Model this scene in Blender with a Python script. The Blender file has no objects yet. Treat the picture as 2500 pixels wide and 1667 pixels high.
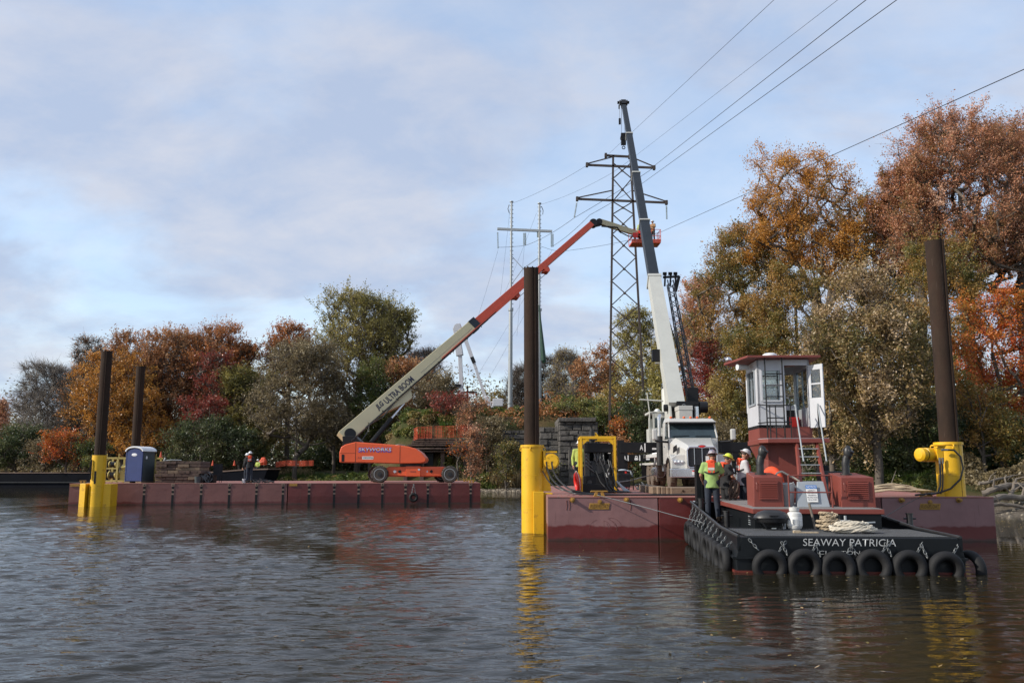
import bpy, math, random
import numpy as np
from mathutils import Vector, Matrix, Quaternion
random.seed(7); RNG = np.random.default_rng(11)
C = bpy.context.scene.collection
sc = bpy.context.scene
R = math.radians

# ------------------------------------------------------------------ camera, sky, sun
F = 2106.0; H = 1.93; PITCH = math.atan(314.5 / F)
cam = bpy.data.cameras.new('camera'); co = bpy.data.objects.new('camera', cam); C.objects.link(co)
cam.sensor_width = 36; cam.lens = 36 * F / 2500; cam.clip_end = 3000; cam.clip_start = .1
co.location = (0, 0, H); co.rotation_euler = (math.pi / 2 + PITCH, 0, 0); sc.camera = co
SUN = Vector((-3.1, -.85, 1.9)).normalized()           # towards the sun
w = bpy.data.worlds.new('World'); sc.world = w; w.use_nodes = True
nt = w.node_tree; nt.nodes.clear()
def N(nt, t, **k):
    n = nt.nodes.new(t)
    for a, b in k.items():
        if a.startswith('i_'):
            key = a[2:]
            key = int(key) if key.isdigit() else key.replace('_', ' ')
            n.inputs[key].default_value = b
        else: setattr(n, a, b)
    return n
def L(nt, a, b): nt.links.new(a, b)
def build_world():
    out = N(nt, 'ShaderNodeOutputWorld'); bg = N(nt, 'ShaderNodeBackground'); bg.inputs['Strength'].default_value = .15
    sky = N(nt, 'ShaderNodeTexSky', sky_type='NISHITA', sun_disc=False, sun_elevation=math.asin(SUN.z),
            sun_rotation=math.atan2(SUN.x, SUN.y), air_density=1.0, dust_density=.6, ozone_density=1.3)
    tc = N(nt, 'ShaderNodeTexCoord'); sep = N(nt, 'ShaderNodeSeparateXYZ'); L(nt, tc.outputs['Generated'], sep.inputs[0])
    zz = N(nt, 'ShaderNodeMath', operation='MAXIMUM', i_1=0.0); L(nt, sep.outputs['Z'], zz.inputs[0])
    za = N(nt, 'ShaderNodeMath', operation='ADD', i_1=.34); L(nt, zz.outputs[0], za.inputs[0])
    dx = N(nt, 'ShaderNodeMath', operation='DIVIDE'); L(nt, sep.outputs['X'], dx.inputs[0]); L(nt, za.outputs[0], dx.inputs[1])
    dy = N(nt, 'ShaderNodeMath', operation='DIVIDE'); L(nt, sep.outputs['Y'], dy.inputs[0]); L(nt, za.outputs[0], dy.inputs[1])
    cb = N(nt, 'ShaderNodeCombineXYZ'); L(nt, dx.outputs[0], cb.inputs[0]); L(nt, dy.outputs[0], cb.inputs[1])
    mp = N(nt, 'ShaderNodeMapping'); mp.inputs['Rotation'].default_value = (0, 0, .5); mp.inputs['Scale'].default_value = (.8, 1.0, 1)
    mp.inputs['Location'].default_value = (1.7, .4, 0)
    L(nt, cb.outputs[0], mp.inputs[0])
    n1 = N(nt, 'ShaderNodeTexNoise', i_Scale=2.0, i_Detail=9.0, i_Roughness=.56, i_Distortion=.35); L(nt, mp.outputs[0], n1.inputs['Vector'])
    n2 = N(nt, 'ShaderNodeTexNoise', i_Scale=4.6, i_Detail=8.0, i_Roughness=.6, i_Distortion=.2); L(nt, mp.outputs[0], n2.inputs['Vector'])
    r1 = N(nt, 'ShaderNodeMapRange', interpolation_type='SMOOTHSTEP'); L(nt, n1.outputs[0], r1.inputs[0])
    r1.inputs[1].default_value = .38; r1.inputs[2].default_value = .56; r1.inputs[3].default_value = .58; r1.inputs[4].default_value = .93
    cr = N(nt, 'ShaderNodeValToRGB'); L(nt, n2.outputs[0], cr.inputs[0])
    e = cr.color_ramp.elements; e[0].position = .40; e[0].color = (1.86, 2.2, 2.92, 1); e[1].position = .64; e[1].color = (2.5, 2.62, 3.02, 1)
    ss = N(nt, 'ShaderNodeMixRGB', blend_type='MULTIPLY'); ss.inputs[0].default_value = 1; ss.inputs[2].default_value = SKYMUL
    L(nt, sky.outputs[0], ss.inputs[1])
    mx = N(nt, 'ShaderNodeMixRGB'); L(nt, r1.outputs[0], mx.inputs[0]); L(nt, ss.outputs[0], mx.inputs[1]); L(nt, cr.outputs[0], mx.inputs[2])
    L(nt, mx.outputs[0], bg.inputs['Color']); L(nt, bg.outputs[0], out.inputs[0])
SKYMUL = (1.3, 1.27, 1.18, 1)
build_world()
sl = bpy.data.lights.new('sun', 'SUN'); sl.energy = 2.9; sl.angle = R(.9); sl.color = (1, .93, .82)
so = bpy.data.objects.new('sun', sl); C.objects.link(so); so.rotation_euler = SUN.to_track_quat('Z', 'Y').to_euler(); so.location = (0, 0, 60)
sc.view_settings.view_transform = 'Standard'; sc.view_settings.look = 'None'; sc.view_settings.exposure = .78; sc.view_settings.gamma = 1
try:
    sc.cycles.max_bounces = 6; sc.cycles.diffuse_bounces = 2; sc.cycles.glossy_bounces = 3; sc.cycles.transparent_max_bounces = 8; sc.cycles.transmission_bounces = 4
except Exception: pass

# ------------------------------------------------------------------ survey geometry: photo measurements to metres
def ray(u, v):
    a = (u - 1250) / F; b = (833.5 - v) / F
    return Vector((a, math.cos(PITCH) - b * math.sin(PITCH), math.sin(PITCH) + b * math.cos(PITCH)))
def P(u, v, Y):
    r = ray(u, v); r = r * (Y / r.y); return Vector((r.x, Y, r.z + H))
def G(u, v, z):
    r = ray(u, v); t = (z - H) / r.z; return Vector((r.x * t, r.y * t, z))

# ------------------------------------------------------------------ tags
def tag(o, label=None, cat=None, group=None, kind=None):
    if label: o['label'] = label
    if cat: o['category'] = cat
    if group: o['group'] = group
    if kind: o['kind'] = kind
    return o
def thing(name, loc=(0, 0, 0), rz=0, label=None, cat=None, group=None):
    o = bpy.data.objects.new(name, None); C.objects.link(o); o.empty_display_size = .3
    o.location = loc; o.rotation_euler = (0, 0, rz)
    return tag(o, label, cat, group)
def copy_tree(o, parent=None):
    c = o.copy(); C.objects.link(c); c.parent = parent
    for ch in list(o.children): copy_tree(ch, c)
    return c

# ------------------------------------------------------------------ mesh builder
def basis(d):
    d = d.normalized(); a = Vector((0, 0, 1)) if abs(d.z) < .9 else Vector((1, 0, 0))
    x = d.cross(a).normalized(); return x, x.cross(d).normalized()
class MB:
    def __init__(s): s.v = []; s.f = []; s.m = []
    def add(s, vs, fs, m=0):
        n = len(s.v); s.v.extend([tuple(x) for x in vs]); s.f.extend([tuple(i + n for i in f) for f in fs]); s.m.extend([m] * len(fs)); return s
    def hexa(s, p, m=0):      # 0-3 bottom ring, 4-7 top ring
        return s.add(p, [(3, 2, 1, 0), (4, 5, 6, 7), (0, 1, 5, 4), (1, 2, 6, 5), (2, 3, 7, 6), (3, 0, 4, 7)], m)
    def box(s, a, b, m=0):    # min, max
        (x0, y0, z0), (x1, y1, z1) = a, b
        return s.hexa([(x0, y0, z0), (x1, y0, z0), (x1, y1, z0), (x0, y1, z0), (x0, y0, z1), (x1, y0, z1), (x1, y1, z1), (x0, y1, z1)], m)
    def obox(s, c, size, mat3=None, m=0):
        c = Vector(c); hx, hy, hz = [q / 2 for q in size]; M = mat3 or Matrix.Identity(3)
        ps = [(-hx, -hy, -hz), (hx, -hy, -hz), (hx, hy, -hz), (-hx, hy, -hz), (-hx, -hy, hz), (hx, -hy, hz), (hx, hy, hz), (-hx, hy, hz)]
        return s.hexa([c + M @ Vector(q) for q in ps], m)
    def bar(s, p0, p1, w, h, up=(0, 0, 1), m=0, w1=None, h1=None):   # rectangular beam along p0-p1
        p0 = Vector(p0); p1 = Vector(p1); d = (p1 - p0).normalized(); x = d.cross(Vector(up))
        if x.length < 1e-4: x = d.cross(Vector((1, 0, 0)))
        x.normalize(); z = x.cross(d)
        w1 = w if w1 is None else w1; h1 = h if h1 is None else h1
        q = []
        for p, ww, hh in ((p0, w, h), (p1, w1, h1)):
            q += [p - x * ww / 2 - z * hh / 2, p + x * ww / 2 - z * hh / 2, p + x * ww / 2 + z * hh / 2, p - x * ww / 2 + z * hh / 2]
        return s.hexa(q, m)
    def cyl(s, p0, p1, r0, r1=None, n=12, m=0, cap=True):
        p0 = Vector(p0); p1 = Vector(p1); r1 = r0 if r1 is None else r1; x, z = basis(p1 - p0)
        vs = []
        for p, r in ((p0, r0), (p1, r1)):
            for i in range(n):
                a = 2 * math.pi * i / n; vs.append(p + x * math.cos(a) * r + z * math.sin(a) * r)
        fs = [(i, (i + 1) % n, n + (i + 1) % n, n + i) for i in range(n)]
        if cap: fs += [tuple(range(n))[::-1], tuple(range(n, 2 * n))]
        return s.add(vs, fs, m)
    def tube(s, pts, r, n=6, m=0, r1=None):
        pts = [Vector(p) for p in pts]; k = len(pts); vs = []; x = None
        for i, p in enumerate(pts):
            d = (pts[min(i + 1, k - 1)] - pts[max(i - 1, 0)]).normalized()
            if x is None: x, z = basis(d)
            else:
                x = (x - d * x.dot(d)); x = x.normalized() if x.length > 1e-5 else basis(d)[0]; z = x.cross(d)
            rr = r if r1 is None else r + (r1 - r) * i / (k - 1)
            for j in range(n):
                a = 2 * math.pi * j / n; vs.append(p + x * math.cos(a) * rr + z * math.sin(a) * rr)
        fs = []
        for i in range(k - 1):
            for j in range(n):
                fs.append((i * n + j, i * n + (j + 1) % n, (i + 1) * n + (j + 1) % n, (i + 1) * n + j))
        fs += [tuple(range(n))[::-1], tuple(range((k - 1) * n, k * n))]
        return s.add(vs, fs, m)
    def lathe(s, prof, o, axis=(0, 0, 1), n=24, m=0):     # profile of (r, t) along the axis
        o = Vector(o); ax = Vector(axis).normalized(); x, z = basis(ax); vs = []
        for r, t in prof:
            for i in range(n):
                a = 2 * math.pi * i / n; vs.append(o + ax * t + (x * math.cos(a) + z * math.sin(a)) * r)
        fs = []
        for k in range(len(prof) - 1):
            for i in range(n): fs.append((k * n + i, k * n + (i + 1) % n, (k + 1) * n + (i + 1) % n, (k + 1) * n + i))
        if prof[0][0] > 1e-4: fs.append(tuple(range(n))[::-1])
        if prof[-1][0] > 1e-4: fs.append(tuple(range((len(prof) - 1) * n, len(prof) * n)))
        return s.add(vs, fs, m)
    def torus(s, c, axis, Rr, r, n=28, k=10, m=0, sy=1.0):
        c = Vector(c); ax = Vector(axis).normalized(); x, z = basis(ax); vs = []; fs = []
        for i in range(n):
            a = 2 * math.pi * i / n; d = x * math.cos(a) + z * math.sin(a)
            for j in range(k):
                b = 2 * math.pi * j / k; vs.append(c + d * (Rr + r * math.cos(b)) + ax * r * sy * math.sin(b))
        for i in range(n):
            for j in range(k):
                fs.append((i * k + j, ((i + 1) % n) * k + j, ((i + 1) % n) * k + (j + 1) % k, i * k + (j + 1) % k))
        return s.add(vs, fs, m)
    def prism(s, poly, ext, m=0):        # polygon of 3-D points swept by vector ext
        n = len(poly); e = Vector(ext); vs = [Vector(p) for p in poly]; vs += [p + e for p in vs]
        fs = [tuple(range(n))[::-1], tuple(range(n, 2 * n))] + [(i, (i + 1) % n, n + (i + 1) % n, n + i) for i in range(n)]
        return s.add(vs, fs, m)
    def ball(s, c, r, n=12, k=8, m=0, mat3=None, z0=-1.0):
        if not isinstance(r, (tuple, list)): r = (r, r, r)
        c = Vector(c); vs = []; fs = []; M = mat3 or Matrix.Identity(3); t0 = math.acos(-z0) if z0 > -1 else 0
        for j in range(k + 1):
            t = t0 + (math.pi - t0) * j / k
            for i in range(n):
                a = 2 * math.pi * i / n
                vs.append(c + M @ Vector((r[0] * math.sin(t) * math.cos(a), r[1] * math.sin(t) * math.sin(a), -r[2] * math.cos(t))))
        for j in range(k):
            for i in range(n): fs.append((j * n + i, j * n + (i + 1) % n, (j + 1) * n + (i + 1) % n, (j + 1) * n + i))
        if z0 > -1: fs.append(tuple(range(n))[::-1])
        return s.add(vs, fs, m)
    def build(s, name, mats, parent=None, smooth=False, bevel=0, ang=35, loc=None, label=None):
        me = bpy.data.meshes.new(name); me.from_pydata(s.v, [], s.f)
        if not isinstance(mats, (list, tuple)): mats = [mats]
        for q in mats: me.materials.append(q)
        if len(mats) > 1: me.polygons.foreach_set('material_index', s.m)
        if smooth:
            me.polygons.foreach_set('use_smooth', [True] * len(s.f)); me.set_sharp_from_angle(angle=R(ang))
        me.update(); o = bpy.data.objects.new(name, me); C.objects.link(o)
        if parent: o.parent = parent
        if loc: o.location = loc
        if bevel:
            b = o.modifiers.new('bevel', 'BEVEL'); b.width = bevel; b.segments = 2; b.limit_method = 'ANGLE'; b.angle_limit = R(40)
        if label: o['label'] = label
        return o
def npmesh(name, V, Fq, mat, parent=None, attr=None, smooth=False):
    me = bpy.data.meshes.new(name); nv = len(V); nf, k = Fq.shape
    me.vertices.add(nv); me.vertices.foreach_set('co', V.astype(np.float32).ravel())
    me.loops.add(nf * k); me.loops.foreach_set('vertex_index', Fq.astype(np.int32).ravel())
    me.polygons.add(nf); me.polygons.foreach_set('loop_start', np.arange(0, nf * k, k, dtype=np.int32))
    me.polygons.foreach_set('loop_total', np.full(nf, k, dtype=np.int32))
    if smooth: me.polygons.foreach_set('use_smooth', np.ones(nf, dtype=bool))
    me.update(calc_edges=True)
    if attr is not None:
        for an, dom, dat in attr:
            a = me.attributes.new(an, 'FLOAT', dom); a.data.foreach_set('value', dat.astype(np.float32))
    me.materials.append(mat); me.validate()
    o = bpy.data.objects.new(name, me); C.objects.link(o)
    if parent: o.parent = parent
    return o
FRAME = {'x': (1, 0, 0), 'z': (0, 0, 1)}
def text(body, name, c, xd, yd, width, height, mat, parent, ext=.004, shear=0, bold=0):
    cu = bpy.data.curves.new('lettering', 'FONT'); cu.body = body; cu.align_x = 'CENTER'; cu.extrude = .0; cu.shear = shear; cu.offset = bold
    cu.resolution_u = 3
    t = bpy.data.objects.new('tmp', cu); C.objects.link(t)
    me = bpy.data.meshes.new_from_object(t.evaluated_get(bpy.context.evaluated_depsgraph_get()))
    bpy.data.objects.remove(t); bpy.data.curves.remove(cu)
    n = len(me.vertices); v = np.empty(n * 3, dtype=np.float32); me.vertices.foreach_get('co', v); v = v.reshape(-1, 3)
    lo, hi = v.min(0), v.max(0); xd = Vector(xd).normalized(); yd = Vector(yd).normalized(); nd = xd.cross(yd)
    cc = (lo + hi) / 2; sx = width / (hi[0] - lo[0]); sy = height / (hi[1] - lo[1])
    q = np.outer((v[:, 0] - cc[0]) * sx, xd) + np.outer((v[:, 1] - cc[1]) * sy, yd) + np.array(Vector(c) + nd * ext)
    me.vertices.foreach_set('co', q.astype(np.float32).ravel()); me.update()
    me.materials.clear(); me.materials.append(mat)
    o = bpy.data.objects.new(name, me); C.objects.link(o); o.parent = parent
    return o

# ------------------------------------------------------------------ materials
MC = {}
def mat(name, col, rough=.5, metal=0, var=.12, scale=3.0, bump=0, bscale=30, dirt=None, spec=.5, coat=0, streak=None, stretch=(1, 1, 1)):
    if name in MC: return MC[name]
    m = bpy.data.materials.new(name); m.use_nodes = True; n = m.node_tree; b = n.nodes['Principled BSDF']
    b.inputs['Roughness'].default_value = rough; b.inputs['Metallic'].default_value = metal
    b.inputs['Specular IOR Level'].default_value = spec; b.inputs['Coat Weight'].default_value = coat
    tc = N(n, 'ShaderNodeTexCoord'); mp = N(n, 'ShaderNodeMapping'); mp.inputs['Scale'].default_value = stretch; L(n, tc.outputs['Object'], mp.inputs[0])
    no = N(n, 'ShaderNodeTexNoise', i_Scale=scale, i_Detail=8.0, i_Roughness=.62); L(n, mp.outputs[0], no.inputs['Vector'])
    cr = N(n, 'ShaderNodeValToRGB'); L(n, no.outputs[0], cr.inputs[0]); e = cr.color_ramp.elements
    e[0].position = .3; e[1].position = .72
    e[0].color = (*[c * (1 - var) for c in col], 1); e[1].color = (*[min(1, c * (1 + var)) for c in col], 1)
    last = cr.outputs[0]
    for d in ([dirt] if dirt else []) + ([streak] if streak else []):
        dc, thr, dsc, dst = d                                    # colour, threshold, scale, stretch
        m2 = N(n, 'ShaderNodeMapping'); m2.inputs['Scale'].default_value = dst; L(n, tc.outputs['Object'], m2.inputs[0])
        n2 = N(n, 'ShaderNodeTexNoise', i_Scale=dsc, i_Detail=10.0, i_Roughness=.68); L(n, m2.outputs[0], n2.inputs['Vector'])
        mr = N(n, 'ShaderNodeMapRange', interpolation_type='SMOOTHSTEP'); L(n, n2.outputs[0], mr.inputs[0]); mr.inputs[1].default_value = thr; mr.inputs[2].default_value = thr + .12
        mx = N(n, 'ShaderNodeMixRGB'); mx.inputs[2].default_value = (*dc, 1); L(n, mr.outputs[0], mx.inputs[0]); L(n, last, mx.inputs[1]); last = mx.outputs[0]
    L(n, last, b.inputs['Base Color'])
    rr = N(n, 'ShaderNodeMapRange'); L(n, no.outputs[0], rr.inputs[0]); rr.inputs[3].default_value = max(.02, rough - .12); rr.inputs[4].default_value = min(1, rough + .15)
    L(n, rr.outputs[0], b.inputs['Roughness'])
    if bump:
        n3 = N(n, 'ShaderNodeTexNoise', i_Scale=bscale, i_Detail=6.0); L(n, mp.outputs[0], n3.inputs['Vector'])
        bp = N(n, 'ShaderNodeBump'); bp.inputs['Strength'].default_value = 1; bp.inputs['Distance'].default_value = bump
        L(n, n3.outputs[0], bp.inputs['Height']); L(n, bp.outputs[0], b.inputs['Normal'])
    MC[name] = m; return m
RUST = (.09, .035, .015)
M = {}
M['yellow'] = mat('yellow_paint', (.70, .40, .008), .42, var=.09, scale=1.5, dirt=((.45, .23, .012), .56, 3, (1, 1, 1)), streak=((.20, .11, .04), .63, 2, (6, 6, .5)), bump=.002, bscale=12)
M['yellowold'] = mat('faded_yellow_paint', (.50, .40, .12), .55, var=.1, dirt=((.2, .14, .05), .6, 4, (1, 1, 1)))
M['pile'] = mat('rusty_brown_steel', (.032, .020, .014), .85, spec=.2, var=.4, scale=2, bump=.006, bscale=25, dirt=((.035, .02, .014), .5, 2.2, (1, 1, .35)), streak=((.11, .085, .07), .61, 4, (5, 5, .3)), stretch=(1, 1, .4))
M['red'] = mat('red_oxide_paint', (.20, .026, .018), .48, var=.12, scale=1.2, dirt=((.13, .018, .013), .6, 3, (1, 1, .6)))
M['deckred'] = mat('worn_red_deck', (.27, .105, .085), .7, var=.2, scale=.9, dirt=((.19, .13, .10), .52, 2, (1, 1, 1)), bump=.003, bscale=50)
M['tugblack'] = mat('black_hull_paint', (.006, .0075, .009), .42, var=.25, spec=.25, scale=2, streak=((.05, .04, .035), .7, 2.5, (4, 4, .7)))
M['black'] = mat('black_paint', (.008, .008, .009), .45, var=.25, spec=.3)
M['blackm'] = mat('black_machine_steel', (.02, .02, .021), .4, var=.4, scale=8, dirt=((.07, .06, .05), .68, 9, (1, 1, 1)))
M['rubber'] = mat('black_rubber', (.012, .012, .013), .7, bump=.004, bscale=16, spec=.3, var=.3, scale=6, dirt=((.03, .029, .028), .62, 5, (1, 1, 1)))
M['tyre'] = mat('dusty_tyre_rubber', (.05, .042, .036), .85, var=.3, scale=4, bump=.004, bscale=30)
M['tyrebrown'] = mat('muddy_tyre_rubber', (.10, .075, .055), .9, var=.3, scale=4, dirt=((.2, .16, .12), .55, 6, (1, 1, 1)))
M['white'] = mat('white_paint', (.50, .51, .54), .4, var=.05, scale=2, streak=((.40, .36, .30), .72, 2, (4, 4, .6)))
M['truckwhite'] = mat('warm_white_paint', (.46, .455, .43), .3, var=.04, scale=2, coat=.3, dirt=((.40, .36, .30), .70, 3, (1, 1, 1)))
M['boomwhite'] = mat('pale_grey_boom_paint', (.43, .435, .40), .45, var=.06, scale=1.5, streak=((.34, .32, .28), .7, 3, (3, .4, 3)))
M['greytruck'] = mat('light_grey_paint', (.42, .41, .38), .5, var=.08)
M['boomgrey'] = mat('dark_grey_boom_paint', (.018, .024, .032), .45, spec=.3, var=.2, scale=2)
M['galv'] = mat('galvanised_steel', (.33, .355, .365), .5, .35, var=.14, scale=6)
M['steel'] = mat('bare_steel', (.35, .35, .35), .32, .8, var=.15, scale=8)
M['chrome'] = mat('polished_aluminium', (.62, .63, .65), .2, .9, var=.08)
M['chain'] = mat('dull_chain_steel', (.15, .16, .165), .5, .4, var=.25, scale=20)
M['rustytower'] = mat('weathered_tower_steel', (.055, .042, .036), .75, var=.35, scale=1.5, dirt=((.11, .06, .04), .62, 2, (1, 1, 1)))
M['orange'] = mat('orange_machine_paint', (.68, .10, .028), .4, var=.06, scale=1.5, dirt=((.45, .10, .03), .70, 4, (1, 1, 1)))
M['orangered'] = mat('red_orange_boom_paint', (.50, .062, .022), .42, var=.08, scale=1.5)
M['cream'] = mat('cream_boom_paint', (.50, .44, .27), .42, var=.06, scale=1.2, streak=((.30, .25, .15), .72, 3, (2, 2, 2)))
M['glass'] = mat('dark_cab_glass', (.025, .04, .045), .06, var=.2, spec=.8)
M['wood'] = mat('weathered_timber', (.19, .135, .09), .85, var=.3, scale=3, bump=.008, bscale=18, stretch=(.6, 3, 3), dirt=((.08, .055, .04), .58, 5, (1, 1, 1)))
M['wooddark'] = mat('dark_stacked_timber', (.095, .062, .048), .88, var=.35, scale=3, bump=.008, bscale=18, dirt=((.035, .025, .02), .56, 4, (1, 1, 1)))
M['drift'] = mat('bleached_driftwood', (.15, .125, .10), .9, var=.3, scale=4, bump=.01, bscale=20)
M['bark'] = mat('grey_brown_bark', (.10, .082, .066), .92, var=.35, scale=4, bump=.02, bscale=14, stretch=(2, 2, .5))
M['barkpale'] = mat('pale_twig_bark', (.20, .175, .15), .9, var=.25, scale=4)
M['rope'] = mat('white_laid_rope', (.52, .47, .38), .85, var=.22, scale=14, dirt=((.30, .21, .12), .60, 7, (1, 1, 1)))
M['ropeold'] = mat('tan_old_rope', (.38, .30, .20), .9, var=.25, scale=14)
M['hose'] = mat('black_hose', (.012, .012, .012), .38, var=.2)
M['blue'] = mat('dark_blue_plastic', (.012, .030, .13), .42, var=.12, scale=2)
M['bluegrey'] = mat('grey_plastic_wall', (.045, .06, .065), .5, var=.1)
M['whiteplastic'] = mat('white_plastic', (.66, .68, .70), .45, var=.05)
M['stone'] = mat('grey_limestone', (.095, .088, .080), .92, var=.45, scale=1.6, bump=.06, bscale=4, dirt=((.05, .047, .042), .52, 2.2, (1, 1, 1)))
M['orangenet'] = mat('orange_safety_mesh', (.50, .06, .018), .6, var=.15)
M['redvest'] = mat('orange_red_vest_fabric', (.72, .075, .022), .75, var=.15, scale=12)
M['tape'] = mat('silver_reflective_tape', (.55, .52, .48), .4, var=.1)
M['lime'] = mat('lime_green_shirt', (.26, .38, .12), .85, var=.12, scale=9, bump=.006, bscale=14)
M['hivis'] = mat('hi_vis_yellow_fabric', (.36, .43, .09), .8, var=.12, scale=9)
M['greyshirt'] = mat('light_grey_shirt', (.48, .48, .50), .85, var=.12, scale=9, bump=.006, bscale=14)
M['jeans'] = mat('dark_navy_trousers', (.018, .024, .038), .88, var=.3, scale=9, bump=.006, bscale=16)
M['blackcloth'] = mat('black_jacket_cloth', (.015, .015, .017), .85, var=.3, scale=9)
M['browncloth'] = mat('tan_work_jacket_cloth', (.26, .15, .07), .85, var=.2, scale=9)
M['skin'] = mat('skin', (.40, .20, .13), .55, var=.12, scale=10)
M['hair'] = mat('dark_brown_hair', (.03, .018, .012), .7, var=.3, scale=30)
M['boots'] = mat('brown_work_boots', (.09, .055, .03), .8, var=.3, scale=12)
M['helmet'] = mat('white_hard_hat', (.64, .65, .66), .3, var=.03)
M['helmetlime'] = mat('lime_hard_hat', (.62, .74, .07), .3, var=.05)
M['strap'] = mat('black_webbing', (.012, .012, .012), .8, var=.2)
M['brass'] = mat('ochre_cast_plate', (.30, .16, .025), .6, var=.25, scale=12)
M['brassdark'] = mat('dark_ochre_letters', (.12, .06, .012), .7, var=.2)
M['lettwhite'] = mat('white_lettering', (.74, .74, .72), .5, var=.06, scale=10)
M['lettnavy'] = mat('navy_lettering', (.012, .015, .04), .5, var=.05)
M['lettblue'] = mat('blue_lettering', (.02, .05, .42), .5, var=.05)
M['signblue'] = mat('sign_blue', (.03, .17, .50), .5, var=.03)
M['treadgrey'] = mat('grey_beige_deck_paint', (.19, .185, .18), .75, var=.2, scale=2, dirt=((.12, .10, .085), .58, 3, (1, 1, 1)))
M['grating'] = mat('grey_deck_grating', (.10, .105, .112), .5, .2, var=.25, scale=6)
M['panelgrey'] = mat('grey_blue_panel', (.30, .33, .36), .45, var=.08, dirt=((.22, .22, .2), .66, 5, (1, 1, 1)))
M['tankwhite'] = mat('grey_white_tank_paint', (.55, .55, .53), .4, var=.07)
M['amber'] = mat('amber_lens', (.70, .12, .02), .25, var=.05)
M['insul'] = mat('grey_insulator', (.30, .36, .36), .35, var=.1)
M['green'] = mat('green_insulated_boom', (.012, .05, .03), .5, var=.2)
M['wire'] = mat('dark_conductor', (.03, .03, .033), .5, .4, var=.1)
M['hullblack'] = mat('tarry_black_barge_side', (.007, .008, .012), .8, var=.4, scale=.6, spec=.1)
M['deckbrown'] = mat('muddy_barge_deck', (.22, .15, .115), .9, var=.25, scale=.6)
M['gravel'] = mat('shore_gravel', (.2, .17, .13), .9, var=.3, scale=4, bump=.03, bscale=12)
M['redpaint'] = mat('bright_red_plastic', (.62, .02, .012), .4, var=.08)
def leafmat(name, cols, trans=.38):
    m = bpy.data.materials.new(name); m.use_nodes = True; n = m.node_tree; n.nodes.clear()
    out = N(n, 'ShaderNodeOutputMaterial'); at = N(n, 'ShaderNodeAttribute', attribute_name='rnd')
    cr = N(n, 'ShaderNodeValToRGB'); L(n, at.outputs['Fac'], cr.inputs[0]); e = cr.color_ramp.elements
    k = len(cols)
    for i, c in enumerate(cols):
        p = (i + .0) / (k - 1)
        el = e[0] if i == 0 else (e[len(e) - 1] if i == k - 1 else e.new(p)); el.position = p; el.color = (*c, 1)
    d = N(n, 'ShaderNodeBsdfDiffuse'); t = N(n, 'ShaderNodeBsdfTranslucent'); g = N(n, 'ShaderNodeBsdfGlossy', i_Roughness=.45)
    g.inputs[0].default_value = (.8, .8, .8, 1)
    a = N(n, 'ShaderNodeMixShader', i_0=trans); b = N(n, 'ShaderNodeMixShader', i_0=.035)
    L(n, cr.outputs[0], d.inputs[0]); L(n, cr.outputs[0], t.inputs[0]); L(n, d.outputs[0], a.inputs[1]); L(n, t.outputs[0], a.inputs[2])
    L(n, a.outputs[0], b.inputs[1]); L(n, g.outputs[0], b.inputs[2]); L(n, b.outputs[0], out.inputs[0])
    return m
LF = {
 'orange': leafmat('orange_leaves', [(.18, .10, .035), (.38, .14, .045), (.50, .19, .06), (.50, .26, .11)]),
 'orangebrown': leafmat('orange_brown_leaves', [(.17, .11, .05), (.36, .155, .06), (.47, .21, .08), (.50, .30, .14)]),
 'maple': leafmat('maple_leaves', [(.18, .13, .035), (.42, .18, .035), (.56, .25, .04), (.60, .34, .08)]),
 'crimson': leafmat('crimson_leaves', [(.10, .06, .03), (.21, .045, .03), (.28, .04, .03), (.33, .11, .06)]),
 'redpink': leafmat('pinkish_red_leaves', [(.26, .19, .07), (.44, .21, .10), (.56, .25, .14), (.60, .38, .25)]),
 'fire': leafmat('fiery_orange_red_leaves', [(.24, .16, .03), (.48, .17, .025), (.55, .12, .025), (.42, .06, .025)]),
 'olive': leafmat('olive_leaves', [(.11, .11, .032), (.24, .21, .055), (.37, .31, .085), (.46, .38, .14)]),
 'oliveorange': leafmat('green_to_orange_leaves', [(.085, .10, .03), (.20, .175, .045), (.34, .20, .05), (.44, .24, .07)]),
 'tan': leafmat('pale_tan_leaves', [(.09, .09, .03), (.22, .165, .055), (.36, .24, .11), (.50, .38, .25)], .3),
 'greybrown': leafmat('grey_brown_leaves', [(.085, .07, .04), (.18, .14, .07), (.25, .195, .105), (.32, .26, .15)]),
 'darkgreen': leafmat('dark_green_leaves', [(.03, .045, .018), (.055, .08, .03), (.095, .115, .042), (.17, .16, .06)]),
 'midgreen': leafmat('mid_green_leaves', [(.045, .07, .02), (.09, .125, .03), (.18, .19, .045), (.30, .23, .07)]),
 'gold': leafmat('golden_leaves', [(.15, .13, .045), (.31, .23, .06), (.43, .31, .09), (.50, .40, .18)]),
}

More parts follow.
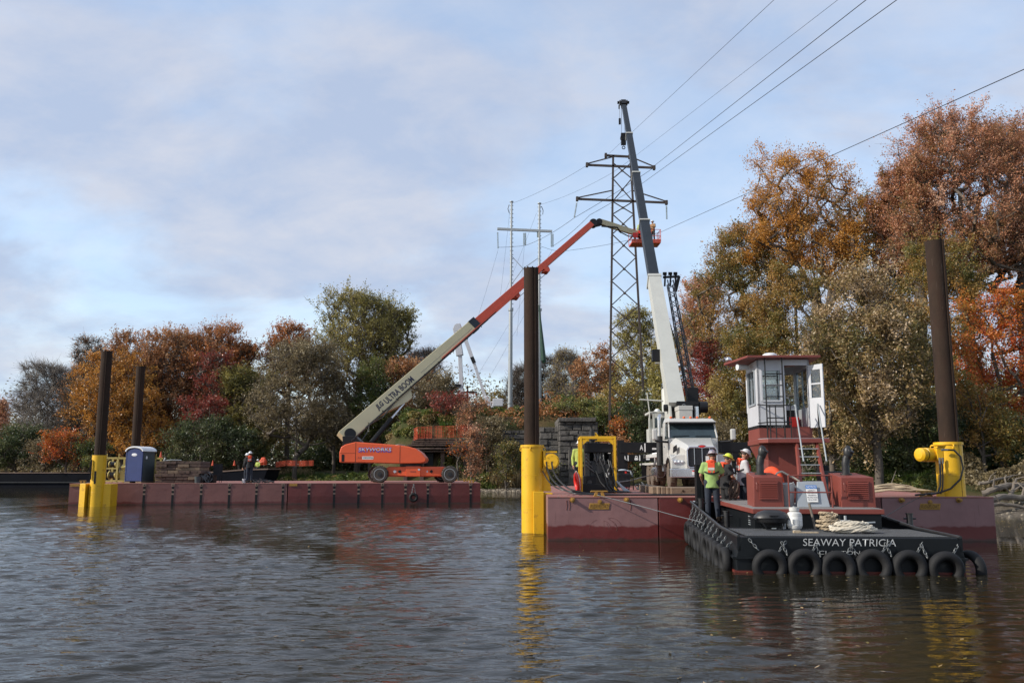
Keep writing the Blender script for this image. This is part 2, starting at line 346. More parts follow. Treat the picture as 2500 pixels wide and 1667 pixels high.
# ------------------------------------------------------------------ terrain and water
SH = np.array([(-600, 190), (-62, 107), (-30, 100), (-12, 90), (-1.9, 80), (3, 77), (10.8, 65), (16.5, 50), (19.2, 40), (22, 35.5), (32, 33), (60, 30), (600, 10)], float)
def shore_dist(x, y):
    d = np.full(x.shape, 1e9)
    for (ax, ay), (bx, by) in zip(SH[:-1], SH[1:]):
        t = np.clip(((x - ax) * (bx - ax) + (y - ay) * (by - ay)) / ((bx - ax) ** 2 + (by - ay) ** 2), 0, 1)
        d = np.minimum(d, np.hypot(x - ax - t * (bx - ax), y - ay - t * (by - ay)))
    return np.where(y > np.interp(x, SH[:, 0], SH[:, 1]), d, -d)
def wob(x, y, s, seed):
    r = np.random.default_rng(seed); o = np.zeros_like(x)
    for k in range(7):
        a = r.uniform(0, 6.28); f = s * r.uniform(.5, 1.8); o += np.sin((x * math.cos(a) + y * math.sin(a)) * f + r.uniform(0, 6.28)) / 7
    return o
def ground_z(x, y):
    x = np.asarray(x, float); y = np.asarray(y, float)
    d = shore_dist(x, y) + wob(x, y, .35, 3) * 1.2
    z = np.interp(d, [-8, -2, 0, 2.5, 5, 12, 40, 140], [-2, -.5, 0, .22, .75, 1.5, 2.4, 3.2]) + wob(x, y, .7, 5) * np.clip(d / 12, 0, .5)
    # old railway embankment behind the stone abutment
    ex = np.clip(1 - np.maximum(0, np.maximum(-10.5 - x, x - 15)) / 6, 0, 1); ey = np.clip((y - 85) / 6, 0, 1)
    e = ex * ey; e = e * e * (3 - 2 * e)
    return z * (1 - e) + (7.6 + wob(x, y, .6, 9) * .4) * e
def gz(x, y): return float(ground_z(np.array([x]), np.array([y]))[0])
def axis_coords(segs):
    out = []
    for a, b, st in segs: out += list(np.arange(a, b, st))
    return np.array(out + [segs[-1][1]])
def grid(xs, ys):
    X, Y = np.meshgrid(xs, ys); nx, ny = len(xs), len(ys)
    i = (np.arange(ny - 1)[:, None] * nx + np.arange(nx - 1)[None, :]).ravel()
    return X, Y, np.stack([i, i + 1, i + nx + 1, i + nx], 1)
def terrain_mat():
    m = bpy.data.materials.new('river_bank_soil'); m.use_nodes = True; n = m.node_tree; b = n.nodes['Principled BSDF']; b.inputs['Roughness'].default_value = .95
    b.inputs['Specular IOR Level'].default_value = .15
    ge = N(n, 'ShaderNodeNewGeometry'); sp = N(n, 'ShaderNodeSeparateXYZ'); L(n, ge.outputs['Position'], sp.inputs[0])
    n1 = N(n, 'ShaderNodeTexNoise', i_Scale=.35, i_Detail=10.0, i_Roughness=.7); L(n, ge.outputs['Position'], n1.inputs['Vector'])
    n2 = N(n, 'ShaderNodeTexNoise', i_Scale=5.0, i_Detail=8.0, i_Roughness=.75); L(n, ge.outputs['Position'], n2.inputs['Vector'])
    c1 = N(n, 'ShaderNodeValToRGB'); L(n, n1.outputs[0], c1.inputs[0]); e = c1.color_ramp.elements
    e[0].position = .38; e[0].color = (.035, .05, .015, 1); e[1].position = .62; e[1].color = (.10, .07, .035, 1)
    c2 = N(n, 'ShaderNodeValToRGB'); L(n, n2.outputs[0], c2.inputs[0]); e = c2.color_ramp.elements
    e[0].position = .35; e[0].color = (.06, .05, .038, 1); e[1].position = .68; e[1].color = (.24, .20, .155, 1)
    mr = N(n, 'ShaderNodeMapRange', interpolation_type='SMOOTHSTEP'); L(n, sp.outputs['Z'], mr.inputs[0]); mr.inputs[1].default_value = .18; mr.inputs[2].default_value = .75
    mx = N(n, 'ShaderNodeMixRGB'); L(n, mr.outputs[0], mx.inputs[0]); L(n, c2.outputs[0], mx.inputs[1]); L(n, c1.outputs[0], mx.inputs[2]); L(n, mx.outputs[0], b.inputs['Base Color'])
    bp = N(n, 'ShaderNodeBump', i_Distance=.15); L(n, n2.outputs[0], bp.inputs['Height']); L(n, bp.outputs[0], b.inputs['Normal'])
    return m
def make_ground():
    xs = axis_coords([(-900, -120, 30), (-120, -70, 5), (-70, 40, .7), (40, 120, 5), (120, 900, 30)])
    ys = axis_coords([(-10, 28, 6), (28, 140, .7), (140, 240, 6), (240, 1500, 60)])
    X, Y, Fq = grid(xs, ys); Z = ground_z(X, Y)
    o = npmesh('river_bank', np.stack([X.ravel(), Y.ravel(), Z.ravel()], 1), Fq, terrain_mat(), smooth=True); tag(o, kind='structure')
make_ground()
# --- water: real wave geometry close by, fine ripples by bump; sheltered water is calmer
SL = (G(190, 1232, 0), G(1130, 1410, 0))
def calm(x, y):
    c = np.ones_like(x)
    a, b = SL; ab = np.array([b.x - a.x, b.y - a.y]); L2 = ab @ ab
    t = ((x - a.x) * ab[0] + (y - a.y) * ab[1]) / L2
    d = np.abs((x - a.x) * ab[1] - (y - a.y) * ab[0]) / math.sqrt(L2)
    wd = np.interp(t, [-.1, .1, .6, 1.0, 1.25], [.2, 3.8, 1.5, .7, .3])
    s = np.exp(-(d / wd) ** 4) * np.clip((1.3 - t) * 3, 0, 1) * np.clip((t + .1) * 6, 0, 1)
    c = c * (1 - .52 * s)
    q = np.clip((x + wob(x, y, .5, 21) * 1.0 - (.9 + np.maximum(0, 18 - y) * .06)) / 2.6, 0, 1); q = q * q * (3 - 2 * q)     # lee of the barge and tug
    c = c * (1 - .70 * q * np.clip((30 - y) / 4, 0, 1))
    c = c * (1 + .22 * wob(x * .9, y * .5, .55, 31) + .16 * wob(x, y * .6, 1.6, 32))
    c = np.where((x > 13) & (y > 22), .12, c)
    nb = np.clip((y - 19.6) / 2.2, 0, 1) * ((x > .6) & (y < 26)); c = c * (1 - .85 * nb)                  # water against the near barge
    fb = np.clip((y - 44.5) / 2.5, 0, 1) * ((y < 52) & (x > -26) & (x < -1)); c = c * (1 - .72 * fb)
    c = np.where(y > 62, c * .5, c)
    return c
def water_mat():
    m = bpy.data.materials.new('river_water'); m.use_nodes = True; n = m.node_tree; b = n.nodes['Principled BSDF']
    b.inputs['Base Color'].default_value = (.016, .014, .008, 1); b.inputs['Roughness'].default_value = .03; b.inputs['IOR'].default_value = 1.333
    ge = N(n, 'ShaderNodeNewGeometry'); mp = N(n, 'ShaderNodeMapping'); mp.inputs['Scale'].default_value = (.8, 2.0, 1); mp.inputs['Rotation'].default_value = (0, 0, .12)
    L(n, ge.outputs['Position'], mp.inputs[0])
    at = N(n, 'ShaderNodeAttribute', attribute_name='calm')
    n1 = N(n, 'ShaderNodeTexNoise', i_Scale=8.5, i_Detail=3.0, i_Roughness=.55, i_Distortion=.5); L(n, mp.outputs[0], n1.inputs['Vector'])
    n2 = N(n, 'ShaderNodeTexNoise', i_Scale=3.2, i_Detail=2.0, i_Roughness=.5, i_Distortion=.4); L(n, mp.outputs[0], n2.inputs['Vector'])
    ad = N(n, 'ShaderNodeMath', operation='MULTIPLY_ADD', i_1=2.2); L(n, n2.outputs[0], ad.inputs[0]); L(n, n1.outputs[0], ad.inputs[2])
    mu = N(n, 'ShaderNodeMath', operation='MULTIPLY'); L(n, ad.outputs[0], mu.inputs[0]); L(n, at.outputs['Fac'], mu.inputs[1])
    bp = N(n, 'ShaderNodeBump', i_Distance=.0085, i_Strength=1.0); L(n, mu.outputs[0], bp.inputs['Height']); L(n, bp.outputs[0], b.inputs['Normal'])
    return m
def make_water():
    xs = axis_coords([(-900, -60, 60), (-60, -36, 2), (-36, -14, .2), (-14, 14, .08), (14, 26, .2), (26, 60, 2), (60, 900, 60)])
    ys = [-40, -10, 0, 2, 4]; y = 5.0
    while y < 64: ys.append(y); y += max(.045, .0022 * y ** 1.2)
    ys = np.array(ys + list(np.arange(y, 200, 8)) + [200, 400])
    X, Y, Fq = grid(xs, ys); c = calm(X, Y)
    r = np.random.default_rng(5); Z = np.zeros_like(X)
    for k in range(84):
        lam = float(np.exp(r.uniform(math.log(.16), math.log(.72)))); a = r.normal(1.68, .36); kx = 2 * math.pi / lam
        amp = .0036 * lam
        fade = np.clip(lam * 16 / np.maximum(4, Y * .25) , 0, 1)
        Z += amp * np.sin((X * math.cos(a) + Y * math.sin(a)) * kx + r.uniform(0, 6.28) + .8 * np.sin(X * .5 * r.uniform(.5, 1.5) + Y * .3 + k)) * fade
    edge = np.clip((60 - np.abs(X + 5)) / 20, 0, 1) * np.clip((75 - Y) / 15, 0, 1)
    Z = Z * c * edge - .0
    o = npmesh('river_water', np.stack([X.ravel(), Y.ravel(), Z.ravel()], 1), Fq, water_mat(), attr=[('calm', 'POINT', (c * .9).ravel())], smooth=True)
    tag(o, kind='structure')
make_water()

# ------------------------------------------------------------------ trees
def quads_from(cen, size, r, up=.35, asp=1.7):
    n = len(cen); d = r.normal(size=(n, 3)); d[:, 2] += up * 1.2; d /= np.linalg.norm(d, axis=1)[:, None] + 1e-9
    a = r.normal(size=(n, 3)); a -= (a * d).sum(1)[:, None] * d; a /= np.linalg.norm(a, axis=1)[:, None] + 1e-9; b = np.cross(d, a)
    s = size * r.uniform(.6, 1.35, n)[:, None]
    # slightly folded leaf: two tips and two sides raised
    V = np.stack([cen - a * s * .5 * asp, cen + b * s * .42 + d * s * .12, cen + a * s * .5 * asp, cen - b * s * .42 + d * s * .12], 1).reshape(-1, 3)
    return V, np.arange(n * 4).reshape(-1, 4)
class Twigs:
    def __init__(s): s.V = []; s.F = []; s.n = 0
    def add(s, p0, p1, r0, r1, k=4):
        # arrays (m,3), radii (m,)
        d = p1 - p0; ln = np.linalg.norm(d, axis=1)[:, None] + 1e-9; d = d / ln
        a = np.where(np.abs(d[:, 2:3]) < .9, np.array([[0, 0, 1.]]), np.array([[1., 0, 0]])); x = np.cross(d, a); x /= np.linalg.norm(x, axis=1)[:, None]; z = np.cross(x, d)
        m = len(p0); th = np.arange(k) * 2 * math.pi / k
        off = x[:, None, :] * np.cos(th)[None, :, None] + z[:, None, :] * np.sin(th)[None, :, None]
        V = np.concatenate([p0[:, None, :] + off * r0[:, None, None], p1[:, None, :] + off * r1[:, None, None]], 1).reshape(-1, 3)
        base = (np.arange(m) * 2 * k)[:, None] + s.n; j = np.arange(k)
        Fq = np.stack([base + j, base + (j + 1) % k, base + k + (j + 1) % k, base + k + j], 2).reshape(-1, 4)
        s.V.append(V); s.F.append(Fq); s.n += len(V)
def grow(centres, trunk_top, h0, rr, r, tr):
    """connect every clump centre to the nearest node already joined to the trunk; radii by how much each node carries"""
    nodes = [np.array([0, 0, -.4]), np.array([r.normal(0, .05), 0, h0 * .5]), np.array([trunk_top[0] * .4, trunk_top[1] * .4, h0])]; par = [-1, 0, 1]
    k = 4
    for i in range(1, k + 1):
        t = i / k; nodes.append(np.array([trunk_top[0] * (.4 + .6 * t) + r.normal(0, .12), trunk_top[1] * (.4 + .6 * t) + r.normal(0, .12), h0 + (trunk_top[2] - h0) * t])); par.append(len(nodes) - 2)
    B = np.empty((len(centres) * 3 + 10, 3)); m_ = len(nodes); B[:m_] = nodes
    order = np.argsort(np.linalg.norm((centres - np.array([0, 0, h0])) * [1, 1, .8], axis=1))
    for ci in order:
        c = centres[ci]; A = B[:m_]; d = A - c; dist = np.sqrt((d * d).sum(1)) + np.where(d[:, 2] > -.15, 2.5, 0) + np.where(A[:, 2] < h0 * .8, 50, 0)
        j = int(np.argmin(dist)); q = A[j].copy(); sp = np.linalg.norm(c - q)
        ns = 1 if sp < 1.0 else (2 if sp < 2.6 else 3); prev = j
        for t in range(1, ns + 1):
            f = t / ns; m = q + (c - q) * f
            if t < ns: m = m + r.normal(0, .09 * sp, 3) + np.array([0, 0, -.10 * sp * math.sin(math.pi * f)])
            B[m_] = m; par.append(prev); prev = m_; m_ += 1
    A = B[:m_].copy(); nodes = A
    n = len(nodes); wgt = np.ones(n); par = np.array(par)
    for i in range(n - 1, 0, -1): wgt[par[i]] += wgt[i]
    rad = rr * (wgt / wgt[1]) ** .46; rad = np.maximum(rad, .012)
    i = np.arange(1, n); i = i[wgt[1:] > 0]
    tr.add(A[par[i]], A[i], np.minimum(rad[par[i]], rad[i] * 1.5), rad[i], 6)
    return A
def crown_points(r, n, W, Hc, z0, lobes, flat=.0, shell=.35):
    """clump centres in an irregular crown made of several lobes"""
    L_ = []
    for k in range(lobes):
        a = r.uniform(0, 6.28); q = math.sqrt(r.uniform(.05, 1)) * .72; zz = r.uniform(.12, .92)
        env = math.sin(math.pi * min(1, (zz * .82 + .16))) ** .6
        L_.append((math.cos(a) * q * W * env, math.sin(a) * q * W * env, z0 + zz * Hc, W * r.uniform(.36, .56), Hc * r.uniform(.15, .26)))
    L_.append((0, 0, z0 + Hc * .48, W * .80, Hc * .46)); L_.append((0, 0, z0 + Hc * .48, W * .80, Hc * .46)); L_.append((r.normal(0, .1) * W, 0, z0 + Hc * .80, W * .40, Hc * .2))
    L_ = np.array(L_); vol = L_[:, 3] ** 2 * L_[:, 4]; pick = r.choice(len(L_), n, p=vol ** .72 / (vol ** .72).sum())
    d = r.normal(size=(n, 3)); d /= np.linalg.norm(d, axis=1)[:, None]; rad = r.uniform(shell, 1, n) ** .5
    B = L_[pick]; p = B[:, :3] + d * rad[:, None] * np.stack([B[:, 3], B[:, 3], B[:, 4]], 1)
    p[:, 2] = np.minimum(p[:, 2], z0 + Hc - r.uniform(0, .06, n) * Hc)
    return p
def tree(name, label, cat, u, vt, D, wpx, pal, vb=None, seed=0, dens=1.0, lobes=9, spike=0.0, leaf=None, bark='bark', bare=0, trunk=None, clump=1.0, group=None, twig=1.0, barkcol=None, skew=0):
    r = np.random.default_rng(seed + 100); X = P(u, 1100, D).x; zg = gz(X, D) - .1
    top = P(u, vt, D).z - zg; W = wpx / F * D * 1.02; h0 = (top * .22 if trunk is None else top * trunk); z0 = top * .16 if vb is None else max(.2, P(u, vb, D).z - zg)
    Hc = top - z0
    root = thing(name, (X, D, zg), 0, label, cat, group)
    area = math.pi * W * Hc * .5; n = int(np.clip(area * 3.6 / clump, 60, 1000)); rr_ = .62 + W * .065
    cen = crown_points(r, n, W, Hc, z0, lobes); cen[:, 2] = np.minimum(cen[:, 2], z0 + Hc - rr_ * (1.0 + .35 * spike) - r.uniform(0, .5, n)); cen[:, 0] += skew * (cen[:, 2] / top)
    tr = Twigs(); tt = np.array([skew * .6, 0, top * .78])
    grow(cen, tt, h0, max(.09, top * .017), r, tr)
    # fine twigs
    nt_ = int((6 if not bare else 22) * twig); tw0 = np.repeat(cen, nt_, 0)
    dirs = r.normal(size=tw0.shape); dirs[:, 2] += .55 + 1.3 * spike; out = tw0 * [1, 1, .0]; out /= np.linalg.norm(out, axis=1)[:, None] + .5; dirs += out * .7
    dirs /= np.linalg.norm(dirs, axis=1)[:, None]; ln = r.uniform(.5, 1.35, len(tw0)) * rr_ * (1.15 if bare else 1.0 + .45 * spike)
    mid = tw0 + dirs * ln[:, None] * .5 + r.normal(0, .06, tw0.shape); end = mid + (dirs + r.normal(0, .28, tw0.shape) + [0, 0, .1]) * ln[:, None] * .5
    rt = max(.010, D * .00019)
    tr.add(tw0, mid, np.full(len(tw0), rt), np.full(len(tw0), rt * .75), 3); tr.add(mid, end, np.full(len(tw0), rt * .75), np.full(len(tw0), rt * .4), 3)
    if bare:
        e2 = np.repeat(mid, 2, 0); d2 = np.repeat(dirs, 2, 0) + r.normal(0, .6, e2.shape); tr.add(e2, e2 + d2 * np.repeat(ln, 2)[:, None] * .42, np.full(len(e2), rt * .55), np.full(len(e2), rt * .35), 3)
    npmesh('trunk', np.concatenate(tr.V), np.concatenate(tr.F), M[barkcol or bark], root, smooth=True)
    if pal:
        s = leaf or max(.085, D * .00135)
        nl = int(area * 3.7 * dens / (s * s * .6)); wk = np.repeat(r.gamma(2.4, 1, len(cen)), nt_) * r.gamma(2.0, 1, len(tw0)); k = r.choice(len(tw0), nl, p=wk / wk.sum()); t = r.uniform(.1, 1.25, nl)[:, None]
        base = tw0[k] + (end[k] - tw0[k]) * t + r.normal(0, (.15 if spike else .22) * clump * (.6 + .05 * W), (nl, 3))
        V, Fq = quads_from(base, s, r)
        cn = (np.sin(cen[:, 0] * 1.1 + seed) + np.sin(cen[:, 2] * .9 + seed * 2) + np.sin(cen[:, 1] * 1.3)) / 6
        cv = r.normal(.54, .19, len(cen)) + cn
        rv = np.clip(cv[k // nt_] * .75 + r.normal(.12, .17, nl), 0, 1)
        npmesh('crown', V, Fq, LF[pal], root, attr=[('rnd', 'FACE', rv)])
    return root
def shrub_mass(name, label, pts, pal, seed, s=.16, n=9000, rw=1.4, rh=1.6, cat='undergrowth', kind='stuff', stems=True):
    """low brush over a list of ground points (x, y, half width, height)"""
    r = np.random.default_rng(seed); cs = []; hs = []
    for (x, y, hw, h) in pts:
        k = max(3, int(hw * h * 1.3))
        for _ in range(k):
            a = r.uniform(0, 6.28); q = math.sqrt(r.uniform(0, 1)) * hw; px_, py_ = x + math.cos(a) * q, y + math.sin(a) * q * .7
            hh = h * (1 - .55 * (q / hw) ** 2) * r.uniform(.55, 1.1); cs.append((px_, py_, gz(px_, py_), hh)); 
    cs = np.array(cs); wgt = cs[:, 3] / cs[:, 3].sum(); k = r.choice(len(cs), n, p=wgt)
    t = r.uniform(0, 1, n) ** .75; ph = r.uniform(0, 6.28, n); rad = (np.sin(math.pi * np.clip(t * .8 + .18, 0, 1)) ** .7) * rw * np.sqrt(r.uniform(0, 1, n)) * (.35 + .2 * cs[k, 3])
    c = np.stack([cs[k, 0] + np.cos(ph) * rad, cs[k, 1] + np.sin(ph) * rad, cs[k, 2] + t * cs[k, 3]], 1)
    V, Fq = quads_from(c, s, r); cv = r.normal(.5, .2, len(cs)); rv = np.clip(cv[k] * .7 + r.normal(.15, .17, n), 0, 1)
    o = npmesh(name, V, Fq, LF[pal], None, attr=[('rnd', 'FACE', rv)]); tag(o, label, cat, kind=kind)
    return o

# trees on the far bank, from the left edge of the view to the tower
T = tree
T('maple_tree', 'small dull red tree cut by the left edge of the photo, beyond the black barge', 'tree', -22, 968, 118, 46, 'redpink', seed=1)
T('bare_tree', 'leafless grey tree with drooping twigs, leftmost above the dark green bushes', 'tree', 110, 880, 116, 82, None, seed=2, bare=1, barkcol='barkpale')
T('bare_tree', 'thin half bare tree with a few orange leaves just left of the tallest orange crowns', 'tree', 205, 812, 112, 62, 'orangebrown', seed=3, dens=.22, bare=1)
T('maple_tree', 'broad orange tree standing behind the two spud piles of the far barge', 'tree', 262, 850, 104, 105, 'maple', seed=4, dens=.8, vb=1085)
T('maple_tree', 'brownish orange tree with upswept twigs, behind and above the piles', 'tree', 300, 802, 112, 85, 'orangebrown', seed=5, dens=.75, spike=.8)
T('maple_tree', 'tall orange brown tree just right of the second far pile', 'tree', 408, 800, 110, 92, 'orangebrown', seed=6, dens=.8, spike=.8)
T('maple_tree', 'tallest orange tree of the left woods, with a rusty upswept crown', 'tree', 520, 783, 112, 96, 'orange', seed=7, dens=.95, spike=1.0)
T('maple_tree', 'crimson tree in front of the orange brown crowns above the stacked timbers', 'tree', 512, 850, 105, 50, 'crimson', seed=8, dens=.45, vb=990)
T('maple_tree', 'low crimson branch mass just above the dark green bush behind the stacked timbers', 'tree', 497, 965, 101, 62, 'crimson', seed=9, dens=.9, vb=1040)
T('maple_tree', 'ochre brown tree in shade behind the workers on the far barge', 'tree', 585, 880, 106, 62, 'olive', seed=10, vb=1110)
T('evergreen_bush', 'wide dark green bush behind the timber stack on the far barge', 'bush', 485, 1015, 99, 108, 'darkgreen', seed=11, dens=1.2, vb=1145, trunk=.1)
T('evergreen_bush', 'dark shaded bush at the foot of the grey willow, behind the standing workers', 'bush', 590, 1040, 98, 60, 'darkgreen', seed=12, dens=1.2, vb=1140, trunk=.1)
T('willow_tree', 'large grey brown willow with a forked trunk left of the boom lift', 'tree', 722, 830, 99, 128, 'greybrown', seed=13, dens=.85, lobes=11, twig=1.6, vb=1080, trunk=.2)
T('maple_tree', 'rusty orange tree peeping above the grey brown willow', 'tree', 700, 782, 116, 72, 'orange', seed=14, dens=1.0, spike=1.0, vb=960)
T('ash_tree', 'tallest olive gold tree of the left woods, broad with ragged right side', 'tree', 872, 712, 113, 122, 'olive', seed=15, dens=.85, lobes=14, spike=.9, vb=960)
T('ash_tree', 'right shoulder of the olive gold grove, with drooping dark leaves', 'tree', 958, 742, 117, 62, 'olive', seed=16, dens=.85, spike=.5, vb=930)
T('young_tree', 'green and yellow tree right of the willow, above the cab of the boom lift', 'tree', 905, 872, 103, 74, 'midgreen', seed=17, dens=1.0, vb=1090)
T('young_tree', 'brown leaved tree whose crown is crossed by the cream boom', 'tree', 985, 868, 104, 70, 'orangebrown', seed=18, dens=.9, vb=1070)
T('bare_tree', 'nearly bare pale tree rising behind the cream boom', 'tree', 1025, 845, 114, 50, 'orangebrown', seed=19, dens=.15, bare=1, barkcol='barkpale', vb=960)
T('young_tree', 'olive brown tree between the boom lift and the white crane, its top over the boom', 'tree', 1062, 900, 100, 66, 'greybrown', seed=20, dens=1.0, vb=1080)
T('young_tree', 'orange and green bush by the shore behind the near left pile', 'bush', 165, 1042, 100, 70, 'fire', seed=21, dens=.55, vb=1145, trunk=.08)
T('young_tree', 'dark green bush at the far left beyond the black barge', 'bush', 45, 1030, 104, 88, 'darkgreen', seed=22, dens=1.1, vb=1150, trunk=.08)
T('young_tree', 'olive bush between the dark left bush and the orange shore bush', 'bush', 110, 1068, 101, 48, 'greybrown', seed=23, dens=1.0, vb=1150, trunk=.08)
T('young_tree', 'yellow green bush at the waterside below the left orange trees', 'bush', 222, 1072, 99, 44, 'midgreen', seed=24, dens=1.0, vb=1150, trunk=.08)
T('young_tree', 'dark olive tree hidden low between the willow and the green tree', 'tree', 815, 900, 104, 66, 'greybrown', seed=25, vb=1100)
T('young_tree', 'shaded olive tree in the gap between the crimson tree and the willow', 'tree', 640, 900, 108, 60, 'olive', seed=26, vb=1100)
T('maple_tree', 'dull orange tree filling the gap between the two leftmost orange crowns', 'tree', 355, 838, 108, 70, 'orangebrown', seed=27, spike=.8, vb=1090)
T('maple_tree', 'brown orange tree just left of the tallest orange crown', 'tree', 462, 808, 114, 66, 'orangebrown', seed=28, spike=1.0, vb=1000)
T('maple_tree', 'russet tree sloping down right of the tallest orange crown', 'tree', 590, 838, 112, 52, 'orange', seed=29, spike=1.0, vb=1040)
T('maple_tree', 'faded orange tree low behind the portable toilet', 'tree', 330, 940, 102, 80, 'maple', seed=39, vb=1120, dens=.8)
# behind the embankment and the tower
T('maple_tree', 'round golden brown tree between the white crane arms and the steel pole', 'tree', 1208, 945, 135, 40, 'gold', seed=30, dens=.9)
T('bare_tree', 'bare tree just left of the big pile above the stone wall', 'tree', 1278, 880, 128, 52, None, seed=31, bare=1)
T('bare_tree', 'bare tree just right of the big pile with thin grey twigs', 'tree', 1345, 865, 128, 50, None, seed=32, bare=1)
T('birch_tree', 'sparse yellow leaved tree with pale limbs left of the lattice tower', 'tree', 1392, 850, 124, 60, 'gold', seed=33, dens=.3, bare=1, barkcol='barkpale')
T('oak_tree', 'pinkish brown leafy tree directly behind the lattice tower', 'tree', 1462, 838, 118, 66, 'orangebrown', seed=34, dens=.85)
T('oak_tree', 'dark olive tree between the tower and the white crane boom', 'tree', 1565, 752, 106, 74, 'olive', seed=35, dens=.75, vb=1000, lobes=11)
T('oak_tree', 'olive brown tree filling the gap right behind the crane boom', 'tree', 1650, 800, 100, 70, 'olive', seed=36, dens=.9, vb=1050)
T('maple_tree', 'golden bush tree low behind the tower leg and operator cab', 'tree', 1520, 930, 104, 62, 'gold', seed=37, dens=.9)
T('maple_tree', 'small orange tree growing by the foot of the lattice tower', 'tree', 1520, 1010, 82, 26, 'fire', seed=38, dens=.8, vb=1080, trunk=.1)
# the tall right hand wood
T('maple_tree', 'crimson tree at the left edge of the tall right hand wood', 'tree', 1728, 672, 84, 74, 'redpink', seed=40, dens=.8, spike=1.0, lobes=10, vb=930)
T('maple_tree', 'red and green tree below the crimson crown, right of the crane boom', 'tree', 1735, 830, 74, 74, 'crimson', seed=41, dens=.7, vb=1060)
T('maple_tree', 'green to orange tree rising in a rounded shoulder left of the tallest crown', 'tree', 1825, 545, 76, 140, 'oliveorange', seed=42, dens=.95, lobes=13, vb=900)
T('maple_tree', 'tallest orange maple with an open crown and visible dark trunk', 'tree', 2010, 357, 70, 158, 'maple', seed=43, dens=.85, lobes=13, vb=700, trunk=.32, clump=1.1)
T('maple_tree', 'gold and green tree behind the wheelhouse roof', 'tree', 1850, 780, 66, 110, 'oliveorange', seed=44, dens=1.0, vb=1130)
T('maple_tree', 'yellow green lower crown between the truck and the wheelhouse', 'tree', 1770, 905, 66, 62, 'gold', seed=45, dens=1.0, vb=1120)
T('silver_maple_tree', 'broad pale tan tree with silvery leaves right of the wheelhouse', 'tree', 2140, 622, 50, 172, 'tan', seed=46, dens=1.05, lobes=16, vb=1105, leaf=.105)
T('silver_maple_tree', 'pale tan lower branches hanging behind the right engine box', 'tree', 2030, 800, 52, 105, 'tan', seed=47, dens=1.0, lobes=9, vb=1120, leaf=.105)
T('oak_tree', 'tall pinkish red tree with bare twigs at its top right', 'tree', 2392, 285, 64, 188, 'redpink', seed=48, dens=.95, lobes=16, vb=700, spike=.4, twig=1.4)
T('oak_tree', 'second pinkish red tree cut by the right edge of the photo', 'tree', 2520, 292, 66, 140, 'redpink', seed=49, dens=1.0, lobes=11, vb=700, twig=1.4)
T('oak_tree', 'olive and rust tree filling the middle between the orange maple and the pinkish oak', 'tree', 2180, 470, 74, 120, 'oliveorange', seed=50, dens=.9, lobes=12, vb=780)
T('oak_tree', 'rusty pink tree stepping down left of the tall pinkish red tree', 'tree', 2268, 395, 66, 108, 'redpink', seed=57, dens=.95, lobes=11, vb=720, spike=.3)
T('maple_tree', 'fiery orange red maple behind the right pile at the right edge', 'tree', 2445, 700, 53, 125, 'fire', seed=51, dens=.85, lobes=12, vb=1010, leaf=.10)
T('oak_tree', 'green and rust crown between the pale tan tree and the fiery maple', 'tree', 2320, 560, 60, 120, 'oliveorange', seed=52, dens=.9, lobes=11, vb=1040)
T('maple_tree', 'gold green low branches beside the right yellow sleeve', 'tree', 2400, 900, 50, 90, 'oliveorange', seed=53, dens=.8, vb=1110)
T('maple_tree', 'rusty olive tree low behind the orange maple trunk', 'tree', 1960, 640, 64, 100, 'oliveorange', seed=54, dens=.8, vb=980)
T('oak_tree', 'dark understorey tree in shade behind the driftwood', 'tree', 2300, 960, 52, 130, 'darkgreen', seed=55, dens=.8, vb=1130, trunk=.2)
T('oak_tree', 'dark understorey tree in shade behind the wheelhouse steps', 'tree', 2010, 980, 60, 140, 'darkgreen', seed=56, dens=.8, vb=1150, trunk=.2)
T('sumac_bush', 'red and green sumac bush behind the orange safety mesh', 'bush', 1100, 950, 90, 52, 'crimson', seed=60, dens=.7, trunk=.1)
T('sumac_bush', 'tall reddish twiggy bush in front of the white crane body', 'bush', 1155, 965, 88, 40, 'redpink', seed=61, dens=.35, twig=2, trunk=.1)
T('sumac_bush', 'reddish twiggy sumac hiding the right end of the orange safety mesh', 'bush', 1152, 1030, 82, 26, 'redpink', seed=70, dens=.5, twig=1.6, trunk=.1)
T('sumac_bush', 'bright red sumac at the foot of the timber crib', 'bush', 1120, 1075, 80, 26, 'fire', seed=62, dens=.4, trunk=.1, vb=1110)
T('young_tree', 'dark shrub on the slope right of the timber crib', 'bush', 1190, 1010, 86, 52, 'greybrown', seed=63, dens=.9, trunk=.08)
T('young_tree', 'green bush on top of the stone wall right of the big pile', 'bush', 1405, 965, 90, 80, 'midgreen', seed=64, dens=1.0, trunk=.08)
T('young_tree', 'olive bush on the embankment in front of the tower', 'bush', 1475, 985, 88, 62, 'midgreen', seed=65, dens=.9, trunk=.08)
T('young_tree', 'dark green bush behind the crane operator cab', 'bush', 1570, 960, 82, 62, 'darkgreen', seed=66, dens=1.0, trunk=.08)
T('young_tree', 'green shrub growing against the lower grey stone wall', 'bush', 1335, 1105, 79.5, 26, 'midgreen', seed=73, dens=.9, trunk=.08)
T('young_tree', 'brown and orange shrub at the foot of the stone wall left of the big pile', 'bush', 1235, 1068, 80, 30, 'oliveorange', seed=67, dens=.8, trunk=.08)
T('young_tree', 'rust brown bush between the tower base and the truck', 'bush', 1500, 1060, 76, 52, 'orangebrown', seed=68, dens=.7, trunk=.08)
T('young_tree', 'dark brush behind the truck hood and the standing workers', 'bush', 1760, 1010, 60, 70, 'greybrown', seed=69, dens=.8, trunk=.08)
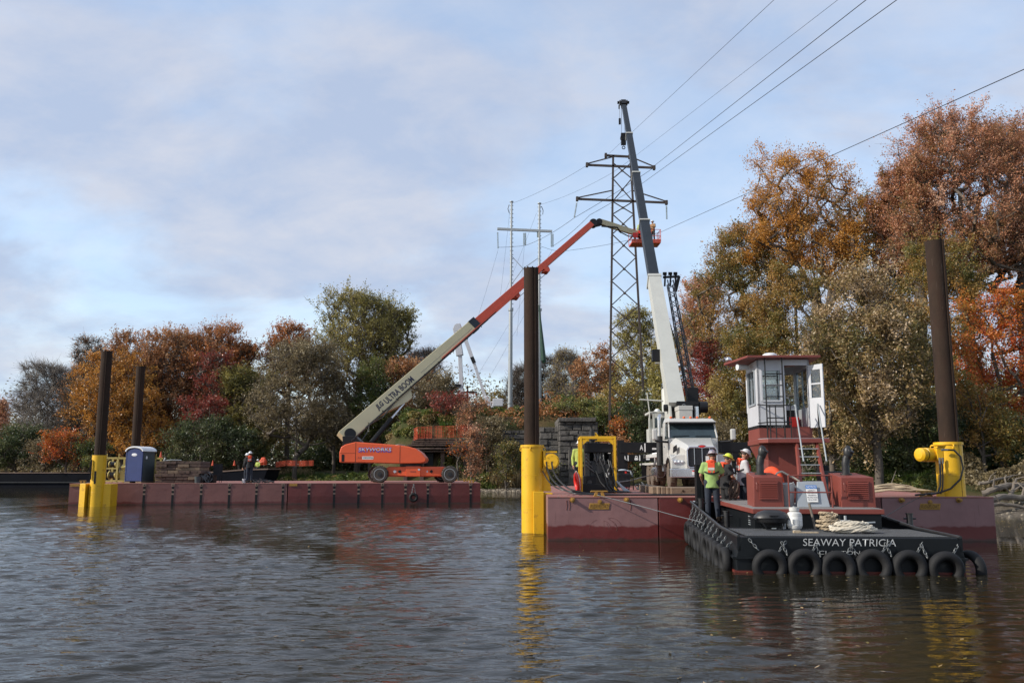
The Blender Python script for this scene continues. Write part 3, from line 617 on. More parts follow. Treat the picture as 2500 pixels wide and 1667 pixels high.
# undergrowth, litter and grass that nobody could count
def band(us, D0, D1, hw, h, n, seed):
    r = np.random.default_rng(seed); out = []
    for k in range(n):
        t = r.uniform(0, 1); u = us[0] + (us[1] - us[0]) * t; D = D0 + (D1 - D0) * t + r.uniform(0, 5); out.append((P(u, 1150, D).x, D, hw * r.uniform(.7, 1.3), h * r.uniform(.6, 1.2)))
    return out
shrub_mass('undergrowth', 'brown and olive brush along the foot of the far left woods', band((-60, 700), 111, 103, 2.2, 2.4, 46, 1), 'greybrown', 71, .2, 26000)
shrub_mass('undergrowth', 'green brush along the far bank behind the boom lift', band((560, 1200), 99, 84, 1.7, 1.5, 46, 2), 'midgreen', 72, .17, 26000)
shrub_mass('undergrowth', 'dry brown brush on the far bank under the willow', band((640, 1180), 99, 86, 1.6, 1.2, 34, 3), 'tan', 73, .15, 12000)
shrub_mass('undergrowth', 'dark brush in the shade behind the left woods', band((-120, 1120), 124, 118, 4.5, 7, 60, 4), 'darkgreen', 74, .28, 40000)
shrub_mass('far_woodland', 'far off dull brown woodland seen between the trunks of the left woods', band((-160, 1180), 138, 132, 6, 13, 60, 14), 'greybrown', 84, .26, 70000, rw=2.6, cat='woodland')
shrub_mass('far_woodland', 'far off olive woodland behind the tall right hand wood', band((1700, 2700), 92, 78, 5, 12, 46, 15), 'olive', 85, .22, 60000, rw=2.4, cat='woodland')
shrub_mass('undergrowth', 'orange brown brush on the slope of the old embankment', band((1140, 1640), 90, 84, 2.2, 2.2, 34, 5), 'orangebrown', 75, .15, 11000)
shrub_mass('undergrowth', 'green brush on the slope of the old embankment', band((1150, 1640), 93, 88, 2.2, 2.0, 26, 6), 'midgreen', 76, .15, 30000)
shrub_mass('undergrowth', 'dark tangle beneath the tall right hand wood', band((1600, 2600), 80, 50, 2.6, 4.2, 60, 7), 'darkgreen', 77, .22, 32000)
shrub_mass('undergrowth', 'green and yellow brush at the edge of the right bank', band((1880, 2330), 54, 47, 1.2, 1.3, 26, 8), 'midgreen', 78, .12, 14000)
shrub_mass('undergrowth', 'grey brown brush beside the driftwood on the right bank', band((2300, 2620), 46, 42, 1.3, 1.5, 26, 9), 'greybrown', 79, .11, 16000)
shrub_mass('undergrowth', 'pale distant brush beyond the embankment under the open sky', band((1180, 1560), 135, 130, 4, 6, 22, 10), 'orangebrown', 80, .2, 26000)
def grass(name, label, pts, col, h, seed, lean=.25):
    r = np.random.default_rng(seed); n = len(pts); pts = np.array(pts); z = ground_z(pts[:, 0], pts[:, 1])
    b = np.stack([pts[:, 0], pts[:, 1], z - .02], 1); a = r.uniform(0, 6.28, n); wv = np.stack([np.cos(a), np.sin(a), 0 * a], 1) * .012 * np.hypot(pts[:, 0], pts[:, 1])[:, None] / 40
    hh = h * r.uniform(.5, 1.2, n); d = np.stack([r.normal(0, lean, n), r.normal(0, lean, n), np.ones(n)], 1) * hh[:, None]
    V = np.stack([b - wv, b + wv, b + d * .6 + wv * .7, b + d * [1, 1, .97] + np.stack([r.normal(0, .05, n)] * 3, 1)], 1).reshape(-1, 3)
    o = npmesh(name, V, np.arange(n * 4).reshape(-1, 4), LF[col], None, attr=[('rnd', 'FACE', np.clip(r.normal(.5, .2, n), 0, 1))]); tag(o, label, 'grass', kind='stuff')
LF['grass'] = leafmat('bank_grass', [(.03, .07, .012), (.06, .12, .02), (.11, .16, .03), (.20, .18, .06)])
LF['drygrass'] = leafmat('dry_reed_grass', [(.14, .10, .05), (.24, .18, .09), (.34, .27, .15), (.42, .34, .22)])
def bank_pts(u0, u1, off, spread, n, seed, clumps=40):
    r = np.random.default_rng(seed); cu = r.uniform(u0, u1, clumps); co_ = r.uniform(0, spread, clumps); k = r.integers(0, clumps, n); out = []
    for i in range(n):
        u = cu[k[i]] + r.normal(0, 9); x = (u - 1250) / F * 80
        for _ in range(3): x = (u - 1250) / F * (np.interp(x, SH[:, 0], SH[:, 1]))
        y = np.interp(x, SH[:, 0], SH[:, 1]) + off + co_[k[i]] + abs(r.normal(0, .8)); out.append(((u - 1250) / F * y, y))
    return out
grass('grass', 'bright green grass on the bank right of and behind the boom lift', bank_pts(640, 1200, 3.5, 4, 26000, 1, 70), 'grass', .75, 91)
grass('grass', 'dry pale reeds on the bank right of the boom lift', bank_pts(1100, 1300, 3, 4, 6000, 2, 26), 'drygrass', 1.3, 92)
grass('grass', 'dry pale grass along the shore behind the stacked timbers', bank_pts(420, 760, 5, 4, 7000, 3, 34), 'drygrass', 1.0, 93)
grass('grass', 'green grass under the tall right hand wood', bank_pts(1800, 2320, 5, 5, 14000, 4, 60), 'grass', .5, 94)

# ------------------------------------------------------------------ barges
def cleat(name, parent, c, m, L_=.62, lab=None, cat=None, group=None):
    r = thing(name, c, 0, lab, cat, group) if parent is None else parent
    o = (0, 0, 0) if parent is None else c
    x, y, z = o; b = MB()
    b.box((x - .16, y - .08, z), (x + .16, y + .08, z + .03))
    for s in (-1, 1): b.hexa([(x + s * .10 - .05, y - .05, z + .03), (x + s * .10 + .05, y - .05, z + .03), (x + s * .10 + .05, y + .05, z + .03), (x + s * .10 - .05, y + .05, z + .03),
                              (x + s * .08 - .04, y - .045, z + .12), (x + s * .08 + .04, y - .045, z + .12), (x + s * .08 + .04, y + .045, z + .12), (x + s * .08 - .04, y + .045, z + .12)])
    if parent is None: b.build('base', m, r, bevel=.008)
    h = MB(); h.hexa([(x - L_ / 2, y - .035, z + .125), (x + L_ / 2, y - .035, z + .125), (x + L_ / 2, y + .035, z + .125), (x - L_ / 2, y + .035, z + .125),
                      (x - L_ / 2 + .03, y - .035, z + .165), (x + L_ / 2 - .03, y - .035, z + .165), (x + L_ / 2 - .03, y + .035, z + .165), (x - L_ / 2 + .03, y + .035, z + .165)])
    if parent is None: h.build('horn_bar', m, r, bevel=.01)
    else: b.v and b.add(h.v, h.f); b.build('cleat', m, parent, bevel=.008)
    return r
def scuffred(name, fade, dark, level):
    """red hull paint, chalky where dry, with a wet waterline band and scrape marks"""
    m = bpy.data.materials.new(name); m.use_nodes = True; n = m.node_tree; b = n.nodes['Principled BSDF']; b.inputs['Roughness'].default_value = .5
    tc = N(n, 'ShaderNodeTexCoord'); sp = N(n, 'ShaderNodeSeparateXYZ'); L(n, tc.outputs['Object'], sp.inputs[0])
    no = N(n, 'ShaderNodeTexNoise', i_Scale=1.1, i_Detail=9.0, i_Roughness=.65); L(n, tc.outputs['Object'], no.inputs['Vector'])
    m2 = N(n, 'ShaderNodeMapping'); m2.inputs['Scale'].default_value = (1.4, 1, .5); L(n, tc.outputs['Object'], m2.inputs[0])
    n2 = N(n, 'ShaderNodeTexNoise', i_Scale=2.0, i_Detail=5.0); L(n, m2.outputs[0], n2.inputs['Vector'])
    c1 = N(n, 'ShaderNodeValToRGB'); L(n, no.outputs[0], c1.inputs[0]); e = c1.color_ramp.elements
    e[0].position = .3; e[0].color = (*[q * .86 for q in fade], 1); e[1].position = .7; e[1].color = (*[min(1, q * 1.1) for q in fade], 1)
    ad = N(n, 'ShaderNodeMath', operation='MULTIPLY_ADD', i_1=-.22, i_2=.11); L(n, n2.outputs[0], ad.inputs[0])
    az = N(n, 'ShaderNodeMath', operation='ADD'); L(n, ad.outputs[0], az.inputs[0]); L(n, sp.outputs['Z'], az.inputs[1])
    mr = N(n, 'ShaderNodeMapRange', interpolation_type='SMOOTHSTEP'); L(n, az.outputs[0], mr.inputs[0]); mr.inputs[1].default_value = level; mr.inputs[2].default_value = level + .07
    mx = N(n, 'ShaderNodeMixRGB'); L(n, mr.outputs[0], mx.inputs[0]); mx.inputs[1].default_value = (*dark, 1); L(n, c1.outputs[0], mx.inputs[2])
    # vertical scrape marks
    m3 = N(n, 'ShaderNodeMapping'); m3.inputs['Scale'].default_value = (6, 6, .9); L(n, tc.outputs['Object'], m3.inputs[0])
    n3 = N(n, 'ShaderNodeTexNoise', i_Scale=1.3, i_Detail=7.0, i_Roughness=.7); L(n, m3.outputs[0], n3.inputs['Vector'])
    r3 = N(n, 'ShaderNodeMapRange', interpolation_type='SMOOTHSTEP'); L(n, n3.outputs[0], r3.inputs[0]); r3.inputs[1].default_value = .68; r3.inputs[2].default_value = .74; r3.inputs[4].default_value = .7
    m4 = N(n, 'ShaderNodeMixRGB'); L(n, r3.outputs[0], m4.inputs[0]); L(n, mx.outputs[0], m4.inputs[1]); m4.inputs[2].default_value = (dark[0] * 1.15, dark[1], dark[2], 1)
    z2 = N(n, 'ShaderNodeMapRange', interpolation_type='SMOOTHSTEP'); L(n, az.outputs[0], z2.inputs[0]); z2.inputs[1].default_value = .02; z2.inputs[2].default_value = .09; z2.inputs[3].default_value = .75; z2.inputs[4].default_value = 0
    m5 = N(n, 'ShaderNodeMixRGB'); L(n, z2.outputs[0], m5.inputs[0]); L(n, m4.outputs[0], m5.inputs[1]); m5.inputs[2].default_value = (.035, .018, .012, 1)
    # rust runs from the deck edge
    m6 = N(n, 'ShaderNodeMapping'); m6.inputs['Scale'].default_value = (9, 9, .55); L(n, tc.outputs['Object'], m6.inputs[0])
    n6 = N(n, 'ShaderNodeTexNoise', i_Scale=1.6, i_Detail=5.0, i_Roughness=.6); L(n, m6.outputs[0], n6.inputs['Vector'])
    r6 = N(n, 'ShaderNodeMapRange', interpolation_type='SMOOTHSTEP'); L(n, n6.outputs[0], r6.inputs[0]); r6.inputs[1].default_value = .60; r6.inputs[2].default_value = .72; r6.inputs[4].default_value = .45
    m7 = N(n, 'ShaderNodeMixRGB'); L(n, r6.outputs[0], m7.inputs[0]); L(n, m5.outputs[0], m7.inputs[1]); m7.inputs[2].default_value = (.085, .035, .022, 1)
    n8 = N(n, 'ShaderNodeTexNoise', i_Scale=.9, i_Detail=3.0); L(n, tc.outputs['Object'], n8.inputs['Vector'])
    bp = N(n, 'ShaderNodeBump', i_Distance=.05, i_Strength=.8); L(n, n8.outputs[0], bp.inputs['Height']); L(n, bp.outputs[0], b.inputs['Normal'])
    m4 = m7
    L(n, m4.outputs[0], b.inputs['Base Color']); b.inputs['Roughness'].default_value = .42
    return m
M['hullpink'] = scuffred('chalky_red_hull', (.225, .115, .112), (.115, .014, .012), .36)
M['hullred'] = scuffred('dark_red_hull', (.115, .020, .018), (.085, .010, .008), .40)
M['hullpink2'] = scuffred('chalky_red_hull_far', (.17, .068, .060), (.10, .02, .018), .12)
M['scratch'] = mat('dark_red_scrape', (.10, .02, .018), .6, var=.2)

NB = thing('barge', (1.0, 24.67, 0), R(-1.2), 'near red sectional barge carrying the white crane truck, tug alongside its front', 'barge')
NBW = 12.42; NBD = 17.0; HB = 1.2; sw = NBW / 4
def near_barge():
    b = MB()
    for k in range(4):
        x0 = k * sw + (.012 if k else 0); x1 = (k + 1) * sw - (.012 if k < 3 else 0)
        mid = 0 if k in (0, 3) else 1
        b.box((x0, 0, -.6), (x1, NBD, HB - .03), mid)
    b.build('hull', [M['hullpink'], M['hullred']], NB, bevel=.015)
    d = MB()
    for k in range(4):
        for j in range(2):
            d.box((k * sw + .008, j * NBD / 2 - .012 * (1 - j), HB - .03), ((k + 1) * sw - .008, (j + 1) * NBD / 2 - .01, HB))
    d.build('deck', M['deckred'], NB)
    inv = lambda u, v: (P(u, v, 24.55) - NB.location)
    for u in (1398, 1530, 1661, 2197, 2335):
        x = inv(u, 1219).x; q = MB(); q.cyl((x, .0, HB - .085), (x, -.03, HB - .085), .075, n=14); q.cyl((x, -.03, HB - .085), (x, -.15, HB - .085), .05, .045, n=12); q.cyl((x, -.15, HB - .085), (x, -.165, HB - .085), .032, .02, n=10)
        q.build('lock_pin', M['brass'], NB, smooth=True)
    for u in (1465, 2266):
        x = inv(u, 1219).x; q = MB(); q.cyl((x, .0, HB - .14), (x, -.03, HB - .14), .06, n=14); q.cyl((x, -.03, HB - .14), (x, -.05, HB - .14), .03, n=12); q.build('padeye', M['brass'], NB, smooth=True)
        x = inv(1463.5 if u < 2000 else 2266, 1235).x; zc = P(1463, 1235.5, 24.6).z
        pl = MB(); pl.hexa([(x - .30, -.018, zc - .085), (x + .27, -.018, zc - .085), (x + .27, .0, zc - .085), (x - .30, .0, zc - .085), (x - .26, -.018, zc + .085), (x + .30, -.018, zc + .085), (x + .30, .0, zc + .085), (x - .26, .0, zc + .085)])
        po = pl.build('name_plate', M['brass'], NB, bevel=.006)
        text('FLEXIFLOAT', 'lettering', (x, -.02, zc), (1, 0, 0), (.12, 0, 1), .50, .095, M['brassdark'], po, shear=.1, bold=.006)
    # rope scrape rings on the left panel
    s = MB(); r = random.Random(4)
    cx, cz = inv(1470, 1285).x, P(1470, 1290, 24.6).z
    for k in range(7):
        rad = r.uniform(.22, .32); x0 = cx - .1 + k * .06; a0 = r.uniform(-.6, .6) if k else 1.7; a1 = a0 + r.uniform(.7, 1.6) if k else 5.4
        pts = [(x0 + math.cos(a0 + (a1 - a0) * t / 14) * rad, -.001, cz + math.sin(a0 + (a1 - a0) * t / 14) * rad * .95) for t in range(15)]
        s.tube(pts, .0035, 4)
        s.build('scrape_mark', M['scratch'], NB); s = MB()
    for u in (1384, 1391, 1540):
        x = inv(u, 1230).x; s.tube([(x, -.001, HB - .1), (x + .01, -.001, HB - .25), (x - .01, -.001, HB - .37)], .012, 4); s.build('scrape_mark', M['scratch'], NB); s = MB()
near_barge()
NBM = Matrix.Translation(NB.location) @ Matrix.Rotation(NB.rotation_euler.z, 4, 'Z')
FBA = G(170, 1179.8, HB); FBB = G(1173, 1178.2, HB)
FB_ang = math.atan2(FBB.y - FBA.y, FBB.x - FBA.x); FBL = (FBB - FBA).length
FB = thing('barge', (FBA.x, FBA.y, 0), FB_ang, 'far red barge carrying the orange boom lift and the portable toilet', 'barge')
def far_barge():
    b = MB(); xs_ = FBL * .518
    b.box((0, .012, -.6), (xs_ - .03, 11.4, HB - .03), 0); b.box((xs_ + .03, .012, -.6), (FBL, 11.4, HB - .03), 1)
    b.build('hull', [M['hullpink2'], M['hullred']], FB)
    d = MB(); d.box((-.01, 0, HB - .03), (xs_ - .02, 11.41, HB), 0); d.box((xs_ + .02, 0, HB - .03), (FBL + .01, 11.41, HB), 0)
    d.build('deck', M['deckred'], FB)
    us = [343.7, 410, 476, 541.7, 605.6, 668.7, 731.5, 793, 853.5, 913.7, 973, 1031.6, 1089.2, 1146.3]
    for u in us:
        x = (u - 170) / (1173 - 170) * FBL * (1 + .02 * math.sin(math.pi * (u - 170) / 1003)); q = MB()
        q.box((x - .065, -.004, -.1), (x + .065, .03, HB - .17), 1)
        for zz in (.78, .55): q.box((x - .07, -.008, zz), (x + .07, .0, zz + .09), 0)
        q.lathe([(.045, 0), (.045, .03), (.085, .03), (.085, 0)], (x, -.0, HB - .09), (0, -1, 0), 4); q.box((x - .1, -.012, HB - .18), (x + .1, .02, HB - .01), 0); q.cyl((x, -.02, HB - .095), (x, -.014, HB - .095), .05, n=10, m=1)
        q.build('hinge_slot', [M['deckbrown'], M['black']], FB)
    q = MB(); q.box((.05, -.03, HB - .17), (.55, 0, HB - .03)); q.build('name_plate', M['brass'], FB)
    q = MB(); q.box((xs_ + .1, -.03, HB - .17), (xs_ + .55, 0, HB - .03)); q.build('name_plate', M['brass'], FB)
    for x, y in ((.6, .3), (FBL - .5, .4), (FBL - .55, 5.6), (FBL - 1, 10.9)): cleat('cleat', FB, (x, y, HB), M['brass'], .4)
far_barge()
FBM = Matrix.Translation(FB.location) @ Matrix.Rotation(FB_ang, 4, 'Z')
def fb(x, y, z=HB): return FBM @ Vector((x, y, z))
def onfb(u, y):      # ground point on the far deck seen at column u, y metres behind its front edge
    X = 0.0
    for _ in range(6):
        p = fb(X, y); X += ((u - 1250) / F * p.y - p.x)
    return fb(X, y)
for u, lab in ((1463, 'ochre cleat on the near barge edge left of the tug, tied with a thin line'), (2260, 'ochre cleat on the near barge edge in front of the right yellow sleeve')):
    p = P(u, 1205, 24.85); cleat('cleat', None, (p.x, p.y, HB), M['brass'], .52, lab, 'cleat', 'cleats on the near barge edge')

# ------------------------------------------------------------------ spud piles in yellow sleeves
def spud(u0, v0, u1, vt, D, rad, lab, open_top=True):
    b0 = P(u0, v0, D); zt = P(u1, vt, D).z; x = b0.x; root = thing('spud_pile', (x, D, 0), 0, lab, 'pile', 'spud piles of the barges')
    b = MB(); n = 36; b.lathe([(rad, -2), (rad, zt), (rad - .03, zt), (rad - .03, zt - 1.0)], (0, 0, 0), n=n); b.build('pipe', M['pile'], root, smooth=True)
    s = MB(); s.box((.10, -rad - .012, -2), (.135, -rad + .05, zt - .02)); s.build('weld_strip', M['pile'], root)
    r = random.Random(int(u0))
    for k in range(9):
        t = MB(); a = k * .7; t.obox((math.cos(a) * (rad - .012), math.sin(a) * (rad - .012), zt + .012), (.035, .035, r.uniform(.02, .07)), Matrix.Rotation(a, 3, 'Z')); t.build('lug', M['pile'], root)
    return root
spud(1298, 1075, 1297, 656, 27.7, .24, 'rusty brown spud pile standing in the centre yellow sleeve beside the near barge')
spud(2317, 1075, 2280, 590, 25.05, .262, 'rusty brown spud pile in the right yellow sleeve, with a pale weld line')
spud(244, 1105, 261, 858, 47.6, .29, 'tall dark spud pile at the front left corner of the far barge')
spud(332, 1080, 340, 895, 59.5, .29, 'shorter dark spud pile behind the portable toilet')
def flat_sleeve(root, rad, z0, z1, lip=True, y=(0, 0)):
    b = MB(); b.lathe([(rad, z0), (rad, z1), (rad - .025, z1), (rad - .025, z1 - .3)], (y[0], y[1], 0), n=40)
    b.build('tube', M['yellow'], root, smooth=True)
    for zz in (z1 - .95, z1 - 2.0):
        if zz > z0 + .2: b = MB(); b.lathe([(rad - .001, zz - .012), (rad + .007, zz), (rad - .001, zz + .012)], (y[0], y[1], 0), n=40); b.build('weld_seam', M['yellow'], root, smooth=True)
    if lip:
        b = MB(); b.lathe([(rad, z1 - .075), (rad + .03, z1 - .075), (rad + .03, z1 - .005), (rad, z1 - .005)], (y[0], y[1], 0), n=40); b.build('collar', M['yellow'], root, smooth=True, ang=30)
        for a in (2.6, 4.55, .3):
            c = Vector((math.cos(a) * (rad + .05), math.sin(a) * (rad + .05), z1 - .13)); q = MB(); q.torus(c, (math.sin(a), -math.cos(a), 0), .055, .016, 14, 6); q.build('lifting_ring', M['yellow'], root, smooth=True)
cs = thing('spud_sleeve', (P(1300, 1290, 27.7).x, 27.7, 0), 0, 'yellow sleeve standing in the water at the left side of the near barge', 'sleeve', 'yellow pile sleeves')
zt = P(1300, 1086, 27.7).z
flat_sleeve(cs, .345, -1.2, zt)
b = MB(); b.box((.02, -.62, -1), (.34, .35, 1.28)); b.box((.34, -.50, -1), (.62, .4, 1.24)); b.build('bracket', M['yellow'], cs, bevel=.012)
b = MB(); b.prism([(.3, -.05, 1.28), (.60, -.05, 1.28), (.52, -.05, 1.75), (.42, -.05, 2.0), (.3, -.05, 2.0)], (0, .04, 0)); b.build('gusset', M['yellow'], cs)
b = MB(); c = Vector((.62, -.12, zt - .52)); b.lathe([(0, -.16), (.19, -.16), (.20, -.15), (.20, .12), (.26, .12), (.27, .16), (.27, .2), (0, .2)][::-1] if 0 else [(0, -.2), (.24, -.2), (.245, -.18), (.245, -.14), (.19, -.13), (.19, .2), (0, .2)], c, (.12, 1, 0), 30)
b.build('winch_drum', M['yellow'], cs, smooth=True, ang=30)
b = MB(); b.lathe([(0, -.222), (.205, -.222), (.21, -.20)], c, (.12, 1, 0), 30); b.cyl(c + Vector((-.03, -.24, 0)), c + Vector((-.03, -.21, 0)), .03, n=10)
for k in range(8): b.cyl(c + Vector((math.cos(k * .785) * .17 - .025, -.232, math.sin(k * .785) * .17)), c + Vector((math.cos(k * .785) * .17 - .025, -.20, math.sin(k * .785) * .17)), .012, n=6)
b.build('drum_cover', M['yellow'], cs, smooth=True)
b = MB(); b.box((.34, -.2, zt - .86), (.42, .2, zt - .18)); b.box((.30, -.15, zt - .84), (.36, .15, zt - .74)); b.box((.42, -.22, zt - .25), (.78, .2, zt - .2)); b.build('winch_mount', M['yellow'], cs, bevel=.006)
b = MB()
for k in range(4): b.tube([(.38 + k * .05, -.1, zt - .2), (.42 + k * .05, -.14, zt - .12 + .02 * k), (.52 + k * .04, -.12, zt - .15)], .014, 5)
b.build('hose_fitting', M['chain'], cs, smooth=True)
rs = thing('spud_sleeve', (P(2322, 1140, 25.05).x, 25.12, HB), 0, 'yellow sleeve bolted to the near barge deck at its right end', 'sleeve', 'yellow pile sleeves')
zr = P(2322, 1079, 25.05).z - HB
flat_sleeve(rs, .365, .0, zr)
b = MB(); c = Vector((-.62, -.05, zr - .36)); b.lathe([(0, -.42), (.12, -.41), (.19, -.36), (.20, -.22), (.175, -.21), (.175, -.17), (.2, -.16), (.2, .25), (0, .25)], c, (1, .5, 0), 28); b.build('winch_drum', M['yellow'], rs, smooth=True, ang=30)
b = MB(); b.lathe([(.182, -.215), (.182, -.165)], c, (1, .5, 0), 28); b.build('drum_band', M['black'], rs, smooth=True)
b = MB(); b.box((-.46, -.25, zr - .55), (-.28, .1, zr - .16)); b.box((-.55, -.3, zr - .12), (-.1, -.1, zr - .09)); b.build('winch_mount', M['yellow'], rs, bevel=.01)
b = MB(); b.prism([(-.30, -.2, 0), (-.52, -.2, 0), (-.42, -.2, .62), (-.30, -.2, .62)], (0, .06, 0)); b.build('gusset', M['yellow'], rs)
b = MB(); b.tube([(-.35, -.42, zr - .22), (-.1, -.5, zr - .24), (.06, -.52, zr - .42), (.12, -.5, zr - .75), (.03, -.48, zr - 1.05), (-.25, -.45, .22), (-.55, -.45, .12), (-.8, -.42, .06)], .028, 8)
b.tube([(-.44, -.32, zr - .55), (-.46, -.36, zr - .9), (-.5, -.38, .3), (-.6, -.4, .1), (-1.2, -.3, .04)], .028, 8); b.tube([(-.36, -.32, zr - .5), (-.4, -.36, zr - 1.0), (-.44, -.38, .25), (-.52, -.42, .08)], .02, 8); b.build('hose', M['hose'], rs, smooth=True)
b = MB()
for x in (-.44, -.36): b.cyl((x, -.33, zr - .62), (x, -.33, zr - .45), .03, n=8)
b.cyl((-.42, -.42, zr - .23), (-.2, -.46, zr - .23), .03, n=8); b.build('hose_fitting', M['chain'], rs)
ls = thing('spud_sleeve', (P(237, 1200, 47.6).x, 47.6, 0), FB_ang, 'yellow sleeve with wide bracket at the left end of the far barge', 'sleeve', 'yellow pile sleeves')
zl = P(241, 1111, 47.6).z
flat_sleeve(ls, .37, -1, zl, False)
b = MB(); b.box((-.30, -.39, 1.45), (-.245, -.3, zl - .25)); b.box((-.08, -.385, 1.22), (.02, -.3, 1.9)); b.build('slot', M['black'], ls)
b = MB(); b.hexa([(-.88, -.1, -.6), (-.5, -.35, -.6), (-.4, 1.0, -.6), (-.88, 1.0, -.6), (-.88, -.1, 1.23), (-.5, -.35, 1.23), (-.4, 1.0, 1.23), (-.88, 1.0, 1.23)]); b.box((-.4, -.1, -.6), (.74, 1.0, 1.2)); b.build('bracket', M['yellow'], ls, bevel=.01)
s2 = thing('spud_sleeve', (P(333, 1100, 59.5).x, 59.5, 0), 0, 'yellow sleeve mostly hidden behind the portable toilet', 'sleeve', 'yellow pile sleeves'); flat_sleeve(s2, .37, 0, 2.7)

# ------------------------------------------------------------------ things on the far barge
def far_deck():
    p = onfb(336, 1.2); s = F / p.y
    t = thing('portable_toilet', (p.x, p.y, HB), R(-14) + 0, 'dark blue portable toilet with white arched roof on the far barge', 'portable toilet')
    b = MB(); b.box((-.56, .03, .1), (.56, 1.14, 2.0)); b.build('cabin', M['bluegrey'], t, bevel=.02)
    d = MB(); d.prism([(-.5, 0, .12), (.5, 0, .12), (.5, 0, 1.95), (.36, 0, 2.08), (.15, 0, 2.16), (-.15, 0, 2.16), (-.36, 0, 2.08), (-.5, 0, 1.95)], (0, .04, 0)); do = d.build('door', M['blue'], t, bevel=.01)
    e = MB(); e.ball((-.0, -.006, 1.76), (.19, .012, .095), 20, 8); e.build('emblem', M['whiteplastic'], do, smooth=True)
    f = MB(); f.box((-.56, -.012, .1), (-.5, .06, 2.0)); f.box((.5, -.012, .1), (.56, .06, 2.0)); f.build('door_frame', M['blue'], t)
    r_ = MB(); arc = [(-.62, -.06, 1.97)] + [(.62 * math.sin(a), -.06, 1.97 + .33 * math.cos(a)) for a in [math.pi / 2 * (k / 6 - 1) for k in range(1, 12)]] + [(.62, -.06, 1.97)]
    inn = [(x * .87, -.06, 1.97 + (z - 1.97) * .70) for x, _, z in arc][::-1]; r_.prism(arc + inn, (0, 1.28, 0)); r_.build('roof', M['whiteplastic'], t, bevel=.01)
    k = MB(); k.box((-.58, -.02, 0), (-.2, 1.15, .1)); k.box((.2, -.02, 0), (.58, 1.15, .1)); k.build('skid', M['wood'], t)
    t.scale = (1, 1, .93)
    v = MB(); v.box((.562, .3, 1.5), (.575, .42, 1.68)); v.build('vent', M['whiteplastic'], t)
    # stack of bridge timbers: each timber lifts off on its own
    r = random.Random(8); p0 = onfb(388, .9); p1 = onfb(500, .9); L_ = (p1 - p0).length; D0 = p0; dx = (p1 - p0).normalized(); dy = Vector((-dx.y, dx.x, 0)); z = HB; k = 0
    names = ('bottom', 'second', 'third', 'fourth', 'fifth', 'sixth', 'top')
    for row in range(7):
        h = .182; x = r.uniform(-.02, .06) if row % 2 == 0 else r.uniform(-.05, .12); j = 0; nb = []
        if row % 2 == 0: wds = [1.15, 1.4] 
        else: wds = [.62, .6, .66, .64]
        tot = sum(wds); sc_ = (L_ - .1) / tot
        for wd in wds:
            w_ = wd * sc_; o = D0 + dx * (x + .01); 
            t = thing('timber', (o.x, o.y, z), FB_ang, '%s timber in the %s layer of the stack beside the toilet' % (('leftmost', 'second from left', 'third from left', 'rightmost')[j if j < len(wds) - 1 else 3], names[row]), 'timber', 'stacked timbers on the far barge')
            ofs = r.uniform(-.06, .08); b = MB(); b.box((0, ofs, 0), (w_ - .025, 2.4 + ofs, h - .014)); b.build('timber_body', M['wooddark'] if r.random() < .75 else M['wood'], t, bevel=.02)
            x += w_; j += 1
        z += h
    p = onfb(412, 1.2); b = MB(); b.tube([(0, 0, 0), (.35, 0, .04), (.9, .1, .02)], .03, 6); b.cyl((-.08, 0, -.02), (-.02, 0, .16), .05, n=8); o = b.build('pipe_fitting', M['galv'], None, smooth=True); o.location = (p.x, p.y, HB + .182 * 7 + .03); tag(o, 'grey pipe with a T end lying on top of the dark timber stack', 'pipe')
    # cream winch frame
    p = onfb(264, 2.4); q = onfb(392, 2.4); W = (q - p).length; t = thing('winch_frame', (p.x, p.y, HB), FB_ang, 'cream steel winch frame behind the portable toilet', 'winch frame'); b = MB()
    for x in (.1, .78, W - .12):
        b.box((x - .05, -.05, 0), (x + .05, .05, 1.5)); b.box((x - .05, 1.15, 0), (x + .05, 1.25, 1.5)); b.cyl((x + .05, 0, 1.5), (x + .05, 0, 1.72), .025, n=6)
    for z0 in (1.41, .05): b.box((.0, -.05, z0), (W, .05, z0 + .1)); b.box((0, 1.15, z0), (W, 1.25, z0 + .1))
    b.box((.0, -.04, .8), (.8, .04, .88)); b.bar((.1, 0, 1.3), (.4, 0, 1.45), .05, .05); b.build('frame', M['yellowold'], t, bevel=.006)
    for z0, r0 in ((1.08, .22), (.45, .25)):
        d = MB(); d.lathe([(0, -.25), (r0, -.25), (r0, -.2), (r0 * .6, -.2), (r0 * .6, .2), (r0, .2), (r0, .25), (0, .25)], (.48, .3, z0), (1, -.25, 0), 24); d.build('drum', M['yellowold'], t, smooth=True, ang=30)
        d = MB(); d.cyl((.28, .25, z0), (.55, .33, z0), r0 * .75, n=20); d.build('cable_coil', M['blackm'], t)
    d = MB(); d.box((.9, .1, .1), (1.5, .9, .75)); d.cyl((1.0, .1, .9), (1.4, .1, .95), .13, n=12); d.build('motor', M['yellowold'], t, bevel=.02)
    # clutter right of the timber: crumpled net, tub, black crate with a seat
    p = onfb(505, 1.5); t = thing('wire_pile', (p.x, p.y, HB), 0, 'tangle of grey cable and rope at the right end of the timber stack', 'cable pile'); b = MB(); r = random.Random(3)
    for k in range(16):
        b.torus((r.uniform(-.35, .35), r.uniform(-.3, .3), r.uniform(.08, .5)), (r.uniform(-1, 1), r.uniform(-1, 1), r.uniform(.2, 1)), r.uniform(.14, .28), .018, 16, 5)
    b.build('coils', M['chain'], t, smooth=True)
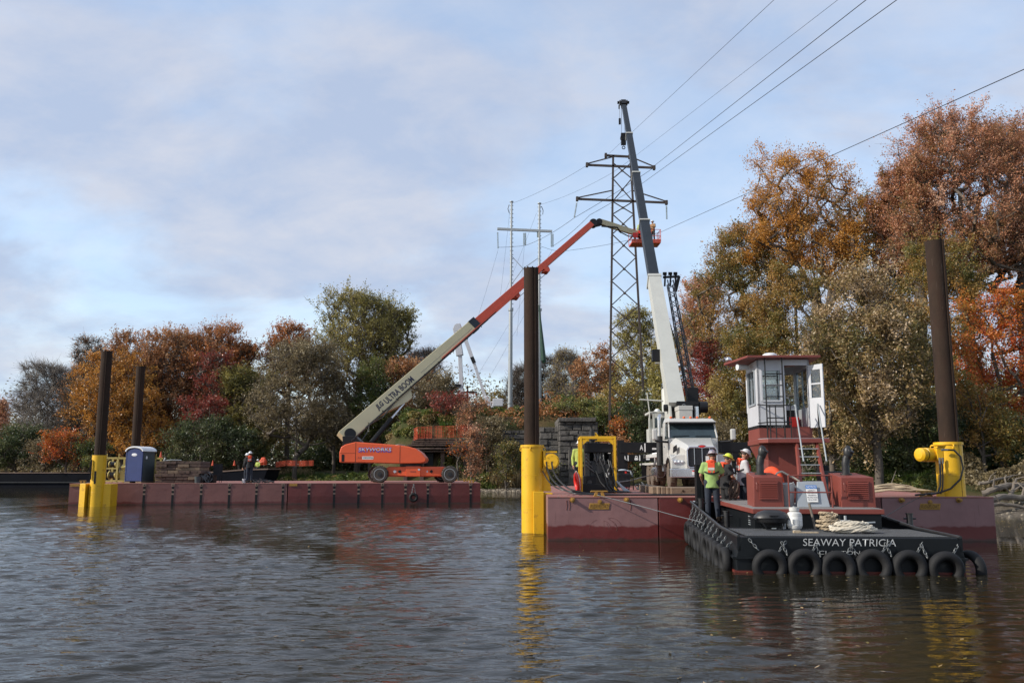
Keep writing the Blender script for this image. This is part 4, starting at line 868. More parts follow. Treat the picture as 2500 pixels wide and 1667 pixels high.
    p = onfb(492, .8); b = MB(); b.lathe([(0, 0), (.15, 0), (.19, .38), (.17, .38), (.135, .03)], (0, 0, 0), n=18); o = b.build('bucket', M['bluegrey'], None, smooth=True); o.location = (p.x, p.y, HB); tag(o, 'small blue grey bucket at the foot of the timber stack', 'bucket')
    p = onfb(533, 2.0); t = thing('folding_chair', (p.x, p.y, HB), R(20), 'black folding chair left of the workers on the far barge', 'chair'); b = MB(); b.box((-.3, -.02, .45), (.3, .5, .5)); b.build('seat', M['blackcloth'], t); b = MB(); b.box((-.1, .48, .5), (.45, .53, 1.12)); b.build('backrest', M['blackcloth'], t)
    for x, y in ((-.27, 0), (.27, 0), (-.27, .48), (.4, .48)): b = MB(); b.cyl((x, y, 0), (x, y, .48), .018, n=6); b.build('leg', M['black'], t)
    p = onfb(520, 2.2); b = MB(); b.box((-.35, -.3, 0), (.35, .3, .42)); b.box((-.37, -.32, .42), (.37, .32, .48)); o = b.build('tool_box', M['black'], None, bevel=.02); o.location = (p.x, p.y, HB); tag(o, 'black tool box beside the folding chair on the far barge', 'tool box')
    p = onfb(640, .9); t = thing('rope_heap', (p.x, p.y, HB), 0, 'low heap of dark chain and rope by the two far barge workers', 'rope'); b = MB(); r = random.Random(5)
    for k in range(22): b.torus((r.uniform(-.75, .75), r.uniform(-.3, .3), r.uniform(.03, .16)), (r.uniform(-.6, .6), r.uniform(-.6, .6), 1), r.uniform(.1, .22), .022, 14, 5)
    b.tube([(-.3, -.5, .03), (.2, -.45, .06), (.5, -.2, .1)], .02, 5); b.build('coils', M['blackm'], t, smooth=True)
    p = onfb(604, .8); b = MB(); b.cyl((0, 0, 0), (0, 0, .2), .1, .09, 14); b.cyl((0, 0, .2), (0, 0, .24), .11, n=14); o = b.build('paint_can', M['white'], None, smooth=True); o.location = (p.x, p.y, HB); tag(o, 'small white can beside the boots of the two workers', 'can')
    p = onfb(392, 3.0); b = MB(); b.box((-.18, -.18, 0), (.18, .18, .03)); b.cyl((0, 0, .03), (0, 0, .6), .13, .025, 16); o = b.build('traffic_cone', M['orangenet'], None, smooth=True); o.location = (p.x + .2, p.y, HB + 1.51); o.scale = (.62,) * 3; tag(o, 'orange cone standing on the right corner of the cream winch frame', 'cone')
far_deck()
# tyre fender on the far barge
p = FBM @ Vector(((1003 - 170) / 1003 * FBL, -.12, 0)); t = thing('tyre_fender', (p.x, p.y - .02, .36), FB_ang, 'black tyre hanging by two chains on the front of the far barge', 'tyre fender')
b = MB(); b.torus((0, 0, 0), (0, 1, 0), .19, .085, 28, 10, sy=1.1); b.build('tyre', M['rubber'], t, smooth=True)
def chain_links(b, p0, p1, L_=.075, r=.009, sag=0, wd=.42):
    p0 = Vector(p0); p1 = Vector(p1); n = max(2, int((p1 - p0).length / (L_ * .74))); x, z = basis(p1 - p0); d = (p1 - p0).normalized()
    for k in range(n):
        f = (k + .5) / n; c = p0 + (p1 - p0) * f + Vector((0, 0, -sag * math.sin(math.pi * f))); ax = x if k % 2 else z; sd = z if k % 2 else x; pts = []
        for i in range(10):
            a = 2 * math.pi * i / 10; pts.append(c + d * math.cos(a) * L_ * .5 + sd * math.sin(a) * L_ * wd * .5 * 1.3)
        pts.append(pts[0]); b.tube(pts, r, 5)
b = MB(); chain_links(b, (-.12, -.03, .2), (0, 0, .78), .09, .012); chain_links(b, (.12, -.03, .2), (0, 0, .78), .09, .012); b.build('chain', M['chain'], t)

# ------------------------------------------------------------------ boom lift
def wheel(b, c, r, wdt, axis, rim=.62, mt=0, mr=1, hub=2):
    c = Vector(c); ax = Vector(axis).normalized()
    b.lathe([(r * rim, 0), (r * .9, 0), (r * .98, wdt * .12), (r, wdt * .25), (r, wdt * .75), (r * .98, wdt * .88), (r * .9, wdt), (r * rim, wdt)], c, ax, 36, mt)
    for k in range(24):
        a = 2 * math.pi * k / 24; x, z = basis(ax); d = x * math.cos(a) + z * math.sin(a); q = c + ax * wdt / 2 + d * (r + .004); t = ax.cross(d)
        Mx = Matrix((t + ax * (.5 if k % 2 else -.5), ax, d)).transposed().to_3x3()
        b.obox(q + ax * wdt * (.2 if k % 2 else -.2), (r * .11, wdt * .52, .035), Mx, mt)
def boom_lift():
    p = onfb(1015, 1.15); a = FB_ang
    t = thing('boom_lift', (p.x, p.y, HB), a * .3, 'orange telescopic boom lift with cream and red boom on the far barge', 'boom lift')
    s = F / p.y; X = lambda u: (u - 1015) / s; Z = lambda v: H - HB + (1148 - v) / s
    wr = .50
    ch = MB(); ch.box((X(950), .18, Z(1163)), (X(1085), 1.9, Z(1139)))
    ch.box((X(994), -.04, Z(1162)), (X(1029), 2.2, Z(1138)))
    ch.hexa([(X(940), .12, Z(1159)), (X(994), .02, Z(1161)), (X(994), 2.1, Z(1161)), (X(940), 2.0, Z(1159)), (X(940), .12, Z(1142)), (X(994), .02, Z(1139)), (X(994), 2.1, Z(1139)), (X(940), 2.0, Z(1142))])
    ch.hexa([(X(1029), .02, Z(1161)), (X(1088), .12, Z(1161)), (X(1088), 2.0, Z(1161)), (X(1029), 2.1, Z(1161)), (X(1029), .02, Z(1139)), (X(1088), .12, Z(1145)), (X(1088), 2.0, Z(1145)), (X(1029), 2.1, Z(1139))])
    co_ = ch.build('chassis', M['orange'], t, bevel=.02)
    for u in (973, 1049):
        for d, mm in ((-1, 'white'), (1, 'black')):
            cx = X(u) + d * .06; zc = Z(1150.5); q = MB(); y = .035 if u < 1000 else .055
            q.prism([(cx, y - .01, zc - .06), (cx + d * .08, y - .01, zc - .06), (cx + d * .08, y - .01, zc - .12), (cx + d * .2, y - .01, zc), (cx + d * .08, y - .01, zc + .12), (cx + d * .08, y - .01, zc + .06), (cx, y - .01, zc + .06)][::d], (0, -.008 if 0 else .06, 0))
            q.build('arrow_mark', M[mm], co_)
    text('18404', 'lettering', (X(1011), -.045, Z(1151)), (1, 0, 0), (0, 0, 1), .34, .09, M['lettnavy'], co_)
    for q0, q1 in ((1018, 1022),): b_ = MB(); b_.box((X(1023), -.05, Z(1148)), (X(1028), -.03, Z(1144))); b_.build('decal', M['white'], co_)
    for u, y0 in ((932, -.30), (1100, -.30), (911, 2.1), (1076, 2.1)):
        w_ = MB(); c = (X(u), y0, wr); w_.__class__ ; wheel(w_, c, wr, .42, (0, 1, 0))
        wo = w_.build('wheel', M['tyre'], t, smooth=True, ang=30)
        ri = MB(); ri.lathe([(.33, .015), (.34, -.01), (.31, -.012), (.29, .06), (.19, .09), (.17, .05), (0, .05)], c, (0, 1, 0), 32); ri.build('rim', M['galv'], wo, smooth=True, ang=30)
        hb = MB(); hb.cyl(Vector(c) + Vector((0, .04, 0)), Vector(c) + Vector((0, -.03, 0)), .15, .13, 20); hb.cyl(Vector(c) + Vector((0, -.03, 0)), Vector(c) + Vector((0, -.06, 0)), .07, n=12); hb.build('hub', M['blackm'], wo, smooth=True)
    for u in (921, 1088): ax_ = MB(); ax_.bar((X(u), 0, .5), (X(u), 2.3, .5), .22, .26); ax_.build('axle', M['orange'], t)
    tb = MB(); tb.cyl((X(1004), 1.05, Z(1139)), (X(1004), 1.05, Z(1131)), .72, n=32); tb.build('turntable_bearing', M['blackm'], t, smooth=True)
    # body: hooded turntable covers
    y0, y1 = -.18, 2.28
    prof = [(835, 1129), (834, 1105), (838, 1092), (848, 1086), (872, 1080), (930, 1084), (978, 1088), (1000, 1091), (1018, 1096), (1032, 1106), (1041, 1117), (1043, 1122), (1040, 1128), (1030, 1131), (979, 1132), (873, 1129)]
    poly = [(X(u), y0, Z(v)) for u, v in prof]
    bo = MB(); bo.prism(poly, (0, y1 - y0, 0)); body = bo.build('hood', M['orange'], t, bevel=.05)
    tr = MB(); tr.box((X(872.5), y0 - .005, Z(1129)), (X(873.5), y0 + .01, Z(1081))); tr.box((X(979), y0 - .005, Z(1131)), (X(980), y0 + .01, Z(1089))); tr.box((X(836), y0 - .004, Z(1107.5)), (X(872), y0 + .01, Z(1106.8))); tr.build('panel_seam', M['black'], body)
    vt_ = MB(); vt_.box((X(840), y0 - .012, Z(1127)), (X(846), y0 + .02, Z(1110))); vt_.build('vent', M['black'], body)
    text('SKYWORKS', 'lettering', (X(919), y0 - .012, Z(1099)), (1, 0, 0), (0, 0, 1), 2.0, .30, M['lettblue'], body, bold=.012, shear=.1)
    text('SKYWORKS', 'lettering', (X(919.5), y0 - .018, Z(1098)), (1, 0, 0), (0, 0, 1), 1.94, .17, M['lettwhite'], body, bold=-.005, shear=.1)
    text('JLG', 'lettering', (X(883), y0 - .012, Z(1118)), (1, 0, 0), (0, 0, 1), .26, .085, M['lettnavy'], body, shear=.2, bold=.01)
    b_ = MB(); b_.box((X(889), y0 - .008, Z(1121.5)), (X(916), y0 + .01, Z(1114.5))); b_.build('decal', M['lettwhite'], body)
    text('1850SJ', 'lettering', (X(902.5), y0 - .014, Z(1118)), (1, 0, 0), (0, 0, 1), .58, .11, M['lettnavy'], body, bold=.01)
    # boom
    Pl = t.matrix_world
    inv = (Matrix.Translation(t.location) @ Matrix.Rotation(t.rotation_euler.z, 4, 'Z')).inverted()
    A = inv @ P(852, 1064, p.y + 1.0); B = inv @ P(1448, 546, p.y + 15.5); d = (B - A).normalized(); nrm = Vector((0, -1, 0)); up = d.cross(Vector((0, 1, 0))); up = -up if up.z < 0 else up; up.normalize()
    side = up.cross(d); side = side if side.y < 0 else -side
    tot = (B - A).length
    def along(f): return A + (B - A) * f
    fu = lambda u: None
    def frac(u):     # fraction along the boom that shows at photo column u
        lo, hi = 0, 1
        for _ in range(30):
            m_ = (lo + hi) / 2; q = inv.inverted() @ along(m_); uu = 1250 + F * q.x / (q.y * math.cos(PITCH) + (q.z - H) * math.sin(PITCH))
            lo, hi = (m_, hi) if uu < u else (lo, m_)
        return lo
    def beam(f0, f1, wd, h, off=0, h1=None):
        b = MB(); p0 = along(f0) + up * off; p1 = along(f1) + up * off; b.bar(p0, p1, wd, h, up=up, h1=h1 or h); return b
    fc = frac(1163)
    o1 = beam(-.015, fc, .62, .92, .12, .78).build('boom_base_section', M['cream'], t, bevel=.03)
    o2 = beam(fc - .02, frac(1287), .50, .60, .10).build('boom_middle_section', M['orangered'], t, bevel=.02)
    beam(frac(1285), .995, .42, .47, .05).build('boom_end_section', M['orangered'], t, bevel=.02)
    b = MB(); b.bar(along(frac(1070)) + up * -.27 + side * .35, along(frac(1300)) + up * -.22 + side * .35, .05, .16, up=up); b.build('cable_track', M['orangered'], o2)
    b = MB(); b.bar(along(frac(960)) + up * -.30 + side * .36, along(frac(1200)) + up * -.27 + side * .36, .07, .06, up=up); b.bar(along(frac(880)) - up * .33 + side * .36, along(frac(1180)) - up * .32 + side * .36, .05, .04, up=up)
    for k in range(9):
        q = along(frac(890 + k * 34)); b.bar(q - up * .42 + side * .35, q - up * .22 + side * .35, .03, .05, up=side)
    b.build('hose_track', M['black'], o1)
    b = MB()
    for k in range(44):
        q = along(frac(1025) + (frac(1150) - frac(1025)) * k / 44) + side * .325 - up * .02; b.obox(q, (.06, .01, .05))
    b.build('rivet_row', M['chain'], o1)
    b = MB(); q = along(fc); b.bar(q - d * .5 + up * .12, q + d * .12 + up * .12, .68, .84, up=up); b.build('boom_collar', M['boomgrey'], o1, bevel=.02)
    # plate hanging below the base section where the lift cylinder joins
    f = frac(975); q = along(f); b = MB(); b.prism([q - d * 2.2 - up * .33 + side * .2, q + d * .7 - up * .33 + side * .2, q + d * .25 - up * .85 + side * .2, q - d * .2 - up * .85 + side * .2], -side * .4); b.build('cylinder_bracket', M['cream'], o1)
    c0 = inv @ P(905, 1082, p.y + 1.0); c1 = q - up * .72; b = MB(); mid = c0 + (c1 - c0) * .55; b.cyl(c0, mid, .15, n=16); b.build('lift_cylinder', M['black'], t, smooth=True); b = MB(); b.cyl(mid, c1, .085, n=14); b.build('piston_rod', M['chrome'], t, smooth=True)
    for fr, sz in ((.995, 0), (frac(1325), .42), (frac(1252), .36)):
        if sz:
            q = along(fr) - up * .36; b = MB(); b.cyl(q + side * .22, q - side * .22, sz * .55, n=18); b.prism([q + d * -.5 + up * .12 + side * .16, q + d * .35 + up * .12 + side * .16, q + d * .25 - up * .12 + side * .16, q - d * .1 - up * .16 + side * .16], -side * .32); b.build('sheave_block', M['orangered'], t, smooth=True)
    q0 = along(frac(1252)) - up * .5; q1 = along(frac(1330)) - up * .55; b = MB(); b.tube([q0, q1], .022, 5); b.build('cable', M['wire'], t)
    # pivot housing
    b = MB(); q = A; b.cyl(q + side * .42, q - side * .42, .36, n=20); b.prism([(X(838), .15, Z(1066)), (X(868), .15, Z(1065)), (X(884), .15, Z(1080)), (X(840), .15, Z(1090))], (0, 1.6, 0)); b.build('boom_pivot', M['black'], t, bevel=.02)
    b = MB(); b.tube([(X(862), -.1, Z(1077)), inv @ P(905, 1035, p.y + .6), inv @ P(935, 1018, p.y + .8), along(frac(960)) - up * .3 + side * .38], .035, 6); b.tube([(X(885), 0, Z(1078)), inv @ P(897, 1055, p.y + .6), inv @ P(903, 1035, p.y + .6), along(frac(945)) - up * .4 + side * .36], .03, 6); b.build('hydraulic_hose', M['hose'], t, smooth=True)
    b = MB(); b.tube([(X(965), .0, Z(1088)), (X(975), -.02, Z(1086)), (X(990), .2, Z(1088))], .02, 5); b.build('handrail', M['galv'], t)
    # knuckle, jib and platform
    K = B; DJ = p.y + 15.5
    J0 = inv @ P(1462, 543, DJ + .3); J1 = inv @ P(1557, 571, DJ + 2.2)
    b = MB(); b.bar(K - d * .2, J0 + Vector((.1, 0, -.05)), .34, .5, up=(0, 0, 1)); b.cyl(K + Vector((0, -.3, 0)), K + Vector((0, .3, 0)), .34, n=18); b.cyl(J0 + Vector((0, -.3, 0)), J0 + Vector((0, .3, 0)), .26, n=16); b.build('knuckle', M['black'], t, bevel=.02)
    b = MB(); jm = J0 + (J1 - J0) * .32 + Vector((0, 0, .05)); b.bar(J0 + Vector((0, 0, .1)), jm, .26, .42, up=(0, 0, 1), h1=.5); b.bar(jm, J1, .26, .5, up=(0, 0, 1), h1=.42); jo = b.build('jib', M['cream'], t, bevel=.02)
    b = MB(); b.tube([J0 + Vector((.2, -.1, -.35)), J0 + Vector((1.5, -.1, -.45)), J0 + (J1 - J0) * .55 + Vector((0, -.1, -.35))], .07, 8); b.tube([J0 + (J1 - J0) * .5 + Vector((0, -.15, -.32)), J0 + (J1 - J0) * .75 + Vector((0, -.15, -.5)), J1 + Vector((0, -.1, -.2))], .05, 8); b.build('jib_cylinder', M['black'], t, smooth=True)
    pc = inv @ P(1574, 597, DJ + 2.6); w2 = 1.22; dp = .75
    b = MB(); b.bar(J1, pc + Vector((-.35, -.2, .62)), .3, .36); b.bar(pc + Vector((-.5, .1, .5)), pc + Vector((.1, .1, .45)), .35, .38); b.build('platform_mount', M['black'], t, bevel=.02)
    f_ = MB(); f_.box((pc.x - w2, pc.y - dp, pc.z - .06), (pc.x + w2, pc.y + dp, pc.z + .1)); f_.box((pc.x - w2 - .02, pc.y - dp - .02, pc.z + .1), (pc.x + w2 + .02, pc.y - dp + .02, pc.z + .26)); plo = f_.build('platform_floor', M['orangered'], t, bevel=.02)
    r_ = MB()
    for z0 in (.55, 1.1):
        for ya in (-dp, dp): r_.tube([(pc.x - w2, pc.y + ya, pc.z + z0), (pc.x + w2, pc.y + ya, pc.z + z0)], .024, 6)
        for xa in (-w2, w2): r_.tube([(pc.x + xa, pc.y - dp, pc.z + z0), (pc.x + xa, pc.y + dp, pc.z + z0)], .024, 6)
    for xa in (-w2, -.45, .45, w2):
        for ya in (-dp, dp): r_.tube([(pc.x + xa, pc.y + ya, pc.z + .05), (pc.x + xa, pc.y + ya, pc.z + 1.1)], .024, 6)
    for k in range(5): r_.tube([(pc.x + w2, pc.y - dp + k * .3, pc.z + .1), (pc.x + w2, pc.y - dp + k * .3, pc.z + 1.1)], .014, 5)
    r_.build('platform_rail', M['orangered'], plo)
    b = MB(); b.box((pc.x - w2 + .1, pc.y - dp - .06, pc.z + .4), (pc.x - w2 + .5, pc.y - dp + .1, pc.z + .8)); b.box((pc.x - .6, pc.y - dp, pc.z + .75), (pc.x - .2, pc.y - dp + .25, pc.z + 1.15)); b.build('control_box', M['redpaint'], plo, bevel=.02)
    # lettering on the base section
    d2 = d; Mside = side
    cx = along(frac(957)) + up * .10 + side * .33; n_ = Mside
    wL = (along(frac(1005)) - along(frac(938))).length; text('ULTRA BOOM', 'lettering', along(frac(973)) + up * .08 + side * .325, d, up, wL, .42, M['lettnavy'], o1, bold=.022)
    wL = (along(frac(936)) - along(frac(917))).length; text('JLG', 'lettering', along(frac(927.5)) + up * .10 + side * .325, d, up, wL * .86, .46, M['lettnavy'], o1, bold=.04, shear=.25)
    return inv.inverted() @ pc
PLATC = boom_lift()

# ------------------------------------------------------------------ crane truck on the near barge
def crane_truck():
    D = 34.0; p = P(1716, 1187, D); t = thing('crane_truck', (p.x, D, HB), R(-1.5), 'white conventional truck with a tall telescopic crane boom, nose towards the camera', 'crane truck')
    s = F / D; X = lambda u: (u - 1716) / s; Z = lambda v, dy=0: (H - HB) + (1148 - v) / F * (D + dy)
    W, Gm, BK, CH = M['truckwhite'], M['glass'], M['black'], M['chrome']
    # chassis frame
    b = MB(); b.box((-.5, .6, .62), (-.38, 10.2, .92)); b.box((.38, .6, .62), (.5, 10.2, .92)); b.box((-.5, 3.2, .66), (.5, 3.4, .9)); b.box((-.5, 6.2, .66), (.5, 6.5, .9)); b.box((-.62, 9.2, .5), (.62, 9.5, 1.0)); b.build('frame', BK, t)
    # hood: sloped, narrower at the grille
    def ring(y, hw, z0, z1, cr): return [(-hw, y, z0), (hw, y, z0), (hw, y, z1 - cr), (hw - cr * 1.2, y, z1), (-hw + cr * 1.2, y, z1), (-hw, y, z1 - cr)]
    secs = [ring(.02, .62, .80, 1.63, .10), ring(.25, .66, .80, 1.72, .13), ring(.9, .80, .95, 1.87, .18), ring(1.75, .98, 1.0, 2.06, .2)]
    b = MB(); vs = [q for s_ in secs for q in s_]; n = 6; fs = []
    for k in range(len(secs) - 1):
        for i in range(n): fs.append((k * n + i, k * n + (i + 1) % n, (k + 1) * n + (i + 1) % n, (k + 1) * n + i))
    fs += [tuple(range(n))[::-1], tuple(range((len(secs) - 1) * n, len(secs) * n))]; b.add(vs, fs); hood = b.build('hood', W, t, smooth=True, ang=28, bevel=.03)
    for s_ in (-1, 1):     # front fenders over the wheels
        b = MB(); arc = [(0.10, .80), (.12, 1.12), (.30, 1.28), (.62, 1.36), (1.0, 1.34), (1.35, 1.22), (1.56, .95)]; inner = [(1.40, .92), (1.22, 1.10), (.95, 1.19), (.66, 1.16), (.42, 1.0), (.34, .76)]
        b.prism([(s_ * .58, y, z) for y, z in arc + inner], (s_ * .60, 0, 0)); b.prism([(s_ * .58, .06, .74), (s_ * 1.17, .14, .74), (s_ * 1.19, .16, 1.20), (s_ * .98, .2, 1.34), (s_ * .6, .06, 1.36)], (0, .3, 0)); fo = b.build('fender', W, t, bevel=.03)
        b = MB(); b.prism([(s_ * 1.181, y, z) for y, z in [(.36, .74), (.45, 1.03), (.66, 1.2), (.97, 1.24), (1.26, 1.12), (1.46, .90), (1.40, .88), (1.2, 1.06), (.95, 1.17), (.68, 1.14), (.5, .98), (.42, .74)]], (s_ * .03, 0, 0)); b.build('fender_trim', BK, fo)
        b = MB(); hx = s_ * .88; b.prism([(hx - .26, .05, 1.16), (hx + .24 * s_ * s_, .13, 1.10), (hx + .27, .14, .98), (hx - .22, .05, 1.0)] if s_ < 0 else [(hx + .26, .05, 1.16), (hx - .24, .13, 1.10), (hx - .27, .14, .98), (hx + .22, .05, 1.0)], (0, .08, 0)); ho = b.build('headlight', CH, t, bevel=.02)
        for dx in (-.14, 0, .13): b = MB(); b.ball((hx + dx, .07, 1.07), (.055, .035, .05), 12, 8); b.build('lens', M['whiteplastic'], ho, smooth=True)
        b = MB(); b.prism([(s_ * .86, .62, 1.74), (s_ * .93, .95, 1.66), (s_ * .945, .95, 1.42), (s_ * .86, .62, 1.52)], (s_ * .03, 0, 0)); b.build('air_intake', BK, hood)
    # grille
    b = MB(); b.box((-.56, -.03, .86), (.56, .05, 1.60)); go = b.build('grille', M['blackm'], t, bevel=.05)
    b = MB(); fr = [(-.57, .92), (-.57, 1.52), (-.48, 1.63), (.48, 1.63), (.57, 1.52), (.57, .92), (.48, .84), (-.48, .84), (-.57, .92)]; b.tube([(x, -.05, z) for x, z in fr], .028, 8)
    for x in (-.3, 0, .3): b.bar((x, -.045, .86), (x, -.045, 1.6), .02, .02)
    b.build('grille_surround', CH, go, smooth=True)
    b = MB()
    for k in range(13): b.box((-.54, -.04, .90 + k * .053), (.54, -.03, .915 + k * .053))
    b.build('grille_mesh', M['boomgrey'], go)
    b = MB(); b.ball((0, -.06, 1.655), (.15, .03, .05), 18, 8); b.build('emblem', M['redpaint'], go, smooth=True); b = MB(); b.tube([(.16 * math.cos(a), -.075, 1.655 + .058 * math.sin(a)) for a in [k * math.pi / 10 for k in range(21)]], .012, 6); b.build('emblem_rim', CH, go, smooth=True)
    b = MB(); b.box((-1.22, -.12, .46), (1.22, .06, .80)); b.hexa([(-1.25, -.02, .46), (-1.2, -.12, .46), (-1.2, .4, .46), (-1.25, .4, .46), (-1.25, -.02, .80), (-1.2, -.12, .80), (-1.2, .4, .80), (-1.25, .4, .80)]); bo = b.build('bumper', CH, t, bevel=.03)
    b = MB(); b.box((-.42, -.14, .56), (-.10, -.12, .73), 0); b.box((-.42, -.145, .69), (-.10, -.13, .735), 1); b.build('licence_plate', [M['lettwhite'], M['redpaint']], bo)
    b = MB(); b.box((-.9, .0, .40), (.9, .2, .46)); b.build('air_dam', BK, t)
    # cab with glazing
    wz0, wz1 = 2.04, 2.72
    b = MB(); b.hexa([(-1.0, 1.72, 1.0), (1.0, 1.72, 1.0), (1.02, 3.35, 1.0), (-1.02, 3.35, 1.0), (-1.0, 1.72, wz0), (1.0, 1.72, wz0), (1.02, 3.35, wz0), (-1.02, 3.35, wz0)])
    for x in (-1, 1):
        b.bar((x * .985, 1.75, wz0), (x * .93, 2.12, wz1), .07, .09, up=(0, 1, 0)); b.bar((x * 1.0, 2.86, wz0), (x * .97, 2.86, wz1), .06, .14, up=(0, 1, 0)); b.box((x * .97 - .04, 2.86, wz0), (x * .97 + .04, 3.35, wz1))
    b.box((-1.0, 3.28, wz0), (1.0, 3.35, wz1)); cab = b.build('cab', W, t, bevel=.025)
    b = MB(); b.hexa([(-1.0, 1.98, wz1), (1.0, 1.98, wz1), (1.0, 3.36, wz1), (-1.0, 3.36, wz1), (-.9, 2.15, wz1 + .16), (.9, 2.15, wz1 + .16), (.92, 3.36, wz1 + .22), (-.92, 3.36, wz1 + .22)]); b.box((-.98, 1.84, wz1 - .03), (.98, 2.05, wz1 + .04)); ro = b.build('roof', M['truckwhite'], t, bevel=.05)
    b = MB(); b.hexa([(-.96, 1.755, wz0 + .02), (.96, 1.755, wz0 + .02), (.96, 1.78, wz0 + .02), (-.96, 1.78, wz0 + .02), (-.91, 2.11, wz1 - .01), (.91, 2.11, wz1 - .01), (.91, 2.135, wz1 - .01), (-.91, 2.135, wz1 - .01)]); wo = b.build('windshield', Gm, t)
    b = MB(); b.bar((-.85, 1.75, wz0 + .08), (-.15, 1.78, wz0 + .11), .015, .02); b.bar((.1, 1.76, wz0 + .09), (.75, 1.76, wz0 + .10), .015, .02); b.build('wiper', BK, wo)
    b = MB(); b.bar((-.96, 1.95, wz1 - .06), (.96, 1.95, wz1 - .06), .3, .04); b.build('sun_visor', BK, t, bevel=.01)
    for s_ in (-1, 1):
        b = MB(); b.prism([(s_ * 1.008, 1.95, wz0 - .02), (s_ * 1.008, 2.8, wz0 - .02), (s_ * .975, 2.8, wz1 - .06), (s_ * .965, 2.2, wz1 - .06)], (s_ * .015, 0, 0)); b.build('side_window', Gm, t)
        b = MB(); b.box((s_ * 1.02 - .012, 1.85, 1.1), (s_ * 1.02 + .012, 2.85, wz0 - .05)); do = b.build('door', W, t, bevel=.02); b = MB(); b.box((s_ * 1.045 - .02, 2.6, 1.7), (s_ * 1.045 + .02, 2.78, 1.75)); b.build('handle', CH, do)
        b = MB(); b.box((s_ * 1.60 - .10, 1.50, Z(1075, 1.5)), (s_ * 1.60 + .10, 1.72, Z(1048, 1.5))); mo = b.build('mirror', M['truckwhite'], t, bevel=.05)
        b = MB(); b.tube([(s_ * 1.58, 1.6, Z(1076, 1.5)), (s_ * 1.45, 1.66, Z(1078, 1.5)), (s_ * .98, 1.85, Z(1080, 1.8))], .045, 8); b.build('mirror_arm', BK, mo, smooth=True)
        b = MB(); b.box((s_ * .72 - .16, 3.36, .7), (s_ * .72 + .28 * s_ + .16 * 0, 3.9, 1.0)); b.build('step_box', CH, t)
    for x in (-.82, -.28, 0, .28, .8):
        b = MB(); b.ball((x, 2.2, wz1 + .2), (.06, .08, .05), 10, 6); b.build('roof_light', M['amber'], ro, smooth=True)
    # exhaust stacks, air tanks, fuel tank
    b = MB(); b.cyl((-1.12, 3.6, .95), (-1.12, 3.6, 2.2), .14, n=20, m=1); b.cyl((-1.12, 3.6, 2.2), (-1.12, 3.6, 3.0), .075, n=16); b.tube([(-1.12, 3.6, 2.9), (-1.12, 3.6, 3.0), (-1.05, 3.7, 3.1)], .08, 12); b.build('exhaust_stack', [CH, M['blackm']], t, smooth=True)
    b = MB(); b.cyl((-.35 + 0, 3.6, 2.5), (-.35 + 0, 3.6, 2.5 + .01), .01, n=6)
    b = MB(); b.cyl((-.36 * 1 - 0, 3.62, 1.5), (-.36, 3.62, 1.6), .05, n=8); 
    b = MB(); b.cyl((-.34 * -1 - .70, 3.7, 1.0), (-.36, 3.7, 1.02), .05)
    b = MB(); b.cyl((-.98 + .0, 4.6, .68), (-.98, 5.7, .68), .26, n=24); b.build('fuel_tank', CH, t, smooth=True)
    b = MB(); b.cyl((.98, 4.1, .68), (.98, 5.5, .68), .26, n=24); b.build('fuel_tank', CH, t, smooth=True)
    # wheels
    for x, y, dual in ((-1.03, 1.0, 0), (1.03, 1.0, 0), (-1.0, 6.3, 1), (1.0, 6.3, 1), (-1.0, 7.65, 1), (1.0, 7.65, 1), (-.96, 5.0, 0)):
        sg = -1 if x < 0 else 1
        lift = .26 if (y == 5.0) else 0
        for dd in ((0,) if not dual else (0, .33)):
            w_ = MB(); c = (x + sg * .14 - sg * dd, y, .53 + lift); wheel(w_, c, .53, .28, (-sg, 0, 0)); wo = w_.build('wheel', M['tyrebrown'], t, smooth=True, ang=30)
            ri = MB(); ri.lathe([(.33, .01), (.33, .03), (.28, .07 if not dual else .14), (.16, .12 if not dual else .16), (.12, .02), (0, .0)], c, (-sg, 0, 0), 26); ri.build('rim', CH if not dual or dd == 0 else M['blackm'], wo, smooth=True, ang=30)
    for s_ in (-1, 1): b = MB(); b.box((s_ * 1.05 - .3, 8.25, .25), (s_ * 1.05 + .3, 8.28, 1.0)); b.build('mud_flap', BK, t)
    # deck, outriggers with lettered beams
    b = MB(); b.box((-1.2, 3.95, .98), (1.2, 10.3, 1.08)); b.box((-1.15, 4.0, 1.08), (1.15, 5.2, 1.3)); b.build('deck_plate', M['greytruck'], t)
    for y, v0, v1, uu, mk in ((4.2, 1081, 1106, (1505, 1893), ((1565, 'A'), (1618, 'B'))), (9.4, 1110, 1127, (1508, 1780), ((1518, 'A'), (1546, 'B')))):
        z0, z1 = Z(v1, y), Z(v0, y); xl = (uu[0] - 1250) / F * (D + y) - p.x; xr = (uu[1] - 1250) / F * (D + y) - p.x
        b = MB(); b.box((xl, y - .18, z0), (xr, y + .18, z1)); oo = b.build('outrigger_beam', BK, t, bevel=.012)
        for x in (xl + .05, xr - .05):
            b = MB(); b.box((x - .14, y - .14, .55), (x + .14, y + .14, z1 + .1)); b.cyl((x, y, .1), (x, y, .6), .07, n=12, m=1); b.cyl((x, y, .04), (x, y, .1), .28, n=20); b.build('outrigger_jack', [BK, CH], t)
        for u, ch in mk:
            xx = (u - 1250) / F * (D + y) - p.x; zc = (z0 + z1) / 2
            text(ch, 'lettering', (xx - .15, y - .185, zc), (1, 0, 0), (0, 0, 1), .15, .22, M['lettwhite'], oo, bold=.01)
            b = MB(); b.box((xx - .02, y - .19, z0 + .04), (xx + .03, y - .175, z1 - .04)); b.box((xx + .32, y - .19, zc - .09), (xx + .5, y - .175, zc - .01)); b.build('mark', M['lettwhite'], oo)
